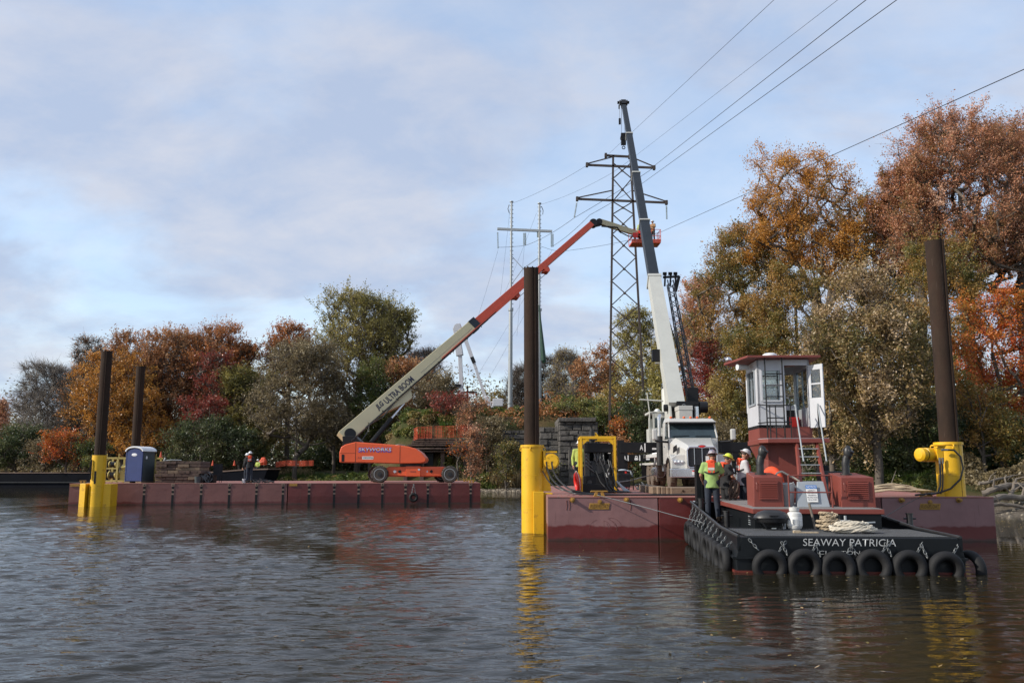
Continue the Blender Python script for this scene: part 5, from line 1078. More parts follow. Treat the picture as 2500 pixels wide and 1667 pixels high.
    b = MB(); x0 = (1566 - 1250) / F * (D + 4.4) - p.x; x1 = (1612 - 1250) / F * (D + 4.4) - p.x; b.hexa([(x0, 4.2, Z(1119, 4.4)), (x1, 3.7, Z(1116, 4.4)), (x1, 4.5, Z(1116, 4.4)), (x0, 5.0, Z(1119, 4.4)), (x0, 4.2, Z(1110, 4.4)), (x1, 3.7, Z(1102, 4.4)), (x1, 4.5, Z(1102, 4.4)), (x0, 5.0, Z(1110, 4.4))]); b.build('tool_box', CH, t, bevel=.02)
    # crane superstructure
    PD = 4.6      # local y of the boom pivot
    b = MB(); b.cyl((0, PD + .6, 1.08), (0, PD + .6, 1.5), .75, n=30); b.build('turntable', BK, t, smooth=True)
    cx0 = P(1649, 1000, D + 3.8).x - p.x; cx1 = P(1682, 1000, D + 3.8).x - p.x
    b = MB(); b.box((cx0, 3.5, 1.9), (cx1, 4.6, Z(1004, 3.8))); b.box((cx0 - .02, 3.48, Z(1004, 3.8)), (cx1 + .02, 4.62, Z(993, 3.8))); b.build('winch_housing', M['greytruck'], t, bevel=.02)
    b = MB(); b.torus(((cx0 + cx1) / 2, 3.9, Z(992, 3.8)), (0, 1, 0), .07, .02, 14, 6); b.build('lifting_eye', M['chain'], t)
    b = MB(); bx = P(1648, 1000, D + PD).x - p.x
    for x in (bx - .42, bx + .30): b.prism([(x, PD - .5, 1.5), (x, PD + 1.6, 1.5), (x, PD + 1.1, 3.4), (x, PD - .1, 3.7), (x, PD - .45, 2.6)], (.12, 0, 0))
    b.build('turret', M['boomwhite'], t, bevel=.02)
    b = MB(); b.cyl((bx - .6, PD + .1, 3.5), (bx + .8, PD + .1, 3.5), .16, n=16); b.box((bx - .1, PD - .5, Z(992, PD)), (bx + .85, PD - .2, Z(983, PD))); b.build('pivot_pin', BK, t)
    b = MB(); b.cyl((bx + .9, PD - .3, 3.5), (bx + 1.25, PD - .3, 3.5), .25, n=16); b.build('hose_reel', BK, t)
    inv = (Matrix.Translation(t.location) @ Matrix.Rotation(t.rotation_euler.z, 4, 'Z')).inverted()
    A = inv @ P(1650, 1000, 38.7); Bt = inv @ P(1523, 258, 57.6); d = (Bt - A).normalized(); up = d.cross(Vector((1, 0, 0))); up = up if up.z > 0 else -up; up.normalize(); side = up.cross(d); side = side if side.x < 0 else -side
    Lb = (Bt - A).length
    def fr(v):
        lo, hi = 0, 1
        for _ in range(30):
            m_ = (lo + hi) / 2; q = inv.inverted() @ (A + (Bt - A) * m_); vv = 833.5 - F * (-(q.y) * math.sin(PITCH) + (q.z - H) * math.cos(PITCH)) / (q.y * math.cos(PITCH) + (q.z - H) * math.sin(PITCH))
            lo, hi = (m_, hi) if vv > v else (lo, m_)
        return lo
    al = lambda f: A + (Bt - A) * f
    def sect(v0, v1, w0, h0, w1=None, h1=None, mt=None, nm='boom_section', par=None):
        b = MB(); f0, f1 = fr(v0), fr(v1); w1 = w1 or w0; h1 = h1 or h0; p0, p1 = al(f0), al(f1); vs = []
        for p_, w_, h_ in ((p0, w0, h0), (p1, w1, h1)):
            for a, c in ((-.5, -.28), (-.3, -.5), (.3, -.5), (.5, -.28), (.5, .5), (-.5, .5)): vs.append(p_ + side * a * w_ + up * c * h_)
        b.add(vs, [(i, (i + 1) % 6, 6 + (i + 1) % 6, 6 + i) for i in range(6)] + [(5, 4, 3, 2, 1, 0), (6, 7, 8, 9, 10, 11)]); return b.build(nm, mt, par or t)
    b1 = sect(1000, 686, .72, .95, .62, .86, M['boomwhite'], 'boom_base_section')
    s2 = sect(690, 548, .52, .70, .50, .68, M['boomgrey'], 'boom_second_section'); s3 = sect(550, 430, .44, .58, None, None, M['boomgrey'], 'boom_third_section'); s4 = sect(432, 333, .38, .50, None, None, M['boomgrey'], 'boom_fourth_section'); s5 = sect(336, 262, .33, .43, .30, .4, M['boomgrey'], 'boom_tip_section')
    for v, w_, h_ in ((548, .60, .76), (430, .52, .66), (333, .46, .58)):
        f = fr(v); b = MB(); b.bar(al(f) - d * .06, al(f) + d * .04, w_, h_, up=up); b.build('boom_collar', M['boomwhite'], t)
    f = fr(686); b = MB(); b.bar(al(f) - d * .12, al(f) + d * .05, .70, .92, up=up); b.build('boom_collar', M['boomwhite'], t)
    b = MB()
    for f0, f1, sgn in ((.02, fr(700), .12), (.04, fr(760), -.10)):
        b.bar(al(f0) - up * .49 + side * sgn, al(f1) - up * .46 + side * sgn, .02, .02, up=up)
    for v in (745, 800, 860, 925): f = fr(v); b.bar(al(f) - up * .48 + side * .34, al(f) - up * .48 - side * .30, .03, .03, up=d)
    b.build('boom_seam', M['greytruck'], b1)
    b = MB(); f = fr(868); b.box(tuple(al(f) + side * .42 + Vector((-.28, -.2, -.28))), tuple(al(f) + side * .42 + Vector((.12, .2, .28)))); b.build('work_light', M['black'], b1)
    b = MB(); f = fr(868); b.bar(al(f) + side * .5 - up * .5, al(f) - side * .5 - up * .5, .05, .08, up=up); f = fr(960); b.bar(al(f) + side * 1.5 - up * .4, al(f) + side * .4 - up * .5, .05, .05, up=up); b.build('bracket', M['boomwhite'], b1)
    # lift cylinder in front of the turret
    c0 = Vector((bx - .30, PD + 1.3, 1.9)); c1 = al(fr(850)) - up * .5; mid = c0.lerp(c1, .6); b = MB(); b.cyl(c0, mid, .20, n=18); b.build('lift_cylinder', M['boomwhite'], t, smooth=True); b = MB(); b.cyl(mid, c1, .12, n=14); b.build('piston_rod', M['chrome'], t, smooth=True)
    # boom head, hoist line and hook block
    b = MB(); q = Bt; b.bar(q - d * .1, q + d * .5, .34, .44, up=up); 
    for a in (-.24, .24): b.cyl(q + side * a + up * .2, q + side * a + up * .2 + side * .08, .2, n=14); b.cyl(q + side * a - up * .3 + d * .4, q + side * a - up * .3 + d * .4 + side * .08, .16, n=14)
    b.bar(q + d * .45 + side * .42, q + d * .45 - side * .42, .08, .2, up=up); b.build('boom_head', M['black'], t, bevel=.01)
    hk = inv @ P(1522, 340, 57.4); b = MB(); top = Vector((hk.x + .02, hk.y, (q + d * .3).z)); b.box((hk.x - .17, hk.y - .12, hk.z - .42), (hk.x + .17, hk.y + .12, hk.z + .42)); b.cyl((hk.x, hk.y - .16, hk.z + .1), (hk.x, hk.y + .16, hk.z + .1), .22, n=16); b.torus((hk.x, hk.y, hk.z - .62), (0, 1, 0), .10, .035, 14, 6); b.build('hook_block', M['black'], t, bevel=.01)
    b = MB()
    for dx in (-.12, .12): b.tube([(hk.x + dx, hk.y, hk.z + .2), (hk.x + dx * .7, hk.y, top.z)], .013, 5)
    b.tube([(hk.x - .22, hk.y - .05, top.z), (hk.x - .24, hk.y - .05, top.z - 1.6)], .012, 5); b.build('hoist_line', M['wire'], t)
    b = MB(); b.box((hk.x - .30, hk.y - .1, hk.z + 1.1), (hk.x - .16, hk.y + .1, hk.z + 1.5)); b.build('anti_block_weight', M['black'], t)
    # stowed lattice jib along the right of the boom
    j0 = inv @ P(1690, 985, 39.2); j1 = inv @ P(1636, 690, 46.2); dj = (j1 - j0).normalized(); b = MB(); uj = dj.cross(Vector((1, 0, 0))).normalized(); sj = uj.cross(dj)
    def chord(f, a, c): wq = .62 * (1 - abs(f * 1.3 - .6) * .15); return j0 + (j1 - j0) * f + sj * a * wq * .55 + uj * c * wq * .6
    nb = 22
    for a in (-.5, .5):
        for c in (-.5, .5): b.tube([chord(f / 8, a, c) for f in range(9)], .035, 5)
    for k in range(nb):
        f0, f1 = k / nb, (k + 1) / nb
        for a in (-.5, .5): b.tube([chord(f0, a, -.5 if k % 2 else .5), chord(f1, a, .5 if k % 2 else -.5)], .018, 4)
        for c in (-.5, .5): b.tube([chord(f0, -.5 if k % 2 else .5, c), chord(f1, .5 if k % 2 else -.5, c)], .018, 4)
    b.build('lattice_jib', M['blackm'], t)
    b = MB()
    for dx in (-.30, .0, .28): b.bar(j1 + Vector((dx, 0, -.2)), j1 + Vector((dx + .05, 0, .55)), .09, .09); b.cyl(j1 + Vector((dx - .08, 0, .5)), j1 + Vector((dx + .12, 0, .5)), .09, n=10)
    b.bar(j1 + Vector((-.38, 0, .30)), j1 + Vector((.52, 0, .34)), .09, .12); b.bar(j1 + Vector((.5, 0, .36)), j1 + Vector((.28, 0, -.5)), .08, .16); b.build('jib_head', M['black'], t)
    b = MB(); b.bar(j0 + Vector((0, 0, -.6)), j0 + Vector((0, 0, .7)), .5, .5); b.cyl(j0 + Vector((-.2, 0, -.2)), j0 + Vector((.35, 0, -.2)), .3, n=14); b.tube([j0 + dj * 2 + Vector((-.2, -.3, 0)), j0 + dj * 5 + Vector((-.35, -.3, 0)), j1 + Vector((-.6, 0, -.5))], .03, 5); b.build('jib_foot', M['black'], t)
    # operator cab left of the turret
    ox0 = P(1577, 1050, 40).x - p.x; ox1 = P(1626, 1050, 40).x - p.x; oy = 6.0; z = lambda v: Z(v, 6.0)
    b = MB(); b.box((ox0 + .06, oy, z(1084)), (ox1, oy + 1.5, z(1046))); b.box((ox0, oy, z(1012)), (ox1 + .02, oy + 1.5, z(1006)))
    for x in (ox0 + .22, ox1 - .05):
        for y in (oy + .05, oy + 1.45): b.box((x - .05, y - .05, z(1048)), (x + .05, y + .05, z(1008)))
    b.box((ox0 + .2, oy, z(1022)), (ox1, oy + .1, z(1008))); oc = b.build('operator_cab', M['boomwhite'], t, bevel=.02)
    b = MB(); b.box((ox0 + .27, oy + .02, z(1045)), (ox1 - .1, oy + .06, z(1021))); b.box((ox0 + .24, oy + .1, z(1046)), (ox0 + .27, oy + 1.4, z(1021))); b.build('window', Gm, oc)
    b = MB(); b.box((ox0 + .3, oy - .5, z(1084)), (ox1 - .1, oy, z(1058))); b.build('seat_box', M['truckwhite'], oc, bevel=.05)
    b = MB()
    b.tube([(ox0 + .02, oy, z(1080)), (ox0 - .02, oy, z(1060)), (ox0 + .04, oy, z(1008)), (ox0 + .3, oy, z(1006))], .03, 6); b.tube([(ox1 - .2, oy, z(1007)), (ox1, oy, z(1006)), (ox1 + .05, oy, z(1040))], .03, 6); b.tube([(ox0 + .05, oy + .1, z(1008)), (ox0 - .05, oy + .1, z(960))], .03, 6); b.build('handrail', M['boomwhite'], oc)
    b = MB(); b.ball(((ox0 + ox1) / 2 + .0, oy + .5, z(1004)), (.14, .14, .13), 14, 8); b.cyl(((ox0 + ox1) / 2, oy + .5, z(1008)), ((ox0 + ox1) / 2, oy + .5, z(1003)), .17, n=16); b.build('beacon', M['helmet'], oc, smooth=True)
    # yellow rail ends of the far side and a second rear stack
    b = MB(); b.cyl((-.36, 3.7, Z(1021, 3.7)), (-.36, 3.7, Z(994, 3.7)), .09, n=14); o = b.build('exhaust_stack', CH, t, smooth=True); 
    o.location.x = (P(1695, 1000, D + 3.7).x - p.x) + .36
crane_truck()
# timber mats under the truck nose: each mat is its own thing
r = random.Random(12); us = [1587, 1600, 1609, 1622, 1632, 1760, 1830, 1900]
TM = (('weathered timber mat end, leftmost of the row before the truck', 27.6), ('second timber mat end from the left before the truck', 27.3), ('third timber mat end from the left before the truck', 27.2), ('fourth timber mat end from the left before the truck', 27.05),
      ('long bolted timber mat beam before the truck bumper, a dark bolt in its face', 26.9), ('timber mat beam half hidden by the tug workers', 26.9), ('timber mat beam behind the left engine box of the tug', 27.0))
for k, (lab, Y) in enumerate(TM):
    x0 = (us[k] - 1250) / F * Y; x1 = (us[k + 1] - 1250) / F * Y; t = thing('timber_mat', (x0, Y, HB), R(-1.2), lab, 'timber mat', 'timber mats before the truck')
    b = MB(); h = .225 + r.uniform(-.012, .01); b.box((.012, 0, 0), (x1 - x0 - .012, 1.2 if k > 3 else 3.4, h)); b.build('beam', M['wood'], t, bevel=.02)
    if k > 3: b = MB(); b.cyl((.38, .01, h / 2), (.38, -.012, h / 2), .035, n=12); b.build('bolt', M['pile'], t)

# ------------------------------------------------------------------ hydraulic power unit in a yellow frame
def power_unit():
    D = 28.8; p = P(1461, 1201, D); t = thing('power_unit', (p.x, D, HB), R(-2), 'black hydraulic power unit inside a yellow lifting frame', 'power unit'); s = F / D; X = lambda u: (u - 1461) / s; Z = lambda v: H - HB + (1148 - v) / s
    b = MB(); w0, w1, zt = X(1417), X(1506), Z(1066)
    for x in (w0 + .05, w1 - .05):
        for y in (0, 1.5): b.box((x - .04, y - .04, .0), (x + .04, y + .04, zt))
        b.box((x - .04, .0, zt - .08), (x + .04, 1.5, zt))
    b.box((w0 + .1, -.04, zt - .09), (w1 - .1, .04, zt)); b.box((w0 + .1, 1.45, zt - .12), (w1 - .1, 1.55, zt)); b.box((w0 + .1, .7, zt - .1), (w1 - .1, .8, zt))
    for x, sg in ((w0 + .1, 1), (w1 - .1, -1)): b.prism([(x, -.03, zt - .12), (x + sg * .2, -.03, zt - .12), (x, -.03, zt - .3)][::sg], (0, .06, 0))
    fo = b.build('frame', M['yellow'], t, bevel=.008)
    b = MB(); b.prism([(X(1450), .72, zt), (X(1468), .72, zt), (X(1461), .72, zt + .15), (X(1457), .72, zt + .15)], (0, .06, 0)); b.cyl((X(1459), .715, zt + .09), (X(1459), .785, zt + .09), .02, n=10, m=1); b.build('lifting_lug', [M['yellow'], M['black']], fo)
    b = MB(); b.box((w0 + .12, .1, 0), (w1 + .0, 1.45, .55)); b.box((w0 + .0, .0, 0), (w1 + .02, .12, .30)); b.build('tank_base', M['black'], t, bevel=.02)
    b = MB(); b.box((w0 + .17, .12, Z(1105)), (w1 - .12, .9, Z(1082))); b.box((w0 + .19, .35, .5), (w0 + .3, 1.3, zt - .25)); b.box((w1 - .24, .3, .5), (w1 - .12, 1.4, zt - .25)); b.box((w0 + .3, 1.1, .5), (w1 - .2, 1.3, zt - .3)); b.build('enclosure', M['black'], t, bevel=.02)
    b = MB(); b.box((w0 + .35, .35, .55), (w1 - .3, 1.0, 1.05)); b.cyl((X(1462), .3, .85), (X(1462), .5, .85), .24, n=20); b.box((X(1452), .25, 1.05), (X(1475), .8, 1.28)); b.cyl((X(1470), .2, 1.1), (X(1470), .4, 1.1), .08, n=12); b.box((w0 + .18, .22, .5), (w0 + .34, .6, zt - .35)); b.box((w1 - .36, .2, .5), (w1 - .2, .7, .95)); b.build('engine', M['blackm'], t, bevel=.01)
    b = MB(); b.cyl((X(1449), .45, zt - .3), (X(1449), .45, Z(1052)), .10, n=16); b.box((X(1444), .3, Z(1075)), (X(1461), .6, Z(1065))); b.cyl((X(1449), .45, Z(1052)), (X(1449), .45, Z(1047)), .065, n=12); b.build('exhaust_stack', M['blackm'], t, smooth=True)
    for k, (u, v) in enumerate(((1433, 1109), (1433, 1118), (1433, 1127), (1433, 1136))):
        b = MB(); c = Vector((X(u), .05, Z(v))); b.cyl(c, c + Vector((.10 + .05 * k, .12, -.12 - .03 * k)), .018, n=8); b.ball(c, .03, 10, 6); b.build('valve_lever', M['chain'], t, smooth=True)
    b = MB(); r = random.Random(2)
    for k in range(7): x = X(1452 + k * 4); b.tube([(x, .2, Z(1104)), (x + r.uniform(-.05, .05), .14, Z(1118)), (x + r.uniform(-.1, .1), .2, Z(1132 + r.uniform(-3, 5)))], .012, 5)
    b.tube([(X(1486), .1, Z(1122)), (X(1489), .06, Z(1138)), (X(1484), .08, Z(1150)), (X(1477), .1, Z(1160))], .018, 6); b.build('pipe', M['chain'], t, smooth=True)
    b = MB()
    for x0, y0, z0, x1 in ((1465, .02, 1120, 1488), (1478, .0, 1140, 1496), (1490, .0, 1125, 1506), (1456, .05, 1150, 1480)): b.tube([(X(x0), y0, Z(z0)), (X((x0 * .6 + x1 * .4)), y0 - .12, Z(z0 + 25)), (X(x1 - 6), y0 - .2, Z(1185)), (X(x1 + 4), y0 - .3, .06), (X(x1 + 30), y0 - .5, .04)], .026, 7)
    b.build('hose', M['hose'], t, smooth=True)
    for x in (w0 + .32, w1 - .22): b = MB(); b.cyl((x, .09, .34), (x, .04, .34), .075, n=16); b.build('tank_cap', M['blackm'], t, smooth=True)
    b = MB(); b.obox((X(1483), .0, Z(1158)), (.09, .02, .16), Matrix.Rotation(.5, 3, 'Y')); b.obox((X(1489), .09, Z(1083.5)), (.08, .01, .018)); b.obox((X(1489), .09, Z(1106.5)), (.08, .01, .018)); b.build('decal', M['lettwhite'], t)
    q = thing('life_ring', (P(1410, 1175, 28.5).x, 28.5, HB + .02), 0, 'bright red life ring leaning edge on against the yellow lifting frame', 'life ring'); b = MB(); b.torus((0, 0, .33), Vector((1, .13, .12)), .26, .07, 30, 12); b.build('ring', M['redpaint'], q, smooth=True)
    b = MB(); b.torus((0, 0, .33), Vector((1, .13, .12)), .36, .012, 20, 5); b.build('grab_rope', M['rope'], q)
power_unit()
# hose pair from the centre sleeve to the power unit
t = thing('hydraulic_hose', (0, 0, 0), 0, 'pair of black hoses drooping from the centre sleeve winch and running along the deck edge', 'hose')
b = MB(); pts = [P(1334, 1128, 27.3), P(1338, 1150, 27.0), P(1350, 1172, 26.5), P(1370, 1190, 26.0), P(1395, 1202, 25.6), P(1430, 1206, 25.4)]; pts = [Vector((q.x, q.y, max(q.z, HB + .03))) for q in pts] + [Vector((4.0, 25.35, HB + .03)), Vector((6.0, 25.5, HB + .03)), Vector((9.5, 25.45, HB + .03))]
def smooth_pts(pts, n=6):
    out = []; k = len(pts)
    for i in range(k - 1):
        p0, p1, p2, p3 = pts[max(i - 1, 0)], pts[i], pts[i + 1], pts[min(i + 2, k - 1)]
        for j in range(n):
            u = j / n; out.append(.5 * ((2 * p1) + (p2 - p0) * u + (2 * p0 - 5 * p1 + 4 * p2 - p3) * u * u + (3 * p1 - p0 - 3 * p2 + p3) * u ** 3))
    return out + [pts[-1]]
b.tube(smooth_pts(pts), .026, 7); b.build('hose_line', M['hose'], t, smooth=True)
b = MB(); pts2 = [P(1347, 1128, 27.2), P(1350, 1146, 26.9), P(1360, 1166, 26.4), P(1380, 1186, 25.9), P(1405, 1198, 25.6)]; pts2 = [Vector((q.x, q.y, max(q.z, HB + .03))) for q in pts2] + [Vector((2.6, 25.6, HB + .03)), Vector((4.2, 25.55, HB + .03)), Vector((6.4, 25.7, HB + .03)), Vector((9.0, 25.7, HB + .03))]
b.tube(smooth_pts(pts2), .026, 7); b.build('hose_line', M['hose'], t, smooth=True)
b = MB(); pts3 = [P(1325, 1150, 27.4), P(1345, 1180, 26.6), P(1385, 1198, 25.9)]; pts3 = [Vector((q.x, q.y, max(q.z, HB + .03))) for q in pts3] + [Vector((3.0, 25.45, HB + .03)), Vector((5.0, 25.8, HB + .03))]
b.tube(smooth_pts(pts3), .022, 7); b.build('hose_line', M['hose'], t, smooth=True)
# things between the power unit and the truck
p = P(1526, 1186, 33.0); t = thing('wire_cage', (p.x, 33.0, HB), R(8), 'black wire mesh cage box with a pale cloth on its lid, behind the power unit', 'cage'); b = MB()
for z in (.12, .3, .5, .7): 
    for y in (0, .6): b.bar((-.32, y, z), (.32, y, z), .015, .015)
for k in range(12):
    for y in (0, .6): b.bar((-.32 + k * .058, y, .1), (-.32 + k * .058, y, .72), .01, .01)
for x in (-.32, .32): b.bar((x, 0, 0), (x, 0, .74), .035, .035); b.bar((x, .6, 0), (x, .6, .74), .035, .035); b.bar((x, 0, .72), (x, .6, .72), .03, .03)
b.build('cage_wire', M['black'], t); b = MB(); b.box((-.25, .1, .1), (.25, .5, .62)); b.build('battery_box', M['blackm'], t, bevel=.03); b = MB(); b.ball((.0, .3, .735), (.17, .2, .05), 14, 8); b.tube([(.1, .2, .73), (.25, .1, .70), (.31, .02, .5)], .03, 6); b.build('cloth', M['panelgrey'], t, smooth=True)
p = P(1545, 1184, 33.6); t = thing('traffic_cone', (p.x, 33.6, HB), 0, 'red and white post lamp standing at the right of the wire cage', 'post'); b = MB(); b.cyl((-.25, 0, 0), (-.25, 0, .75), .045, n=10, m=0); b.box((-.36, -.1, 0), (-.14, .1, .03), 1); b.build('post_body', [M['redpaint'], M['black']], t, smooth=True)
p = P(1569, 1187, 33.2); t = thing('chain_heap', (p.x, 33.2, HB), 0, 'small heap of bright chain and shackles left of the rear truck wheels', 'chain'); b = MB(); r = random.Random(4)
for k in range(14): b.torus((r.uniform(-.25, .25), r.uniform(-.2, .2), r.uniform(.03, .26) * (1 - abs(k - 7) / 12)), (r.uniform(-1, 1), r.uniform(-1, 1), .6), .08, .016, 12, 5)
b.build('links', M['chain'], t)
t = thing('sling', (0, 0, 0), 0, 'slack wire sling rising from beside the power unit to the truck axle', 'sling'); b = MB(); b.tube(smooth_pts([P(1512, 1176, 31.5), P(1540, 1172, 33), P(1570, 1164, 35), P(1598, 1158, 37)]), .02, 6); b.build('sling_rope', M['chain'], t, smooth=True)
p = P(1520, 1200, 28.8); t = thing('rag_bundle', (p.x, 28.7, HB), 0, 'bundle of grey and pink hose sleeves leaning against the power unit', 'bundle'); b = MB(); r = random.Random(9)
for k in range(9): b.tube([(-.18 + r.uniform(-.03, .03), .05 * k / 3, .36 + r.uniform(-.02, .03)), (-.05 + k * .01, -.05, .18), (.05 + k * .022, -.12, .03)], .022, 6)
b.build('sleeves', M['panelgrey'], t, smooth=True)
t = thing('mooring_line', (0, 0, 0), 0, 'thin grey line from the left deck cleat down to the tug bow', 'mooring line'); b = MB(); b.tube(smooth_pts([P(1458, 1208, 24.6), P(1560, 1234, 23.9), P(1640, 1256, 22.6), P(1700, 1271, 21.4), P(1716, 1276, 21.2)]), .011, 6); b.build('line', M['chain'], t)

# ------------------------------------------------------------------ tug
TO = Vector((6.42, 16.83, 0)); TA = R(-4.6)
TUG = thing('push_tug', TO, TA, 'small black push tug with a white wheelhouse on a red column', 'tug boat')
TM_ = Matrix.Translation(TO) @ Matrix.Rotation(TA, 4, 'Z'); TI = TM_.inverted()
def TL(u, v, Y): return TI @ P(u, v, Y)
def on_tug(p): return TM_ @ Vector(p)
DZ = .62
def tug():
    TB = M['tugblack']; RP = M['tugred']
    b = MB()
    def sec(y, wt, zt, wk, zk, wb): return [(-wb, y, -.7), (wb, y, -.7), (wk, y, zk), (wt, y, zt), (-wt, y, zt), (-wk, y, zk)]
    ss = [sec(0, 2.02, .665, 2.13, .27, 2.06), sec(.15, 2.04, .665, 2.14, .27, 2.1), sec(3.0, 2.06, .62, 2.14, .3, 2.1), sec(6.6, 2.0, .60, 2.1, .4, 2.05), sec(7.3, 1.98, .60, 2.05, .42, 1.9)]
    vs = [q for s in ss for q in s]; n = 6; fs = [(k * n + i, k * n + (i + 1) % n, (k + 1) * n + (i + 1) % n, (k + 1) * n + i) for k in range(len(ss) - 1) for i in range(n)] + [tuple(range(n))[::-1], tuple(range((len(ss) - 1) * n, len(ss) * n))]
    b.add(vs, fs); b.build('hull', TB, TUG, bevel=.02)
    b = MB(); b.box((-2.10, -.035, -.3), (2.10, .1, .035)); b.box((-2.16, -.0, -.3), (-2.06, 7.2, .035)); b.build('boot_stripe', M['redboot'], TUG)
    b = MB(); b.bar((-2.15, -.02, .275), (2.15, -.02, .275), .05, .035); b.bar((-2.155, 0, .275), (-2.10, 7.2, .42), .05, .035); b.bar((2.155, 0, .275), (2.10, 7.2, .42), .05, .035); b.build('rub_rail', TB, TUG)
    b = MB(); b.box((-1.90, .06, .666), (1.92, 2.2, .682)); dk = b.build('aft_deck_grating', M['blackm'], TUG)
    b = MB()
    for k in range(72):
        x = -1.88 + k * .0525; b.box((x, .07, .682), (x + .016, 2.15, .690))
    for k in range(24): b.box((-1.88, .08 + k * .088, .682), (1.9, .092 + k * .088, .688))
    b.build('grating_bars', M['grating'], dk)
    # bulwark that rises to the bow
    for s in (-1, 1):
        b = MB(); z = [(.0, .665), (2.2, .70), (4.5, .86), (7.3, 1.06)]
        for (y0, a), (y1, c) in zip(z[:-1], z[1:]):
            b.hexa([(s * 2.06 - .03, y0, .4), (s * 2.06 + .03, y0, .4), (s * 2.03 + .03, y1, .4), (s * 2.03 - .03, y1, .4), (s * 2.06 - .03, y0, a), (s * 2.06 + .03, y0, a), (s * 2.03 + .03, y1, c), (s * 2.03 - .03, y1, c)])
        bu = b.build('bulwark', TB, TUG); b = MB(); b.tube([(s * 2.06, y, zz + .01) for y, zz in z], .035, 8); b.build('bulwark_cap', M['blackm'], bu, smooth=True)
    b = MB(); b.box((-2.0, 7.0, .6), (-1.4, 7.35, 1.08)); b.box((-1.3, 7.2, .5), (2.0, 7.35, .95)); b.build('bow_plate', TB, TUG, bevel=.01)
    b = MB(); b.box((-2.0, 6.95, 1.08), (-1.55, 7.36, 1.10)); b.build('bow_cap', M['panelgrey'], TUG)
    # push knees
    def knee(u, v0, v1, Y, w_):
        q = TL(u, v1, Y); zt = P(u, v0, Y).z; b = MB(); b.box((q.x - w_ / 2, q.y - .18, .5), (q.x + w_ / 2, q.y + .2, zt)); b.box((q.x - .02, q.y - .2, .6), (q.x + .03, q.y - .18, zt)); return b.build('push_knee', TB, TUG, bevel=.012)
    k_ = knee(1713, 1133, 1216, 23.7, .30); q = TL(1723, 1133, 23.7)
    b = MB(); b.box((q.x - .02, q.y - .1, q.z - .05), (q.x + .09, q.y, q.z + .24)); b.build('knee_post', M['blackm'], k_); b = MB(); b.box((q.x - .01, q.y - .11, q.z + .09), (q.x + .08, q.y - .1, q.z + .22)); b.build('label_plate', M['lettwhite'], k_)
    knee(2012, 1136, 1200, 24.0, .22)
    for u, v0, v1, Y in ((1775, 1246, 1292, 20.8), (2222, 1252, 1284, 19.8), (1712, 1216, 1245, 22.6)):
        q = TL(u, v1, Y); zt = P(u, v0, Y).z; b = MB(); b.cyl((q.x, q.y, .6), (q.x, q.y, zt), .068, n=14); b.cyl((q.x, q.y, zt - .02), (q.x, q.y, zt), .085, n=14); b.cyl((q.x - .13, q.y, zt - .12), (q.x + .13, q.y, zt - .12), .02, n=8); b.build('bollard', M['blackm'], TUG, smooth=True)
    # machinery house
    b = MB(); y0, y1 = 2.2, 6.9
    b.box((-1.33, y0, .6), (1.36, y1, 1.0)); b.build('machinery_house', TB, TUG, bevel=.012)
    b = MB(); b.prism([(-1.36, y0 - .03, 1.0), (1.42, y0 - .03, 1.0), (1.42, y1, 1.05), (-1.50, y1, 1.05), ], (0, 0, .10)); ho = b.build('house_top', RP, TUG, bevel=.008)
    b = MB(); b.prism([(-1.33, y0 + .0, 1.101), (1.39, y0 + .0, 1.101), (1.39, y1 - .03, 1.151), (-1.47, y1 - .03, 1.151)], (0, 0, .012)); b.build('house_deck', M['treadgrey'], ho)
    b = MB()
    for k in range(5): b.obox((-1.335, y0 + .55 + k * .0, .74 + k * .045), (.006, .22, .018))
    b.build('side_vent', M['galv'], TUG)
    for x in (-.62, .1, .48): b = MB(); b.cyl((x, y0 - .05, .68), (x, y0 - .05, .98), .05, n=12); b.build('vent_pipe', TB, TUG, smooth=True)
    # engine boxes with louvres and elbow exhausts
    for ul, ur, vl, ub, Y, back in ((1840, 1909, 1164, 1823, 19.75, 1.05), (2053, 2131, 1165, 2038, 19.6, 1.15)):
        a = TL(ul, vl, Y); c = TL(ur, vl + 1, Y); x0, x1 = a.x, c.x; yf = a.y; z0 = 1.10; ztop = a.z; b = MB(); xb0, xb1 = x0 + .03, x1 - .05
        b.hexa([(x0 - .02, yf, z0), (x1 + .02, yf, z0), (xb1, yf + back, z0), (xb0, yf + back, z0), (x0, yf, ztop), (x1, yf, ztop), (xb1, yf + back, ztop + .10), (xb0, yf + back, ztop + .10)]); eb = b.build('engine_box', RP, TUG, bevel=.012)
        w_ = x1 - x0; lx0, lx1 = x0 + w_ * .20, x0 + w_ * .80; lz0, lz1 = z0 + .20, ztop - .10; b = MB(); b.box((lx0, yf - .003, lz0), (lx1, yf + .01, lz1)); b.build('vent_opening', M['redboot'], eb)
        b = MB()
        for k in range(9):
            z = lz0 + (k + .5) * (lz1 - lz0) / 9; b.hexa([(lx0, yf - .004, z - .018), (lx1, yf - .004, z - .018), (lx1, yf + .0, z + .02), (lx0, yf + .0, z + .02), (lx0, yf - .045, z - .022), (lx1, yf - .045, z - .022), (lx1, yf - .012, z + .02), (lx0, yf - .012, z + .02)])
        for x in (lx0 - .02, lx1): b.box((x, yf - .03, lz0 - .02), (x + .02, yf, lz1 + .02))
        b.box((lx0, yf - .03, lz1), (lx1, yf, lz1 + .02)); b.box((lx0, yf - .03, lz0 - .02), (lx1, yf, lz0)); b.build('louvre', RP, eb)
        ex = x0 + w_ * .42; ey = yf + back * .55; b = MB(); zz = ztop + .04; b.cyl((ex, ey, zz), (ex, ey, zz + .05), .13, n=18); b.cyl((ex, ey, zz), (ex, ey, zz + .30), .085, n=16)
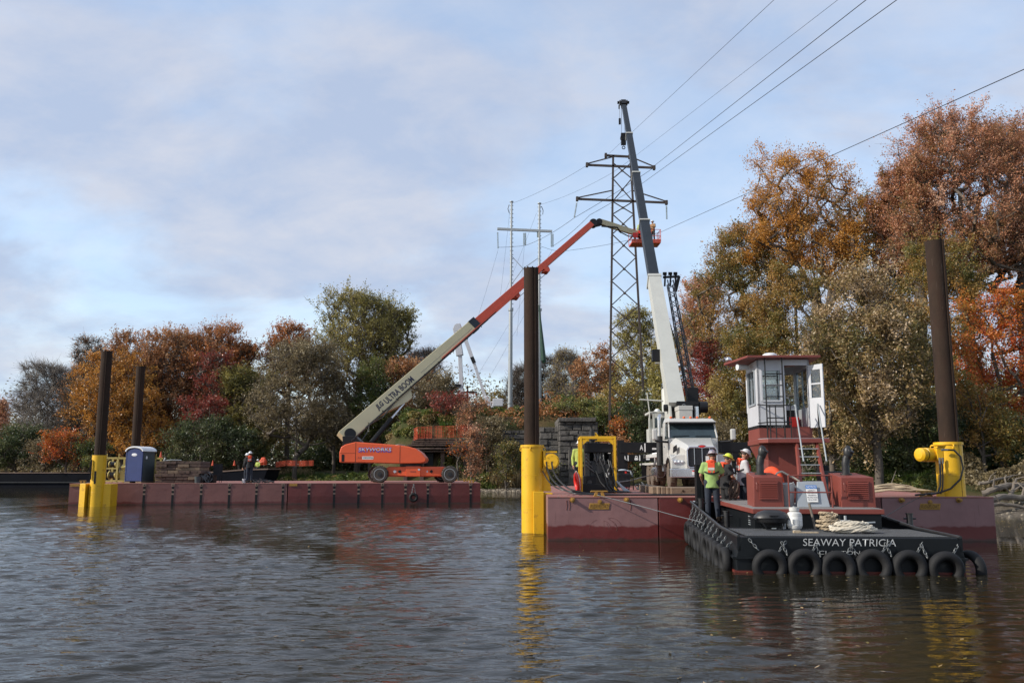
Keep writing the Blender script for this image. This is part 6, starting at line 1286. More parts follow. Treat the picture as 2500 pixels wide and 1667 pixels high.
        b.tube([(ex, ey, zz + .25), (ex + .02, ey, zz + .38), (ex + .07, ey - .02, zz + .50), (ex + .12, ey - .06, zz + .58)], .088, 14); b.ball((ex + .06, ey - .03, zz + .52), (.10, .09, .17), 14, 8); b.build('exhaust', M['blackm'], TUG, smooth=True)
        b = MB(); b.tube([(x0 + .05, yf + .18 * 0 - .02, ztop - .12), (x0 + .05, yf - .035, ztop - .16), (x0 + .05, yf - .035, ztop - .28), (x0 + .05, yf - .0, ztop - .3)], .009, 5); b.build('handle', RP, eb)
    # column and wheelhouse
    b = MB(); b.prism([(-.40, 5.0, 1.1), (.42, 5.0, 1.1), (.42, 6.4, 1.1), (-.40, 6.4, 1.1)], (0, 0, 1.6)); b.prism([(-.62, 4.9, 2.66), (-.40, 4.9, 2.2), (-.40, 4.9, 2.66)], (0, 1.5, 0)); b.build('column', RP, TUG, bevel=.01)
    X0, X1, Y0, Y1 = -.60, .70, 4.90, 6.35; zf, zs, zw, zr = 2.70, 2.98, 3.06, 4.70
    b = MB(); pts = [(X0, Y0), (X1, Y0), (X1, Y1), (.35, Y1 + .35), (-.25, Y1 + .35), (X0, Y1)]
    b.prism([(x, y, zf) for x, y in pts], (0, 0, zs - zf)); b.build('house_base', RP, TUG)
    b = MB(); b.prism([(x * 1.004, y, zs) for x, y in [(X0, Y0), (X0 + .78 * 1, Y0), (X0 + .78, Y1), (X0, Y1)]], (0, 0, zw - zs)); b.build('black_band', M['black'], TUG)
    Wt = M['white']; wt = .045
    def wall(p0, p1, z0, z1, holes, nm='wall'):
        p0 = Vector((p0[0], p0[1], 0)); p1 = Vector((p1[0], p1[1], 0)); d = (p1 - p0); Lw = d.length; d.normalize(); nrm = Vector((d.y, -d.x, 0))
        b = MB(); xs_ = sorted({0, Lw, *[h[0] for h in holes], *[h[1] for h in holes]}); zs_ = sorted({z0, z1, *[h[2] for h in holes], *[h[3] for h in holes]})
        for i in range(len(xs_) - 1):
            for j in range(len(zs_) - 1):
                cx, cz = (xs_[i] + xs_[i + 1]) / 2, (zs_[j] + zs_[j + 1]) / 2
                if any(h[0] < cx < h[1] and h[2] < cz < h[3] for h in holes): continue
                a = p0 + d * xs_[i]; c = p0 + d * xs_[i + 1]; a2 = a - nrm * wt; c2 = c - nrm * wt
                b.hexa([(a.x, a.y, zs_[j]), (c.x, c.y, zs_[j]), (c2.x, c2.y, zs_[j]), (a2.x, a2.y, zs_[j]), (a.x, a.y, zs_[j + 1]), (c.x, c.y, zs_[j + 1]), (c2.x, c2.y, zs_[j + 1]), (a2.x, a2.y, zs_[j + 1])])
        wo = b.build(nm, Wt, TUG)
        for h in holes:
            if len(h) > 4:
                a = p0 + d * h[0]; c = p0 + d * h[1]; fr = MB(); e = nrm * .012
                for q0, q1 in (((a, h[2]), (c, h[2])), ((a, h[3]), (c, h[3])), ((a, h[2]), (a, h[3])), ((c, h[2]), (c, h[3]))):
                    fr.bar((q0[0].x + e.x, q0[0].y + e.y, q0[1]), (q1[0].x + e.x, q1[0].y + e.y, q1[1]), .04, .04, up=nrm)
                if h[4] == 'v': m_ = (a + c) / 2; fr.bar((m_.x, m_.y, h[2]), (m_.x, m_.y, h[3]), .03, .035, up=nrm)
                if h[4] == 'h': zz = (h[2] + h[3]) / 2; fr.bar((a.x, a.y, zz), (c.x, c.y, zz), .04, .03, up=nrm)
                fo = fr.build('window_frame', Wt if h[4] != 'v' else M['panelgrey'], wo)
                gl = MB(); g0 = a - nrm * .025; g1 = c - nrm * .025; gl.prism([(g0.x, g0.y, h[2]), (g1.x, g1.y, h[2]), (g1.x, g1.y, h[3]), (g0.x, g0.y, h[3])], nrm * .006); gl.build('pane', M['clearglass'], fo)
        return wo
    dw0, dw1 = .68, 1.24
    wall((X0, Y0), (X1, Y0), zw, zr, [(.10, .58, 3.66, 4.45, 'h'), (dw0, dw1, zs + .001, 4.56)])
    wall((X0, Y1), (X0, Y0), zw, zr, [(.25, 1.15, 3.60, 4.48, 'v')])
    wall((X1, Y0), (X1, Y1), zw - .08, zr, [(.12, 1.33, 3.5, 4.5, 'v')])
    wall((X1, Y1), (.35, Y1 + .35), zw - .08, zr, [(.04, .455, 3.45, 4.5, 'n')]); wall((.35, Y1 + .35), (-.25, Y1 + .35), zw - .08, zr, [(.04, .56, 3.45, 4.5, 'n')]); wall((-.25, Y1 + .35), (X0, Y1), zw - .08, zr, [(.04, .455, 3.45, 4.5, 'n')])
    b = MB(); b.prism([(x, y, zs) for x, y in pts], (0, 0, .03)); b.build('cabin_floor', M['redboot'], TUG)
    b = MB(); b.box((-.1, Y1 - .35, zs + .03), (.62, Y1 + .15, 3.62)); b.build('console', Wt, TUG, bevel=.01); b = MB(); b.box((.02, Y1 - .36, zs + .1), (.55, Y1 - .34, 3.5)); b.build('console_opening', M['black'], TUG)
    b = MB(); b.torus((.30, Y1 - .42, 3.72), (0, 1, .3), .12, .012, 22, 6); b.cyl((.30, Y1 - .42, 3.72), (.30, Y1 - .2, 3.66), .02, n=8); b.build('steering_wheel', M['chrome'], TUG, smooth=True)
    b = MB(); b.box((.08, Y0 + .25, zs + .03), (.22, Y0 + .42, 3.30)); b.build('fire_extinguisher', M['black'], TUG, bevel=.04); b = MB(); b.box((.30, Y0 + .8, zs + .03), (.60, Y0 + 1.1, 3.3)); b.build('seat', M['redpaint'], TUG, bevel=.03)
    # roof
    b = MB(); n0 = TL(1835, 870, 21.4); n1 = TL(2018, 870, 21.4); zz = 4.72
    rp = [(-.90, 4.52), (.92, 4.62), (1.0, 6.6), (.4, 7.0), (-.4, 7.0), (-1.22, 6.15)]; b.prism([(x, y, zz) for x, y in rp], (0, 0, .055)); ro = b.build('roof', RP, TUG, bevel=.008)
    b = MB(); c = TL(1879, 862, 22.0); b.lathe([(.0, 0), (.18, 0), (.19, .03), (.18, .09), (.12, .125), (0, .13)], (c.x, c.y, zz + .06), (0, 0, 1), 28); b.build('radar_dome', M['whiteplastic'], ro, smooth=True)
    b = MB(); b.ball((-1.12, 6.0, zz + .13), (.09, .13, .08), 14, 8); b.cyl((-1.1, 6.0, zz + .04), (-1.1, 6.0, zz + .1), .02, n=8); b.build('searchlight', M['chrome'], ro, smooth=True)
    b = MB(); b.cyl((-.98, 5.5, zz - .12), (-.68, 5.6, zz - .12), .085, .06, 16); b.build('floodlight', M['whiteplastic'], ro, smooth=True)
    b = MB(); b.bar((.2, 5.2, zz + .09), (.42, 5.3, zz + .11), .14, .03); b.tube([(.0, 5.6, zz + .06), (.12, 5.6, zz + .2)], .008, 5); b.tube([(.55, 5.3, zz + .06), (.6, 5.3, zz + .16)], .02, 6); b.build('roof_fitting', M['galv'], ro)
    # open door hinged at the right of the doorway
    dr = MB(); dz0, dz1 = zs + .0, 4.55; hx, hy = X1 - .02, Y0 - .01
    dd = Vector((.80, -.60, 0)).normalized() * .50; dd = Vector((.26, -.36, 0)); n_ = Vector((dd.y, -dd.x, 0)).normalized() * .035; Ld = dd.length; du = dd.normalized()
    def dpan(f0, f1, z0, z1): a = Vector((hx, hy, 0)) + dd * f0; c = Vector((hx, hy, 0)) + dd * f1; dr.hexa([(a.x, a.y, z0), (c.x, c.y, z0), (c.x + n_.x, c.y + n_.y, z0), (a.x + n_.x, a.y + n_.y, z0), (a.x, a.y, z1), (c.x, c.y, z1), (c.x + n_.x, c.y + n_.y, z1), (a.x + n_.x, a.y + n_.y, z1)])
    dpan(0, 1, dz0, 3.72); dpan(0, .18, 3.72, 4.42); dpan(.82, 1, 3.72, 4.42); dpan(0, 1, 4.42, dz1); dpan(.18, .82, 4.05, 4.09); do = dr.build('door', Wt, TUG, bevel=.006)
    g = MB(); a = Vector((hx, hy, 0)) + dd * .18 + n_ * .4; c = Vector((hx, hy, 0)) + dd * .82 + n_ * .4; g.prism([(a.x, a.y, 3.72), (c.x, c.y, 3.72), (c.x, c.y, 4.42), (a.x, a.y, 4.42)], n_ * .15); g.build('pane', M['clearglass'], do)
    g = MB(); q = Vector((hx, hy, 0)) + dd * .96; g.tube([(q.x + .02, q.y - .03, 3.62), (q.x + .10, q.y - .06, 3.62), (q.x + .10, q.y - .06, 3.3)], .012, 5); g.build('handle', M['chain'], do)
    # platform, rails and ladders
    b = MB(); pl = [(-.66, 4.90), (-.66, 4.72), (-.5, 4.42), (.98, 4.42), (.98, 4.90)]; b.prism([(x, y, 2.60) for x, y in pl], (0, 0, .10)); b.prism([(X0 - .02, 4.9, 2.58), (X1 + .1, 4.9, 2.58), (X1 + .1, 6.4, 2.58), (X0 - .02, 6.4, 2.58)], (0, 0, .12)); po = b.build('platform', RP, TUG, bevel=.008)
    b = MB(); b.prism([(x * .98, y + (.01 if y < 4.8 else -.01), 2.701) for x, y in pl], (0, 0, .01)); b.build('platform_tread', M['panelgrey'], po)
    b = MB(); rr = .016; xr = .10; yr = 4.45; z0 = 2.7
    for z in (3.52, 3.10): b.tube([(-.62, 4.88, z + (.05 if z > 3.3 else 0)), (-.5, yr, z), (xr, yr, z)] if z > 3.3 else [(-.62, 4.88, z), (-.5, yr, z), (xr, yr, z)], rr, 6)
    for x in (-.42, -.28, .08): b.tube([(x, yr, z0), (x, yr, 3.52)], rr, 6)
    b.build('rail', M['black'], TUG)
    b = MB(); xa, xb, ya = -.46, .0 + -.02 + .10 - .02, 4.62; 
    q0 = TL(1866, 873, 21.5); q1 = TL(1907, 873, 21.5)
    for x in (q0.x, q1.x): b.tube([(x, 4.64, 4.72), (x, 4.64, 2.72)], .018, 6)
    for z in (4.32, 4.03, 3.75, 3.50, 3.22): b.tube([(q0.x, 4.64, z), (q1.x, 4.64, z)], .016, 6)
    b.build('ladder', M['black'], TUG)
    b = MB()
    for ut, ub in ((1941, 1962), (1996, 2018)):
        a = TL(ut, 988 if ut < 1950 else 986, 21.35); c = TL(ub, 1126, 20.3); b.tube([a, c], .018, 8)
    b.build('stair_handrail', M['galv'], TUG)
    b = MB(); a = TL(1996, 986, 21.4); b.tube([(a.x, a.y, 2.7), (a.x, a.y, a.z)], .016, 6); b.tube([(a.x, a.y, a.z), (a.x + .15, a.y + .4, a.z)], .016, 6); b.tube([(a.x, a.y, a.z - .45), (a.x + .15, a.y + .4, a.z - .45)], .016, 6); b.build('rail', M['black'], TUG)
    b = MB(); aL0, aL1 = TL(1944, 1078, 21.35), TL(1957, 1172, 20.3); aR0, aR1 = TL(1993, 1078, 21.35), TL(2022, 1232, 19.9)
    aL1 = TL(1958, 1225, 20.1); 
    b.bar(aL0, aL1, .05, .10, up=(0, 1, .4)); b.bar(aR0, aR1, .05, .10, up=(0, 1, .4)); st = b.build('stair_stringer', RP, TUG)
    for k in range(7):
        f = (k + .9) / 7.4; q0, q1 = aL0.lerp(aL1, f), aR0.lerp(aR1, f); b = MB(); b.box((q0.x, q0.y - .06, (q0.z + q1.z) / 2 - .012), (q1.x, q0.y + .10, (q0.z + q1.z) / 2 + .012)); b.build('tread', M['galv'], st)
    # red guard rail on the machinery house
    b = MB(); gl, gr = TL(1922, 1160, 19.5), TL(2024, 1160, 19.5); g0 = 1.11
    for x in (gl.x, gr.x): b.tube([(x, 2.55, g0), (x, 2.55, gl.z)], .018, 8)
    for z in (gl.z, gl.z - .37): b.tube([(gl.x, 2.55, z), (gr.x, 2.55, z)], .016, 8)
    b.build('guard_rail', RP, TUG, smooth=True)
    # hull lettering
    q = TL(2078, 1324, 16.7); text('SEAWAY PATRICIA', 'lettering', ((q.x), -.0 - .003, P(2078, 1324, 16.7).z), (1, 0, 0), (0, -.27, .96), (P(2191, 1324, 16.65) - P(1964, 1324, 16.75)).length, .142, M['lettwhite'], TUG, ext=.02, bold=-.004)
    bpy.data.objects[-1] if 0 else None
    q2 = TL(2062, 1350, 16.6); text('CLAYTON', 'lettering', (TL(2056, 1350, 16.6).x, -.05, P(2058, 1350, 16.6).z), (1, 0, 0), (0, -.27, .96), (.76), .075, M['tankwhite'], TUG, ext=.02, bold=-.004)
M['tugred'] = mat('red_superstructure_paint', (.185, .042, .030), .5, var=.1, scale=1.5, dirt=((.15, .03, .02), .64, 3, (1, 1, 1)))
M['redboot'] = mat('dark_red_boot', (.12, .018, .010), .55, var=.2)
m = bpy.data.materials.new('clear_window_glass'); m.use_nodes = True; n = m.node_tree; n.nodes.clear(); out = N(n, 'ShaderNodeOutputMaterial'); tr_ = N(n, 'ShaderNodeBsdfTransparent'); gl_ = N(n, 'ShaderNodeBsdfGlossy', i_Roughness=.02); mx_ = N(n, 'ShaderNodeMixShader', i_0=.14)
tr_.inputs[0].default_value = (.82, .86, .86, 1); L(n, tr_.outputs[0], mx_.inputs[1]); L(n, gl_.outputs[0], mx_.inputs[2]); L(n, mx_.outputs[0], out.inputs[0]); M['clearglass'] = m
tug()

# tyre fenders and their chains
def fender(loc, rz, rad, lab, grp, chains, tilt=0, tube=.088):
    t = thing('tyre_fender', loc, rz, lab, 'tyre fender', grp); b = MB(); b.torus((0, 0, 0), (0, 1, tilt), rad - tube, tube, 40, 14, sy=1.2); b.build('tyre', M['rubber'], t, smooth=True)
    if chains:
        for a, z in chains: c = MB(); chain_links(c, a, z, .085, .0085); c.build('chain', M['chain'], t)
    return t
names = ('leftmost', 'second from the left', 'third from the left', 'fourth from the left', 'fifth from the left', 'rightmost')
for k, u in enumerate((1886, 1970, 2051, 2136, 2222, 2308)):
    q = TL(u, 1381, 16.55); w_ = on_tug((q.x, -.16, .125 + .02 * math.sin(k * 2.3))); hk = [((-.28, .10, .20), (-.36, .16, .44)), ((.20, .10, .27), (.36, .16, .46))]
    if k == 0: hk = [((-.18, .08, .30), (-.34, .15, .50)), ((.20, .10, .27), (.36, .16, .46))]
    fender(w_, TA + .08 * math.sin(k * 1.7), .335 + .012 * math.sin(k * 3.1), 'black tyre on the tug stern, %s of the stern row' % names[k], 'tyre fenders on the tug stern', hk, tilt=.12 * math.sin(k * 1.3 + 1))
sn = ('nearest the stern corner', 'second from the stern corner', 'third from the stern corner', 'fourth from the stern corner', 'fifth from the stern corner', 'sixth from the stern corner', 'seventh from the stern corner', 'eighth from the stern corner', 'ninth from the stern corner', 'tenth from the stern corner', 'foremost at the bow')
for k in range(11):
    y = .55 + k * .585; z = .13 + k * .018; w_ = on_tug((-2.06 - .18, y, z)); fender(w_, TA + math.pi / 2 + R(6 * math.sin(k * 2.1)), .305, 'black tyre on the near side of the tug, %s' % sn[k], 'tyre fenders along the near side of the tug', [((.04, .0, .26), (.12, -.17, .40 + k * .03))], tube=.078)
for k in range(4):
    w_ = on_tug((2.34, .35 + k * .75, .06)); fender(w_, TA + math.pi / 2 + R(20 if k == 0 else 0), .36, 'black tyre on the far side of the tug, %s' % ('nearest the stern corner', 'second from the stern corner', 'third from the stern corner', 'fourth from the stern corner')[k], 'tyre fenders along the far side of the tug', [((.1, .0, .3), (.16, .18, .46))])
# gear on the tug
def kettle_grill():
    q = TL(1886, 1278, 18.6); w_ = on_tug((q.x, 1.75, .69)); t = thing('barbecue_grill', w_, TA, 'black portable barbecue grill with domed lid on the tug aft deck', 'grill')
    b = MB(); b.lathe([(.12, .10), (.25, .16), (.30, .25)], (0, 0, 0), (0, 0, 1), 24); b.v = [(x * 1.25, y * .8, z) for x, y, z in b.v]; b.build('bowl', M['blackm'], t, smooth=True)
    b = MB(); b.lathe([(.315, .25), (.30, .29), (.24, .36), (.13, .41), (0, .42)], (0, 0, 0), (0, 0, 1), 24); b.v = [(x * 1.22, y * .8, z) for x, y, z in b.v]; lo = b.build('lid', M['blackm'], t, smooth=True)
    b = MB(); b.tube([(-.09, -.22, .31), (-.08, -.27, .30), (.08, -.27, .30), (.09, -.22, .31)], .012, 6); b.build('lid_handle', M['black'], lo, smooth=True)
    for s in (-1, 1): b = MB(); b.tube([(s * .34, .1, .24), (s * .46, .06, .25), (s * .46, -.08, .25), (s * .34, -.12, .22)], .022, 8); b.build('side_handle', M['black'], t, smooth=True)
    b = MB(); b.tube([(-.22, -.16, .15), (-.15, -.2, .02), (.15, -.2, .02), (.22, -.16, .15)], .014, 6); b.tube([(-.22, .16, .15), (-.15, .2, .02), (.15, .2, .02), (.22, .16, .15)], .014, 6); b.build('stand', M['black'], t, smooth=True)
    b = MB(); b.box((-.05, -.225, .03), (.04, -.2, .05)); b.build('label_plate', M['galv'], t)
kettle_grill()
q = TL(1943, 1278, 18.5); t = thing('propane_tank', on_tug((q.x, 1.72, .69)), TA, 'grey white propane cylinder with a printed label beside the grill', 'gas cylinder')
b = MB(); b.lathe([(.10, 0), (.10, .02), (.13, .03), (.152, .08), (.155, .30), (.14, .35), (.08, .39), (.03, .40), (0, .40)], (0, 0, 0), n=28); b.build('cylinder', M['tankwhite'], t, smooth=True)
b = MB(); b.lathe([(.095, .39), (.105, .40), (.105, .47), (.095, .47)], (0, 0, 0), n=18); b.build('collar', M['tankwhite'], t, smooth=True); b = MB(); b.cyl((0, 0, .4), (0, 0, .49), .028, n=10); b.build('valve', M['galv'], t)
b = MB(); b.lathe([(.156, .09), (.1565, .10), (.1565, .27), (.156, .28)], (0, 0, 0), n=28); lo = b.build('label_wrap', M['lettwhite'], t, smooth=True)
b = MB()
for k in range(6): b.box((-.09, -.16, .12 + k * .02), (.09 - .02 * (k % 3), -.14, .124 + k * .02))
b.build('fine_print', M['panelgrey'], lo)
q = TL(1990, 1278, 18.5); t = thing('wooden_handle', on_tug((q.x, 1.95, .69)), TA, 'pale wooden club leaning on the house front right of the gas cylinder', 'wooden handle'); b = MB(); b.tube([(.05, -.1, .0), (.02, 0, .3), (-.01, .08, .54)], .024, 8, r1=.028); b.build('shaft', M['drift'], t, smooth=True)
q = TL(1912, 1278, 18.9); t = thing('cup', on_tug((q.x + .02, 2.02, .69)), TA, 'small white paper cup between the grill and the gas cylinder', 'cup'); b = MB(); b.lathe([(.03, 0), (.042, .12), (.04, .12), (.028, .01)], (0, 0, 0), n=14); b.build('cup_body', M['whiteplastic'], t, smooth=True)
# notice board, bin
def board():
    q = TL(1975, 1232, 20.0); t = thing('notice_board', on_tug((q.x + .04, 3.02, 1.115)), TA, 'grey sloping panel with a blue and white notice on it, between the engine boxes', 'notice board')
    b = MB(); b.hexa([(-.36, -.10, 0), (.36, -.10, 0), (.36, .12, 0), (-.36, .12, 0), (-.30, .06, .56), (.28, .06, .56), (.28, .12, .56), (-.30, .12, .56)]); b.build('panel', M['panelgrey'], t, bevel=.01)
    ux = Vector((1, 0, 0)); uy = Vector((0, .16, .56)).normalized(); nn = ux.cross(uy); c = Vector((-.02, -.035, .30))
    def pl(cx, cy, w_, h_, m_, nm, e): b = MB(); o = c + ux * cx + uy * cy + nn * (e + .02); b.bar(o - uy * h_ / 2, o + uy * h_ / 2, w_, .004, up=nn); return b.build(nm, m_, t)
    s1 = pl(0, -.05, .24, .30, M['lettwhite'], 'sign', .0); s2 = pl(0, .145, .24, .08, M['signblue'], 'sign_header', .002)
    def tx(s, cy, w_, h_, m_, par): text(s, 'lettering', c + ux * 0 + uy * cy + nn * .026, ux, uy, w_, h_, m_, par, ext=.002, bold=.006)
    tx('NOTICE', .145, .20, .052, M['lettwhite'], s2)
    for k, s in enumerate(('SAFETY', 'GLASSES &', 'HEARING', 'PROTECTION', 'REQUIRED')): tx(s, .062 - k * .053, .10 + .012 * len(s), .032, M['lettnavy'], s1)
board()
q = TL(1922, 1232, 20.1); t = thing('plastic_bin', on_tug((q.x, 3.25, 1.115)), TA, 'light grey plastic bin behind the red guard rail', 'bin'); b = MB(); b.lathe([(.15, 0), (.19, .48), (.20, .50), (.18, .50), (.14, .02)], (0, 0, 0), n=4); b.v = [(x, y, z) for x, y, z in b.v]; b.build('bin_body', M['tankwhite'], t, bevel=.02)
t = thing('water_hose', on_tug((q.x - .02, 3.6, 1.6)), TA, 'loop of pale hose over a grey tap at the top of the plastic bin', 'hose'); b = MB(); b.tube(smooth_pts([Vector(v) for v in [(-.12, 0, .1), (-.12, 0, .24), (0, 0, .30), (.12, 0, .24), (.28, 0, .16), (.4, 0, .08)]]), .022, 8); b.build('hose_line', M['rope'], t, smooth=True); b = MB(); b.tube([(.0, -.1, -.1), (.12, -.1, 0), (.24, -.1, .05), (.3, -.1, -.08)], .018, 7); b.box((-.12, -.05, -.5), (.2, .1, .05)); b.build('tap', M['galv'], t)
q = TL(2028, 1200, 22); t = thing('storage_locker', on_tug((q.x, 5.3, 1.13)), TA, 'dark grey steel locker behind the stairs, left of the right engine box', 'locker'); b = MB(); b.box((-.22, -.2, 0), (.26, .4, .75)); b.box((-.23, -.21, .75), (.27, .41, .78)); b.build('locker_body', M['bluegrey'], t, bevel=.01)
t = thing('red_tank', on_tug((.55, 5.0, 1.12)), TA, 'red round tank end right of the wheelhouse column', 'tank'); b = MB(); b.lathe([(0, 0), (.12, .02), (.17, .08), (.17, .5)], (0, -.1, .22), (0, 1, 0), 22); b.build('tank_body', M['tugred'], t, smooth=True)
# life ring on the column
q = TL(1878, 1135, 21.8); t = thing('life_ring', on_tug((q.x + .04, 4.88, 1.62)), TA, 'orange horseshoe life buoy hanging at the left of the red column', 'life ring'); b = MB(); b.torus((0, 0, 0), Vector((-.7, -1, 0)), .22, .085, 30, 12); b.v = [(x, y, z * 1.35) for x, y, z in b.v]; b.build('ring', M['redvest'], t, smooth=True)
# rope heaps on the aft deck
def rope_heap(u, v, hh, wx, lab, seed, n, R0, m_, z0=.69):
    r = random.Random(seed); q = TL(u, v, 17.6); t = thing('rope_coil', on_tug((q.x, .82, z0)), TA, lab, 'rope'); b = MB()
    pts = []
    a = 0
    for k in range(n * 9):
        a += 2 * math.pi / 9; f = k / (n * 9); rx = wx * (1 - .45 * f) * r.uniform(.85, 1.08); ry = R0 * (1 - .3 * f) * r.uniform(.8, 1.1)
        pts.append(Vector((math.cos(a) * rx + math.sin(f * 25) * .05, math.sin(a) * ry, .035 + f * hh + r.uniform(-.01, .03))))
    sp_ = smooth_pts(pts, 5)
    # laid rope: three strands twisting round the path
    for s in range(3):
        q_ = []
        for i, p_ in enumerate(sp_):
            d = (sp_[min(i + 1, len(sp_) - 1)] - sp_[max(i - 1, 0)]); x, z = basis(d) if d.length > 1e-6 else (Vector((1, 0, 0)), Vector((0, 0, 1))); th = i * .75 + s * 2.094; q_.append(p_ + (x * math.cos(th) + z * math.sin(th)) * .014)
        b.tube(q_, .0165, 6)
    b.build('coil', m_, t, smooth=True)
    return t
rope_heap(2082, 1300, .17, .46, 'large heap of thick white rope on the tug aft deck', 21, 8, .20, M['rope'])
rope_heap(2030, 1290, .34, .23, 'smaller pile of tangled tan rope behind the large white rope heap', 22, 7, .16, M['ropeold'])
t = bpy.data.objects['rope_coil.001']; t.location = on_tug((TL(2030, 1290, 17.9).x, 1.28, .69))
rope_heap(2120, 1300, .10, .20, 'right end loop of white rope beside the large heap', 23, 4, .15, M['rope'])
t = thing('canvas_strap', on_tug((TL(1968, 1296, 17.6).x, .85, .69)), TA, 'flat tan strap lying left of the white rope heap', 'strap'); b = MB(); b.box((-.22, -.06, 0), (.26, .06, .02)); b.box((-.22, -.06, .02), (-.08, .06, .045)); b.build('strap_band', M['ropeold'], t)
t = thing('steel_bar', on_tug((TL(2090, 1280, 17.6).x, .95, .86)), TA, 'thin pale steel bar lying across the rope heap', 'bar'); b = MB(); b.tube([(-.25, 0, .0), (.45, .1, .03)], .018, 8); b.build('rod', M['galv'], t, smooth=True)
q = TL(2066, 1270, 17.8); t = thing('tow_bitt', on_tug((q.x, 1.05, .68)), TA, 'grey steel towing cleat standing up through the ropes', 'bitt'); b = MB(); b.cyl((0, 0, 0), (0, 0, .34), .028, n=12); b.cyl((-.09, 0, .24), (.09, 0, .24), .016, n=8); b.torus((0, -.12, .13), (0, 1, 0), .06, .018, 16, 6); b.build('post', M['galv'], t, smooth=True)
t = thing('mooring_line', (0, 0, 0), 0, 'thin dark line from the right deck cleat down to the tug', 'mooring line'); b = MB(); b.tube(smooth_pts([P(2262, 1206, 24.6), P(2220, 1226, 23.2), P(2158, 1262, 20.6)]), .009, 6); b.build('line', M['wire'], t)
# rope lying on the near barge deck at right
r = random.Random(31); t = thing('rope_coil', (P(2175, 1205, 25.4).x, 25.5, HB), R(-1), 'long heap of tan rope along the near barge edge left of the right sleeve', 'rope'); b = MB()
for s in range(6):
    y = -.25 + s * .1; pts = [Vector((-1.25 + k * .28 + r.uniform(-.05, .05), y + r.uniform(-.08, .08), .04 + .14 * math.exp(-((k - 5) / 3.5) ** 2) * (1 + .2 * s) + r.uniform(-.02, .03))) for k in range(10 - s % 2)]; b.tube(smooth_pts(pts), .028, 7)
b.torus((-1.2, -.2, .1), (.2, 1, .4), .13, .028, 20, 6); b.build('coil', M['ropeold'], t, smooth=True)

# ------------------------------------------------------------------ power line structures
def lattice_tower():
    D = 85.0; root = thing('lattice_tower', (P(1532, 1040, D).x, D, gz(P(1532, 1040, D).x, D)), 0, 'dark rusty lattice transmission tower with two crossarms behind the crane boom', 'transmission tower')
    o = root.location; q = lambda u, v, dy=0: P(u, v, D) - o + Vector((0, dy, 0))
    Lx = lambda v: 1488 + (1497 - 1488) * (1048 - v) / (1048 - 380); Rx = lambda v: 1576 + (1539 - 1576) * (1048 - v) / (1048 - 380)
    dep = .5
    for f, nm in ((Lx, 'leg'), (Rx, 'leg')):
        b = MB(); 
        b.bar(q(f(1075), 1075), q(f(380), 380), .20, .20, up=(0, 1, 0)); lo = b.build(nm, M['rustytower'], root)
        if f is Lx:
            b = MB()
            for k in range(34):
                v = 1030 - k * 18; a = q(f(v), v); b.bar(a + Vector((-.22 if k % 2 else .02, 0, 0)), a + Vector((0 if k % 2 else .26, 0, 0)), .02, .02)
            b.build('climbing_pegs', M['rustytower'], lo)
    vs = [398, 436, 492, 523, 572, 628, 686, 746, 807, 876, 945, 1020]
    for k in range(len(vs) - 1):
        a, c = vs[k], vs[k + 1]; b = MB(); b.bar(q(Lx(a), a), q(Rx(c), c), .10, .07, up=(0, 1, 0)); b.bar(q(Rx(a), a, .1), q(Lx(c), c, .1), .10, .07, up=(0, 1, 0)); m_ = q((Lx((a + c) / 2) + Rx((a + c) / 2)) / 2, (a + c) / 2); b.obox(m_, (.26, .14, .22)); b.build('cross_brace', M['rustytower'], root)
    def arm(ul, vl, ur, vr, vtop, name):
        b = MB(); b.bar(q(ul, vl), q(ur, vr), .20, .20, up=(0, 0, 1))
        if vtop: b.bar(q(ul, vl - 3), q(Lx(vtop), vtop), .12, .10, up=(0, 0, 1)); b.bar(q(ur, vr - 3), q(Rx(vtop), vtop), .12, .10, up=(0, 0, 1))
        for u, v in ((ul, vl), (ur, vr)): b.obox(q(u, v), (.24, .4, .42))
        b.build(name, M['rustytower'], root)
    arm(1479, 380, 1537, 383, None, 'top_arm'); arm(1433, 403, 1597, 410, 383, 'crossarm'); arm(1409, 486, 1627, 495, 465, 'crossarm')
    for u0, v0, u1, v1 in ((1409, 490, 1402, 532), (1627, 499, 1628, 536)):
        b = MB(); a, c = q(u0, v0), q(u1, v1); n = 14
        b.tube([a, c], .02, 5)
        for k in range(2, n): p_ = a.lerp(c, k / n); b.cyl(p_ - Vector((0, 0, .035)), p_ + Vector((0, 0, .02)), .10, .05, 8)
        b.build('insulator_string', M['insul'], root)
    for u, v in ((1488, 1062), (1576, 1062)): b = MB(); a = q(u, v + 12); b.box((a.x - .35, a.y - .35, a.z - .5), (a.x + .35, a.y + .35, a.z + .25)); b.build('footing', M['stone'], root)
lattice_tower()
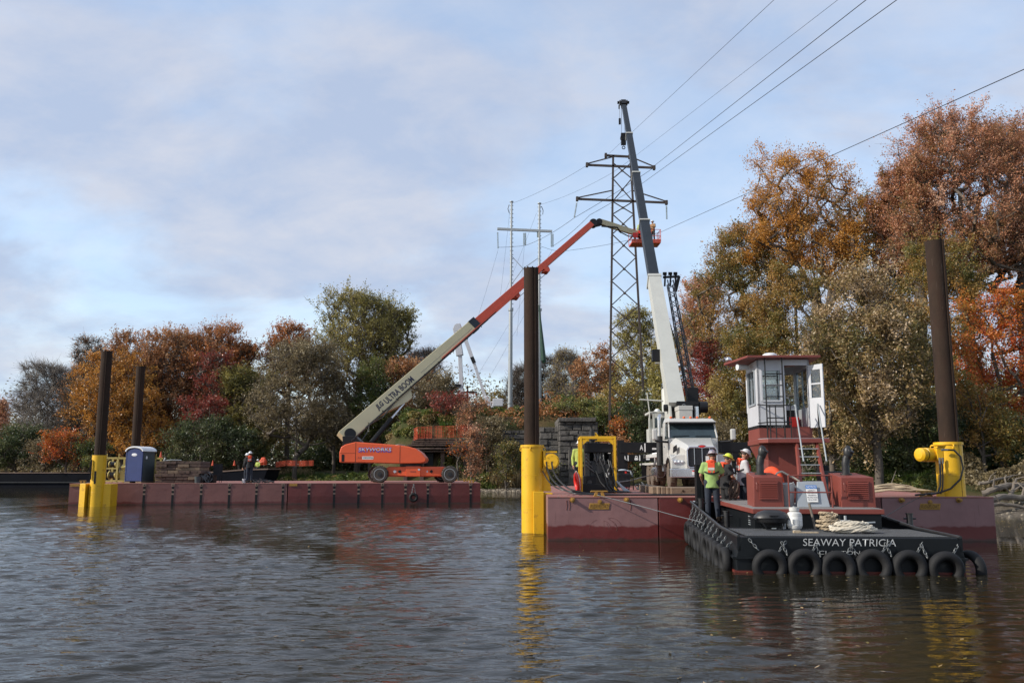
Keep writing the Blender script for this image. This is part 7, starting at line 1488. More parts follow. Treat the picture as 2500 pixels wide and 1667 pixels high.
def pole_frame():
    D = 110.0; base = P(1282, 1030, D); root = thing('pole_structure', (base.x, D, gz(base.x, D) - .3), 0, 'two pole galvanised steel transmission structure with a crossarm, behind the big pile', 'transmission pole'); o = root.location
    q = lambda u, v, dy=0: P(u, v, D) - o + Vector((0, dy, 0))
    for ut, ub, vt, vw in ((1249, 1245, 494, 760), (1317, 1316, 498, 760)):
        b = MB(); tp, md, bt = q(ut, vt), q((ut + ub) / 2, 755), q(ub, 1035)
        b.cyl(bt, md, .32, .24, 20); b.cyl(md - Vector((0, 0, .2)), md + Vector((0, 0, .1)), .34, n=20); b.cyl(md, tp, .165, .13, 18); b.cyl(tp, tp + Vector((0, 0, .12)), .25, n=16); b.cyl(q(ub, 985), q(ub, 983), .38, n=20)
        po = b.build('pole', M['galv'], root, smooth=True)
        b = MB()
        for k in range(26): v = vt + 8 + k * 10; a = q(ut, v); b.bar(a + Vector((-.24, 0, 0)), a + Vector((.24, 0, 0)), .05, .09)
        b.build('climbing_pegs', M['galv'], po)
    b = MB(); b.bar(q(1214, 559), q(1348, 565), .26, .32); b.build('crossarm', M['galv'], root, bevel=.02)
    b = MB(); b.bar(q(1249, 625), q(1277, 656), .08, .08); b.bar(q(1277, 656), q(1249, 694), .08, .08); b.bar(q(1317, 628), q(1277, 656), .08, .08); b.bar(q(1277, 656), q(1317, 700), .08, .08); b.build('cross_brace', M['galv'], root)
    for u, v0, v1 in ((1215, 566, 608), (1281, 568, 600), (1348, 570, 604), (1313, 566, 580)):
        for dx in ((-.10, .10) if u in (1281, 1348) else (0,)):
            b = MB(); a, c = q(u, v0) + Vector((dx, 0, 0)), q(u + (1 if u == 1215 else 0), v1) + Vector((dx, 0, 0)); b.tube([a, c], .02, 4)
            for k in range(1, 15): p_ = a.lerp(c, k / 15); b.cyl(p_, p_ + Vector((0, 0, .05)), .12, .07, 8)
            b.build('insulator_string', M['insul'], root)
    b = MB(); b.tube([q(1243, 500), q(1240, 510), q(1243, 520)], .05, 6); b.tube([q(1322, 504), q(1326, 514), q(1325, 524)], .05, 6); b.build('shield_bracket', M['boomgrey'], root)
pole_frame()
def wire(lab, pts, r, sag=None):
    t = thing('power_line', (0, 0, 0), 0, lab, 'power line', 'overhead wires'); b = MB(); out = []
    for a, c in zip(pts[:-1], pts[1:]):
        n = 14; L_ = (c - a).length; s = (sag if sag is not None else .006) * L_
        for k in range(n): f = k / n; out.append(a.lerp(c, f) - Vector((0, 0, 4 * s * f * (1 - f))))
    out.append(pts[-1]); b.tube(out, r, 5); b.build('conductor', M['wire'], t)
def ext(a, c, Y):      # carry the straight run on over the camera to the next tower
    f = (Y - a.y) / (c.y - a.y); return a + (c - a) * f
for lab, u0, v0, uq, vq, r in (('uppermost thin wire rising from the tower top to the top edge of the photo', 1481, 381, 1890, 0, .011), ('second thin wire above the crane boom running up to the right', 1545, 386, 2046, 0, .010),
     ('thick wire from the right end of the upper crossarm to the top right', 1595, 407, 2115, 0, .019), ('lowest of the two thick wires passing just right of the crane boom', 1568, 448, 2190, 0, .019), ('single dark wire sloping up to the right edge above the autumn trees', 1615, 566, 2500, 170, .019)):
    a = P(u0, v0, 85); c = P(uq, vq, 34 if uq < 2400 else 30); e = ext(a, c, 14); wire(lab, [a, e, ext(a, e, -40)], r, .0)
for lab, pts, r in (('thin wire from the left pole top to the tower top', [P(1249, 497, 110), P(1433, 404, 85)], .015), ('thin wire from the right pole top to the tower arm', [P(1318, 500, 110), P(1490, 425, 85), P(1545, 386, 85)], .013),
     ('wire from the tower insulator sloping down left to the steel crossarm', [P(1216, 604, 110), P(1281, 600, 109), P(1402, 532, 85), P(1597, 409, 85)], .022), ('wire crossing behind the boom knuckle to the steel pole', [P(1348, 602, 110), P(1440, 525, 90), P(1568, 448, 85)], .022),
     ('nearly level wire from the right insulator behind the platform of the lift', [P(1317, 600, 110), P(1350, 611, 109), P(1400, 610, 100), P(1615, 566, 85)], .02)):
    wire(lab, pts, r, .012)
for k, (u0, v0, u1, v1, dd) in enumerate(((1216, 610, 1165, 780, 128), (1245, 510, 1222, 720, 125), (1347, 612, 1150, 940, 135), (1310, 520, 1230, 720, 126), (1280, 602, 1262, 820, 126), (1316, 700, 1190, 930, 130))):
    wire(('guy like wire falling away left from the left insulator', 'thin wire falling from the left pole top behind it', 'long thin wire falling left behind the orange boom', 'faint wire falling from the right pole top', 'faint wire dropping straight down beside the left pole', 'thin wire falling left from the lower right pole')[k], [P(u0, v0, 110), P(u1, v1, dd)], .012, .01)
q = P(1316, 745, 104); e_ = P(1327, 880, 104); t = thing('insulated_pole', tuple(q), 0, 'dark green insulated hot stick hanging just right of the big centre pile', 'hot stick'); b = MB(); d_ = e_ - q; b.cyl((0, 0, 0), d_ * .5, .06, .2, 10); b.cyl(d_ * .5, d_, .2, .34, 10); b.cyl(d_, d_ + Vector((.15, 0, -.25)), .22, .16, 10); b.build('stick', M['green'], t, smooth=True); b = MB(); b.bar(d_ * .96, d_ * .96 + Vector((.7, 0, -.05)), .1, .14); b.build('end_fitting', M['pile'], t)
# ------------------------------------------------------------------ white bucket crane on the embankment
def bucket_crane():
    D = 96.0; b0 = P(1125, 1030, D); t = thing('bucket_truck', (b0.x, D, gz(b0.x, D)), 0, 'white aerial lift truck with folded arms behind the red bushes', 'aerial lift truck'); o = t.location; q = lambda u, v, dy=0: P(u, v, D) - o + Vector((0, dy, 0)); W = M['white']
    b = MB(); b.bar(q(1127, 960), q(1123, 865), .45, .45); b.build('lower_arm', W, t, bevel=.03); b = MB(); b.bar(q(1124, 868), q(1113, 800), .62, .7); b.bar(q(1122, 868), q(1117, 830), .7, .75); b.build('lower_arm_sleeve', W, t, bevel=.03)
    b = MB(); b.bar(q(1118, 945), q(1119, 938), .65, .65); b.build('arm_collar', M['black'], t)
    b = MB(); b.cyl(q(1117, 800, -.35), q(1117, 800, .35), .42, n=18); b.prism([q(1108, 815, -.3), q(1107, 800, -.3), q(1115, 791, -.3), q(1124, 790, -.3), q(1130, 808, -.3), q(1124, 812, -.3), q(1118, 804, -.3)], (0, .6, 0)); b.build('elbow', W, t, bevel=.02)
    b = MB()
    for k in range(3): b.bar(q(1116 + k * 2, 797 + k * 4, -.32), q(1126 + k, 796 + k * 4, -.32), .02, .12)
    b.build('warning_stripes', M['redpaint'], t)
    b = MB(); b.bar(q(1126, 800), q(1152, 872), .42, .42); b.bar(q(1144, 850), q(1162, 900), .34, .34); b.bar(q(1162, 900), q(1190, 985), .30, .32); b.build('upper_arm', W, t, bevel=.02)
    b = MB(); b.bar(q(1152, 872), q(1158, 886), .5, .42); b.build('arm_clamp', M['black'], t)
    b = MB(); b.bar(q(1186, 968), q(1198, 992), .55, .5); b.bar(q(1198, 988), q(1228, 984), .55, .7); b.box(tuple(q(1203, 992, -.4)), tuple(q(1228, 980, .5) + Vector((0, 0, .3)))); b.build('bucket', W, t, bevel=.05)
    b = MB(); b.prism([q(1082, 1040, -1), q(1084, 1015, -1), q(1120, 988, -1), q(1128, 988, -1), q(1130, 1030, -1), q(1100, 1040, -1)], (0, 2.2, 0)); b.build('turret', W, t, bevel=.04)
    b = MB(); b.bar(q(1090, 1040, -1), q(1064, 1060, -1.2), .3, .3); b.bar(q(1098, 1032, -.5), q(1135, 1040, -.5), 1.2, .9); b.build('outrigger', W, t)
    b = MB(); b.box(tuple(q(1085, 1046, -.6)), tuple(q(1150, 1028, 2.2))); b.build('truck_bed', M['blackm'], t)
bucket_crane()
q0 = P(1105, 952, 118); t = thing('utility_pole', (q0.x, 118, gz(q0.x, 118)), 0, 'dark wooden pole frame with a crossbar behind the white crane arms', 'pole'); b = MB(); z = P(1105, 957, 118).z - t.location.z; w_ = 46 / F * 118
b.bar((0, 0, 0), (0, 0, z + .2), .2, .2); b.bar((w_ * .8, 0, 0), (w_ * .8, 0, z + .8), .2, .2); b.bar((-.3, 0, z), (w_ * 1.3, 0, z), .16, .2); b.build('frame', M['rustytower'], t)

# ------------------------------------------------------------------ stone bridge abutment
def stone_wall(name, lab, u0, u1, vt, vb, D, depth, seed, rowh=.55, taper=0, round_=False):
    x0, x1 = P(u0, 1150, D).x, P(u1, 1150, D).x; zt = P(u0, vt, D).z; root = thing(name, (x0, D, 0), 0, lab, 'stone wall'); r = random.Random(seed); b = MB(); z = P(u0, vb, D).z - .6; W = x1 - x0; row = 0
    core = MB(); core.box((.15, .15, z), (W - .15, depth, zt - .1)); core.build('core', M['stone'], root)
    while z < zt - .05:
        h = min(rowh * r.uniform(.85, 1.15), zt - z); f = (z - 0) / max(.1, zt); inset = taper * f; x = inset + (r.uniform(-.4, 0) if row % 2 else 0)
        while x < W - inset:
            w_ = r.uniform(.7, 1.5); xa, xb = max(x, inset), min(x + w_, W - inset)
            if xb - xa > .15:
                y = inset * .5 + r.uniform(-.06, .06)
                if round_: y += 1.5 * (2 * ((xa + xb) / 2 - W / 2) / W) ** 2
                j = lambda: r.uniform(-.035, .035)
                b.hexa([(xa + .015, y + .0 + j(), z + .012), (xb - .015, y + j(), z + .012), (xb - .015, y + .8, z + .012), (xa + .015, y + .8, z + .012), (xa + .03 + j(), y + .03 + j(), z + h - .012 + j() * .3), (xb - .03 + j(), y + .03 + j(), z + h - .012), (xb - .015, y + .8, z + h - .012), (xa + .015, y + .8, z + h - .012)])
                # bulging rock face
                cx = (xa + xb) / 2; b.hexa([(xa + .06, y + .02, z + .06), (xb - .06, y + .02, z + .06), (xb - .06, y + .1, z + .06), (xa + .06, y + .1, z + .06), (xa + .06, y + .05, z + h - .07), (xb - .06, y + .05, z + h - .07), (xb - .06, y + .1, z + h - .07), (xa + .06, y + .1, z + h - .07)])
                b.v[-8:] = [(vx + j(), vy - (.10 + j()) if vy < y + .06 else vy, vz + j()) for vx, vy, vz in b.v[-8:]]
                for sd in (0, W):
                    if abs((xa if sd == 0 else xb) - sd) < inset + .1:
                        yy = y + .8
                        while yy < depth: d2 = r.uniform(.7, 1.4); b.box((sd - .05 + (inset if sd == 0 else -inset) + j(), yy, z + .012), (sd + (.3 if sd == 0 else -.3) + (inset if sd == 0 else -inset), min(depth, yy + d2 - .03), z + h - .012)) if sd == 0 else b.box((sd - .3 - inset, yy, z + .012), (sd + .05 - inset + j(), min(depth, yy + d2 - .03), z + h - .012)); yy += d2
            x += w_
        z += h; row += 1
    b.build('stone_courses', M['stone'], root, bevel=.02)
    return root
stone_wall('stone_abutment', 'tall grey stone bridge abutment behind the yellow lifting frame', 1366, 1462, 1029, 1205, 80.5, 7, 1)
b = MB(); q0, q1 = P(1364, 1029, 80.3), P(1455, 1027, 80.3); b.box((q0.x, 80.2, q0.z), (q1.x, 88, q0.z + .38)); b.build('coping', M['stone'], bpy.data.objects['stone_abutment'], bevel=.04).location = -bpy.data.objects['stone_abutment'].location
stone_wall('stone_abutment', 'lower grey stone wall between the big pile and the tall abutment', 1318, 1370, 1042, 1200, 82, 6, 2)
stone_wall('stone_abutment', 'low grey stone wall half hidden by brush left of the big pile', 1164, 1285, 1050, 1150, 88, 6, 3)
for k, (ua, ub, va, lab) in enumerate(((1386, 1440, 1095, 'rounded stepped stone pier base right behind the life ring'), (1408, 1450, 1056, 'upper rounded stone pier course behind the yellow frame top'))):
    stone_wall('stone_pier', lab, ua, ub, va, 1210, 79.3 + k * .8, 3, 5 + k, .6, .5, True)
# timber crib and orange mesh fence
q = P(1000, 1090, 86); t = thing('timber_crib', (q.x, 86, 0), 0, 'weathered timber crib platform under the orange safety mesh', 'timber platform'); b = MB(); r = random.Random(6); s = F / 86; xx = lambda u: (u - 1000) / s; zz = lambda v: H + (1148 - v) / s
for k, (u0, u1, v) in enumerate(((1010, 1150, 1071), (1006, 1160, 1076), (1004, 1120, 1081), (995, 1090, 1086), (978, 1150, 1094), (985, 1170, 1100))): b.box((xx(u0), r.uniform(-.5, 0), zz(v + 4)), (xx(u1), 4.5, zz(v)))
for u in (985, 1025, 1075, 1130): b.box((xx(u), .3, 0), (xx(u) + .4, .8, zz(1098)))
b.build('beams', M['wooddark'], t, bevel=.03); b = MB(); b.box((xx(1000), 1.2, 0), (xx(1055), 4.0, zz(1100))); b.build('recess_shade_block', M['black'], t)  # solid black block painted in as the shade beneath the crib beams
def mesh_fence(lab, pts, h, seed, D0):
    t = thing('safety_mesh', (0, 0, 0), 0, lab, 'safety fence'); r = random.Random(seed); b = MB(); sp_ = []
    for a, c in zip(pts[:-1], pts[1:]):
        n = max(2, int((c - a).length / .16))
        for k in range(n): sp_.append(a.lerp(c, k / n))
    sp_.append(pts[-1]); n = len(sp_); off = [Vector((0, .03 * math.sin(k * .9) + r.uniform(-.03, .03), 0)) for k in range(n)]
    for k in range(n):
        p_ = sp_[k] + off[k]; b.bar(p_, p_ + Vector((.04 * math.sin(k), .02, h)), .03, .015)
    for j in range(9):
        z = h * j / 8
        for k in range(n - 1): b.bar(sp_[k] + off[k] + Vector((0, 0, z)), sp_[k + 1] + off[k + 1] + Vector((0, 0, z)), .015, .035)
    b.build('mesh', M['orangenet'], t)
    b = MB()
    for k in range(0, n, 14): b.cyl(sp_[k] - Vector((0, 0, .3)), sp_[k] + Vector((0, 0, h + .15)), .03, n=6)
    b.build('posts', M['rustytower'], t)
mesh_fence('bright orange safety mesh fence on the timber crib', [P(1010, 1074, 85.6), P(1020, 1070, 84.9), P(1070, 1068, 84.9), P(1140, 1066, 85.2), P(1172, 1064, 86)], 1.1, 1, 85)
mesh_fence('low red orange mesh along the bank under the willow', [P(672, 1140, 97), P(700, 1136, 97), P(735, 1137, 97), P(765, 1136, 97)], .55, 2, 97)
t = thing('tarpaulin', (P(643, 1125, 94).x, 94, P(643, 1135, 94).z), 0, 'crumpled orange red sheet behind the seated worker on the far bank', 'tarpaulin'); b = MB(); b.ball((0, 0, .35), (.42, .25, .5), 10, 7); r = random.Random(2); b.v = [(x + r.uniform(-.06, .06), y + r.uniform(-.06, .06), max(0, z + r.uniform(-.06, .06))) for x, y, z in b.v]; b.build('sheet', M['orangenet'], t)
# black barge moored at the far left bank, with a mud ramp running right
q0, q1 = G(-40, 1186, 0), G(238, 1187, 0); t = thing('barge', (q0.x, 98, 0), 0, 'long low black barge moored along the far left bank', 'barge'); W = P(300, 1150, 98).x - q0.x; zt = P(100, 1153, 98).z
b = MB(); b.hexa([(-20, 0, -.6), (W, 0, -.6), (W, 9, -.6), (-20, 9, -.6), (-20, 0, zt - .08), (W, 0, zt - .08), (W, 9, zt - .08), (-20, 9, zt - .08)]); b.build('hull', M['hullblack'], t, bevel=.05); b = MB(); b.box((-20.05, -.05, zt - .08), (W + .05, 9.05, zt)); b.build('deck', M['deckbrown'], t); b = MB(); b.box((-20, -.12, .55), (W, 0, .68)); b.build('rub_rail', M['blackm'], t)
for k in range(3): b = MB(); b.cyl((2 + k * 5, .5, zt), (2 + k * 5, .5, zt + .25), .14, n=10); b.build('bollard', M['blackm'], t)
q0 = P(500, 1178, 90); t = thing('ramp', (q0.x, 90, 0), 0, 'dark landing ramp with a muddy top behind the two far workers', 'ramp'); x1 = P(652, 1150, 90).x - q0.x; b = MB(); b.prism([(-1.5, 0, 0), (x1 * .9, 0, 0), (x1, 0, P(0, 1146, 90).z), (x1 * .6, 0, P(0, 1148, 90).z), (-1.5, 0, P(0, 1158, 90).z)], (0, 5, 0)); b.build('ramp_side', M['hullblack'], t); b = MB(); b.prism([(-1.6, -.05, P(0, 1158, 90).z), (x1 * .6, -.05, P(0, 1148, 90).z), (x1 + .1, -.05, P(0, 1146, 90).z), (x1 + .1, -.05, P(0, 1146, 90).z + .12), (x1 * .6, -.05, P(0, 1148, 90).z + .12), (-1.6, -.05, P(0, 1158, 90).z + .12)], (0, 5.1, 0)); b.build('ramp_top', M['deckbrown'], t)
for u, v, lab in ((519, 1136, 'small orange cone at the bank right of the timber stack'), (572, 1136, 'small orange marker on the bank left of the two far workers')):
    q = P(u, v, 93); t = thing('traffic_cone', (q.x, 93, q.z), 0, lab, 'cone'); b = MB(); b.cyl((0, 0, 0), (0, 0, .55), .13, .03, 12); b.box((-.16, -.16, 0), (.16, .16, .03)); b.build('cone_body', M['orangenet'], t, smooth=True)

# ------------------------------------------------------------------ driftwood and stones on the right bank
def log(lab, pts, r0, r1, seed, branches=4, Dm='drift', grp=None):
    t = thing('driftwood_log', tuple(pts[0]), 0, lab, 'driftwood', grp); o = Vector(pts[0]); r = random.Random(seed); P_ = smooth_pts([Vector(p) - o for p in pts], 5); P_ = [p + Vector((r.uniform(-.03, .03), r.uniform(-.03, .03), r.uniform(-.03, .03))) for p in P_]; b = MB(); b.tube(P_, r0, 9, r1=r1)
    for k in range((branches + 1) // 2):
        i = r.randrange(len(P_) // 5, len(P_)); d = Vector((r.uniform(-1, 1), r.uniform(-.6, .2), r.uniform(-.3, .9))).normalized(); L_ = r.uniform(.3, .9); p0 = P_[i]; b.tube([p0, p0 + d * L_ * .5 + Vector((0, 0, .05)), p0 + d * L_ + Vector((r.uniform(-.2, .2), 0, r.uniform(-.2, .2)))], r0 * .4, 6, r1=r0 * .12)
    b.build('log', M[Dm], t, smooth=True)
log('long bleached driftwood trunk curving up towards the right edge', [P(2400, 1205, 40), P(2430, 1192, 40), P(2465, 1184, 40.5), P(2500, 1188, 41), P(2540, 1196, 41)], .13, .16, 1, 7)
log('thick bleached log lying at the waterline under the curved trunk', [P(2415, 1222, 38.5), P(2450, 1212, 39), P(2495, 1214, 39.4), P(2550, 1210, 40)], .16, .12, 2, 6)
log('thin forked driftwood branch left of the right yellow sleeve', [P(2130, 1188, 44), P(2155, 1196, 43.5), P(2185, 1200, 43.5)], .09, .05, 3, 5)
log('dark half sunken driftwood at the right end of the near barge', [P(2405, 1236, 38), P(2440, 1230, 38.4), P(2510, 1240, 38.6)], .10, .07, 4, 7)
log('grey log lying on the bank behind the near barge rope heap', [P(2185, 1186, 45), P(2230, 1194, 44.5), P(2260, 1200, 44)], .12, .08, 5, 5)
log('upright tangled driftwood root at the right edge', [P(2455, 1222, 39.5), P(2470, 1200, 40), P(2480, 1170, 40.5)], .12, .05, 6, 10)
log('weathered log behind the tangled root on the right bank', [P(2390, 1180, 44), P(2430, 1172, 44), P(2475, 1160, 45)], .09, .05, 7, 6)
r = np.random.default_rng(8); MBs = MB()
for k in range(420):
    x = r.uniform(14, 34); y = float(np.interp(x, SH[:, 0], SH[:, 1])) + r.uniform(-.8, 5); s_ = r.uniform(.04, .17); z = gz(x, y); c = Vector((x, y, z)); jj = r.uniform(.6, 1.3, 3)
    MBs.ball(c, (s_ * jj[0], s_ * jj[1], s_ * .6 * jj[2]), 6, 4)
tag(MBs.build('shore_stones', M['gravel'], None), 'loose stones scattered along the right shore', 'stones', kind='stuff')
MBs = MB()
for k in range(260):
    x = r.uniform(-5, 8); y = float(np.interp(x, SH[:, 0], SH[:, 1])) + r.uniform(-.6, 2.5); s_ = r.uniform(.05, .2); MBs.ball((x, y, gz(x, y)), (s_, s_, s_ * .6), 6, 4)
tag(MBs.build('shore_stones', M['gravel'], None), 'loose stones on the narrow beach left of the centre sleeve', 'stones', kind='stuff')
# leaves floating on the river
r = np.random.default_rng(3); n = 420; c = np.stack([r.uniform(-14, 14, n), r.uniform(6, 34, n) , np.full(n, .014)], 1); far_ = r.random(n) < .65; c[far_, 0] = r.uniform(1.5, 12, far_.sum()); c[far_, 1] = r.uniform(7.5, 17, far_.sum())
c2 = np.stack([r.uniform(13.5, 19, 500), r.uniform(28, 36, 500), np.full(500, .014)], 1); c = np.concatenate([c, c2]); d = r.normal(size=c.shape); d[:, 2] = 6; d /= np.linalg.norm(d, axis=1)[:, None]; a = r.normal(size=c.shape); a -= (a * d).sum(1)[:, None] * d; a /= np.linalg.norm(a, axis=1)[:, None]; bb = np.cross(d, a); s = r.uniform(.015, .04, len(c))[:, None]
V = np.stack([c - a * s, c + bb * s * .6, c + a * s, c - bb * s * .6], 1).reshape(-1, 3); o = npmesh('floating_leaves', V, np.arange(len(V)).reshape(-1, 4), LF['tan'], None, attr=[('rnd', 'FACE', r.random(len(c)))]); tag(o, 'fallen leaves drifting on the river surface', 'leaves', kind='stuff')

# ------------------------------------------------------------------ people
def blend(p, q, f): return Vector(p).lerp(Vector(q), f)
def capsule(b, p0, p1, r0, r1, n=14): b.cyl(p0, p1, r0, r1, n); b.ball(p0, r0, n, 8); b.ball(p1, r1, n, 8)
def person(label, loc, rz, pose=None, shirt='lime', trousers='jeans', helmet='helmet', vest=True, sleeves='short', scale=1.0, cat='person', group=None, brim=True, tilt=(0, 0), vox=.011, hands='curl'):
    t = thing('person', loc, rz, label, cat, group); t.scale = (scale,) * 3
    J = dict(head=(0, .03, 1.66), neck=(0, 0, 1.50), chest=(0, 0, 1.30), pelvis=(0, 0, .97), shL=(-.185, 0, 1.43), shR=(.185, 0, 1.43), elL=(-.25, -.02, 1.15), elR=(.25, -.02, 1.15), wrL=(-.25, .08, .91), wrR=(.25, .08, .91),
             hipL=(-.09, 0, .94), hipR=(.09, 0, .94), knL=(-.11, .02, .50), knR=(.11, .02, .50), anL=(-.12, -.01, .09), anR=(.12, -.01, .09), toL=(-.14, .16, .04), toR=(.14, .16, .04))
    if pose: J.update(pose)
    J = {k: Vector(v) for k, v in J.items()}
    hf = Vector((tilt[0], 1, tilt[1])).normalized(); hr = hf.cross(Vector((0, 0, 1))).normalized(); hu = hr.cross(hf); HM = Matrix((hr, hf, hu)).transposed()
    b = MB(); hd = J['head']; b.ball(hd, (.077, .095, .115), 20, 14, mat3=HM); b.ball(hd + HM @ Vector((0, .035, -.06)), (.055, .062, .06), 16, 10, mat3=HM)
    b.ball(hd + HM @ Vector((0, .100, -.018)), (.014, .022, .028), 10, 8, mat3=HM)
    b.cyl(hd + HM @ Vector((0, .09, .03)), hd + HM @ Vector((0, .108, -.02)), .008, .013, 8)
    for s in (-1, 1): b.ball(hd + HM @ Vector((s * .079, -.005, -.005)), (.012, .022, .034), 10, 8, mat3=HM)
    capsule(b, J['neck'] - Vector((0, 0, .04)), hd + Vector((0, -.01, -.06)), .058, .052)
    capsule(b, J['pelvis'], J['chest'], .125, .14); capsule(b, J['chest'], J['neck'] - Vector((0, 0, .06)), .13, .08)
    for s in 'LR':
        capsule(b, J['sh' + s], J['el' + s], .050, .041); capsule(b, J['el' + s], J['wr' + s], .041, .027); capsule(b, J['hip' + s], J['kn' + s], .083, .056); capsule(b, J['kn' + s], J['an' + s], .056, .040); capsule(b, J['chest'] + Vector((0, 0, .06)), J['sh' + s], .09, .05)
        # hand: palm, four unequal bent fingers, thumb from the side of the palm
        w_ = J['wr' + s]; d = (w_ - J['el' + s]).normalized(); sg = -1 if s == 'L' else 1; x, z = basis(d); inw = Vector((-sg, 0, 0)); inw = (inw - d * inw.dot(d)); inw = inw.normalized() if inw.length > .1 else x; lat = d.cross(inw).normalized(); lat = lat if lat.y > 0 else -lat
        pc = w_ + d * .05; 
        b.hexa([w_ - lat * .028 - inw * .012, w_ + lat * .028 - inw * .012, w_ + lat * .028 + inw * .012, w_ - lat * .028 + inw * .012, w_ + d * .09 - lat * .040 - inw * .011, w_ + d * .09 + lat * .040 - inw * .011, w_ + d * .09 + lat * .040 + inw * .013, w_ + d * .09 - lat * .040 + inw * .013])
        for i, L_ in enumerate((.068, .078, .074, .058)):
            base = w_ + d * .088 + lat * (.031 - i * .0205); k1 = base + d * L_ * .45 + inw * L_ * .12; k2 = k1 + d * L_ * .30 + inw * L_ * .26; k3 = k2 + d * L_ * .10 + inw * L_ * .26
            b.tube([base - d * .015, base, k1, k2, k3], .0098, 7, r1=.0075)
        tb = w_ + d * .028 + lat * .026; b.tube([tb, tb + lat * .03 + d * .022 + inw * .012, tb + lat * .038 + d * .05 + inw * .028, tb + lat * .036 + d * .068 + inw * .036], .012, 7, r1=.009)
    body = b.build('body', M['skin'], t, smooth=True, ang=180); md = body.modifiers.new('surface', 'REMESH'); md.mode = 'VOXEL'; md.voxel_size = vox * .72; md.use_smooth_shade = True; sm = body.modifiers.new('soften', 'SMOOTH'); sm.iterations = 3; sm.factor = .5
    for s in (-1, 1): e = MB(); e.ball(hd + HM @ Vector((s * .030, .086, .012)), (.012, .006, .007), 8, 6, mat3=HM); e.build('eye', M['hair'], body, smooth=True)
    e = MB(); e.ball(hd + HM @ Vector((0, .093, -.062)), (.024, .006, .006), 10, 6, mat3=HM); e.build('mouth', M['redboot'], body, smooth=True)
    def cloth(nm, mt, f, rm=.014):
        c = MB(); f(c); o = c.build(nm, M[mt], t, smooth=True, ang=180); q = o.modifiers.new('surface', 'REMESH'); q.mode = 'VOXEL'; q.voxel_size = rm; q.use_smooth_shade = True; s_ = o.modifiers.new('soften', 'SMOOTH'); s_.iterations = 5; s_.factor = .6; return o
    def shirt_f(c):
        pel, ch, nk = J['pelvis'], J['chest'], J['neck']; b2 = (J['pelvis'] - Vector((0, 0, .13)))
        vs = []; n = 24; hem = pel - Vector((0, 0, .12)); rings = ((hem, .190, .142), (pel, .182, .138), (blend(pel, ch, .5), .176, .132), (ch, .200, .138), (ch + (nk - ch) * .45, .190, .125), (ch + (nk - ch) * .72, .12, .09))
        for p_, rx, ry in rings:
            for k in range(n): a = 2 * math.pi * k / n; w_ = 1 + .035 * math.sin(a * 5 + p_.z * 20); vs.append(p_ + Vector((rx * w_ * math.cos(a), ry * w_ * math.sin(a), .012 * math.sin(a * 3))))
        c.add(vs, [(j * n + k, j * n + (k + 1) % n, (j + 1) * n + (k + 1) % n, (j + 1) * n + k) for j in range(len(rings) - 1) for k in range(n)] + [tuple(range(n))[::-1], tuple(range((len(rings) - 1) * n, len(rings) * n))])
        capsule(c, J['shL'] * .6 + nk * .4 - Vector((0, 0, .03)), J['shR'] * .6 + nk * .4 - Vector((0, 0, .03)), .085, .085)
        for s in 'LR':
            capsule(c, J['chest'] + Vector((0, 0, .05)), J['sh' + s], .10, .078)
            if sleeves == 'short': c.cyl(J['sh' + s], blend(J['sh' + s], J['el' + s], .82), .072, .088, 16); c.ball(J['sh' + s], .074, 14, 8)
            else: capsule(c, J['sh' + s], J['el' + s], .072, .062); capsule(c, J['el' + s], blend(J['el' + s], J['wr' + s], .93), .060, .042)
        capsule(c, nk - Vector((0, 0, .05)), nk, .075, .066)
    cloth('shirt', shirt, shirt_f)
    def tr_f(c):
        capsule(c, J['hipL'] + Vector((0, 0, .05)), J['hipR'] + Vector((0, 0, .05)), .118, .118); c.ball(J['pelvis'], (.165, .12, .09), 16, 8)
        for s in 'LR': capsule(c, J['hip' + s], J['kn' + s], .105, .078); capsule(c, J['kn' + s], J['an' + s] + Vector((0, 0, .03)), .078, .066)
    cloth('trousers', trousers, tr_f)
    for s in 'LR': c = MB(); capsule(c, J['an' + s] + Vector((0, -.02, .02)), J['an' + s] + Vector((0, -.02, -.03)), .055, .052); capsule(c, J['an' + s] + Vector((0, 0, -.04)), J['to' + s] + Vector((0, 0, .005)), .052, .045); c.build('boot', M['boots'], t, smooth=True)
    c = MB(); c.ball(hd + HM @ Vector((0, -.018, .012)), (.084, .092, .105), 18, 12, mat3=HM, z0=-.45); c.build('hair', M['hair'], t, smooth=True)
    if helmet:
        c = MB(); hc = hd + HM @ Vector((0, -.005, .045)); prof = [(.0, .0)] ; ang = [(math.cos(a), math.sin(a)) for a in [k * math.pi / 16 for k in range(9)]]
        vs = []; n = 28
        rings = [(1.42, 1.38, -.012), (1.40, 1.36, -.002), (1.05, 1.05, .012)] + [(x, x, .015 + z * .105) for x, z in ang]
        for rx, ry, z in rings:
            for k in range(n):
                a = 2 * math.pi * k / n; ex = 1 + (.10 if rx > 1.2 and math.sin(a) > .3 else 0); vs.append(hc + HM @ Vector((.098 * rx * math.cos(a), .122 * ry * math.sin(a) * ex, z)))
        fs = [(j * n + k, j * n + (k + 1) % n, (j + 1) * n + (k + 1) % n, (j + 1) * n + k) for j in range(len(rings) - 1) for k in range(n)] + [tuple(range(n))[::-1]]
        c.add(vs, fs); ho = c.build('hard_hat', M[helmet] if isinstance(helmet, str) else helmet, t, smooth=True)
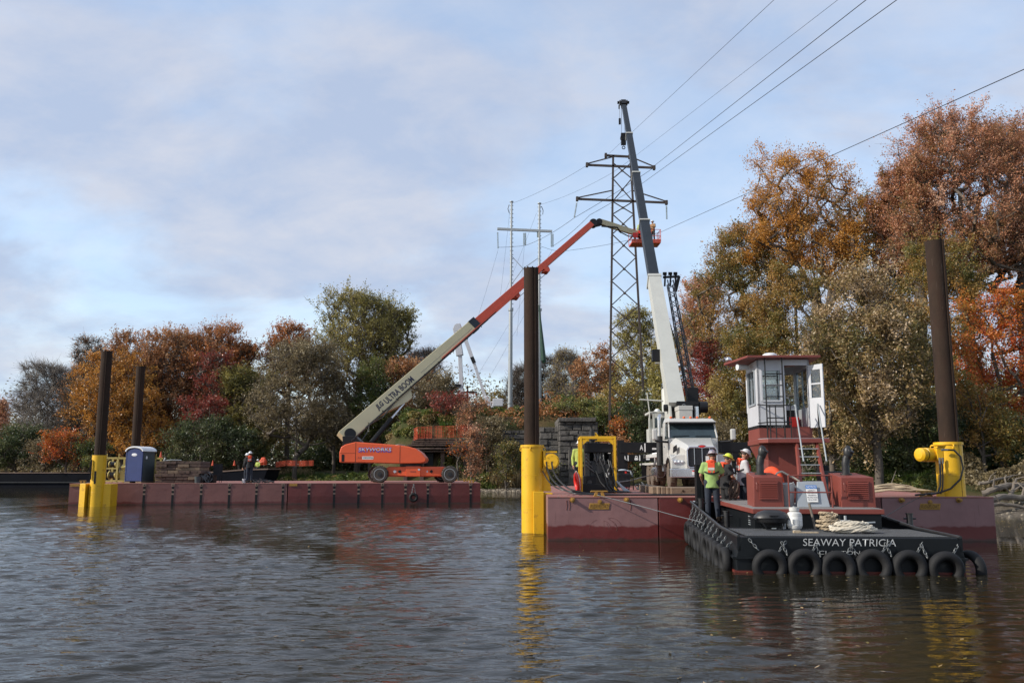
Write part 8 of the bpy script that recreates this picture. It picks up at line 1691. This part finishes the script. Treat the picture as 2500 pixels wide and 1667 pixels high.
    if vest:
        nk, ch = J['neck'], J['chest']; c = MB()
        # inflatable collar, front lobes and back flap
        c.tube([nk + Vector((.10, .11, -.22)), nk + Vector((.115, .09, -.10)), nk + Vector((.10, .0, -.0)), nk + Vector((.06, -.085, .02)), nk + Vector((0, -.105, .025)), nk + Vector((-.06, -.085, .02)), nk + Vector((-.10, .0, .0)), nk + Vector((-.115, .09, -.10)), nk + Vector((-.10, .11, -.22))], .036, 10)
        for s in (-1, 1): capsule(c, nk + Vector((s * .105, .125, -.16)), nk + Vector((s * .105, .13, -.44)), .052, .045)
        bk = nk + Vector((0, -.135, 0)); c.hexa([bk + Vector((-.085, -.0, -.27)), bk + Vector((.085, -.0, -.27)), bk + Vector((.085, .035, -.27)), bk + Vector((-.085, .035, -.27)), bk + Vector((-.09, .01, .0)), bk + Vector((.09, .01, .0)), bk + Vector((.08, .05, .03)), bk + Vector((-.08, .05, .03))])
        vo = c.build('life_vest', M['redvest'], t, smooth=True, ang=50, bevel=.008)
        c = MB(); c.box(tuple(bk + Vector((-.078, -.012, -.20))), tuple(bk + Vector((.078, .0, -.135)))); c.build('reflective_strip', M['tape'], vo)
        c = MB(); zc = ch.z - .06; ring = [(.192 * math.cos(a) + ch.x, .152 * math.sin(a) + ch.y, zc + .03 * math.cos(a * 2)) for a in [k * 2 * math.pi / 20 for k in range(21)]]
        for (x0, y0, z0), (x1, y1, z1) in zip(ring[:-1], ring[1:]): c.bar((x0, y0, z0), (x1, y1, z1), .012, .035)
        c.bar(bk + Vector((0, -.005, -.27)), bk + Vector((0, -.01, zc - bk.z)), .03, .012); c.build('harness_strap', M['strap'], vo)
    return t
M['helmetpattern'] = mat('mottled_sticker_hard_hat', (.35, .33, .34), .4, var=.9, scale=26, dirt=((.03, .04, .18), .50, 30, (1, 1, 1)), streak=((.42, .03, .03), .55, 26, (1, 1, 1)))
def stand(u, v, Y, z): q = P(u, v, Y); return (q.x, Y, z)
# three workers on the tug
person('person in a lime green shirt and orange life vest standing with his back turned', stand(1741, 1268, 22.9, .60), R(-14), dict(head=(.03, .05, 1.66), elL=(-.27, .03, 1.17), elR=(.27, .10, 1.19), wrL=(-.24, .20, 1.02), wrR=(.16, .33, 1.10), anL=(-.12, .02, .09), anR=(.14, -.03, .09)), helmet='helmetpattern', scale=1.03, tilt=(-.2, -.25), shirt='lime')
person('person in a lime hard hat bending his head behind the green shirted worker', stand(1775, 1262, 23.5, .60), R(-70), dict(head=(0, .10, 1.63), elL=(-.24, .05, 1.17), wrL=(-.12, .28, 1.0), elR=(.24, .05, 1.17), wrR=(.14, .28, 1.0)), helmet='helmetlime', shirt='blackcloth', trousers='blackcloth', scale=1.0, tilt=(0, -.45))
person('person in a light grey shirt and white hard hat beside the left engine box', stand(1817, 1250, 23.6, .66), R(-78), dict(head=(0, .10, 1.64), elL=(-.25, .02, 1.17), wrL=(-.10, .27, 1.14), elR=(.25, .02, 1.17), wrR=(.10, .27, 1.14)), helmet='helmet', shirt='greyshirt', sleeves='long', scale=1.03, tilt=(0, -.6))
q = P(1790, 1195, 23.2); t = thing('hose_bundle', (q.x, 23.1, .62), 0, 'brown coiled hose bundle held between the workers on the tug', 'hose'); b = MB(); r = random.Random(6)
for k in range(9): b.torus((r.uniform(-.04, .04), r.uniform(-.05, .05), .80 + r.uniform(-.12, .1)), (1, r.uniform(-.5, .9), r.uniform(-.3, .3)), r.uniform(.12, .2), .02, 20, 6)
b.tube([(-.1, 0, .8), (-.15, 0, .4), (-.1, .1, .02)], .022, 6); b.build('coils', M['wooddark'], t, smooth=True)
# worker behind the power unit, lift platform crew, far barge pair, seated worker, worker on the black barge
person('person in hi vis yellow shirt half hidden behind the yellow lifting frame', stand(1416, 1180, 31.5, HB), R(180), helmet='helmet', vest=False, shirt='hivis', sleeves='long', trousers='jeans', vox=.014)
pc = PLATC
person('person in tan jacket and helmet standing at the right end of the lift platform', (pc.x + .72, pc.y, pc.z + .26), R(140), dict(wrR=(.12, .3, 1.15), elR=(.26, .08, 1.18), wrL=(-.1, .3, 1.18), elL=(-.26, .08, 1.18)), helmet='helmet', shirt='browncloth', sleeves='long', trousers='blackcloth', vest=False, vox=.016, scale=1.02)
person('person in hi vis yellow half hidden behind the crane boom on the lift platform', (pc.x - .30, pc.y + .1, pc.z + .26), R(170), helmet='helmetlime', shirt='hivis', sleeves='long', trousers='blackcloth', vest=False, vox=.016)
p = onfb(616, .85); person('person in black with orange vest and white hard hat on the far barge', (p.x, p.y, HB), R(12), helmet='helmet', shirt='blackcloth', sleeves='long', trousers='jeans', vox=.014, scale=1.02)
p = onfb(611, 1.6); person('person in dark clothes and white hard hat hidden behind the other far barge worker', (p.x - .03, p.y, HB), R(60), helmet='helmet', shirt='blackcloth', sleeves='long', trousers='jeans', vest=False, vox=.016, scale=.97)
q = P(630, 1140, 93.5); person('person in a hi vis vest and white hard hat sitting beside the orange sheet', (q.x, 93.5, q.z - .75), R(160), dict(pelvis=(0, 0, .62), chest=(0, .02, .95), neck=(0, .04, 1.15), head=(0, .07, 1.31), shL=(-.185, .03, 1.08), shR=(.185, .03, 1.08), elL=(-.24, .08, .82), elR=(.24, .08, .82), wrL=(-.16, .30, .74), wrR=(.16, .30, .74), hipL=(-.09, 0, .6), hipR=(.09, 0, .6), knL=(-.14, .42, .58), knR=(.14, .42, .58), anL=(-.14, .42, .15), anR=(.14, .42, .15), toL=(-.15, .57, .1), toR=(.15, .57, .1)), helmet='helmet', shirt='hivis', sleeves='long', trousers='jeans', vest=False, vox=.018, scale=1.1)
q = P(188, 1153, 100); person('person in a red jacket standing on the black barge at the far left', (q.x, 100.5, 1.72), R(30), helmet='helmet', shirt='redvest', sleeves='long', trousers='jeans', vest=False, vox=.018, scale=1.1)
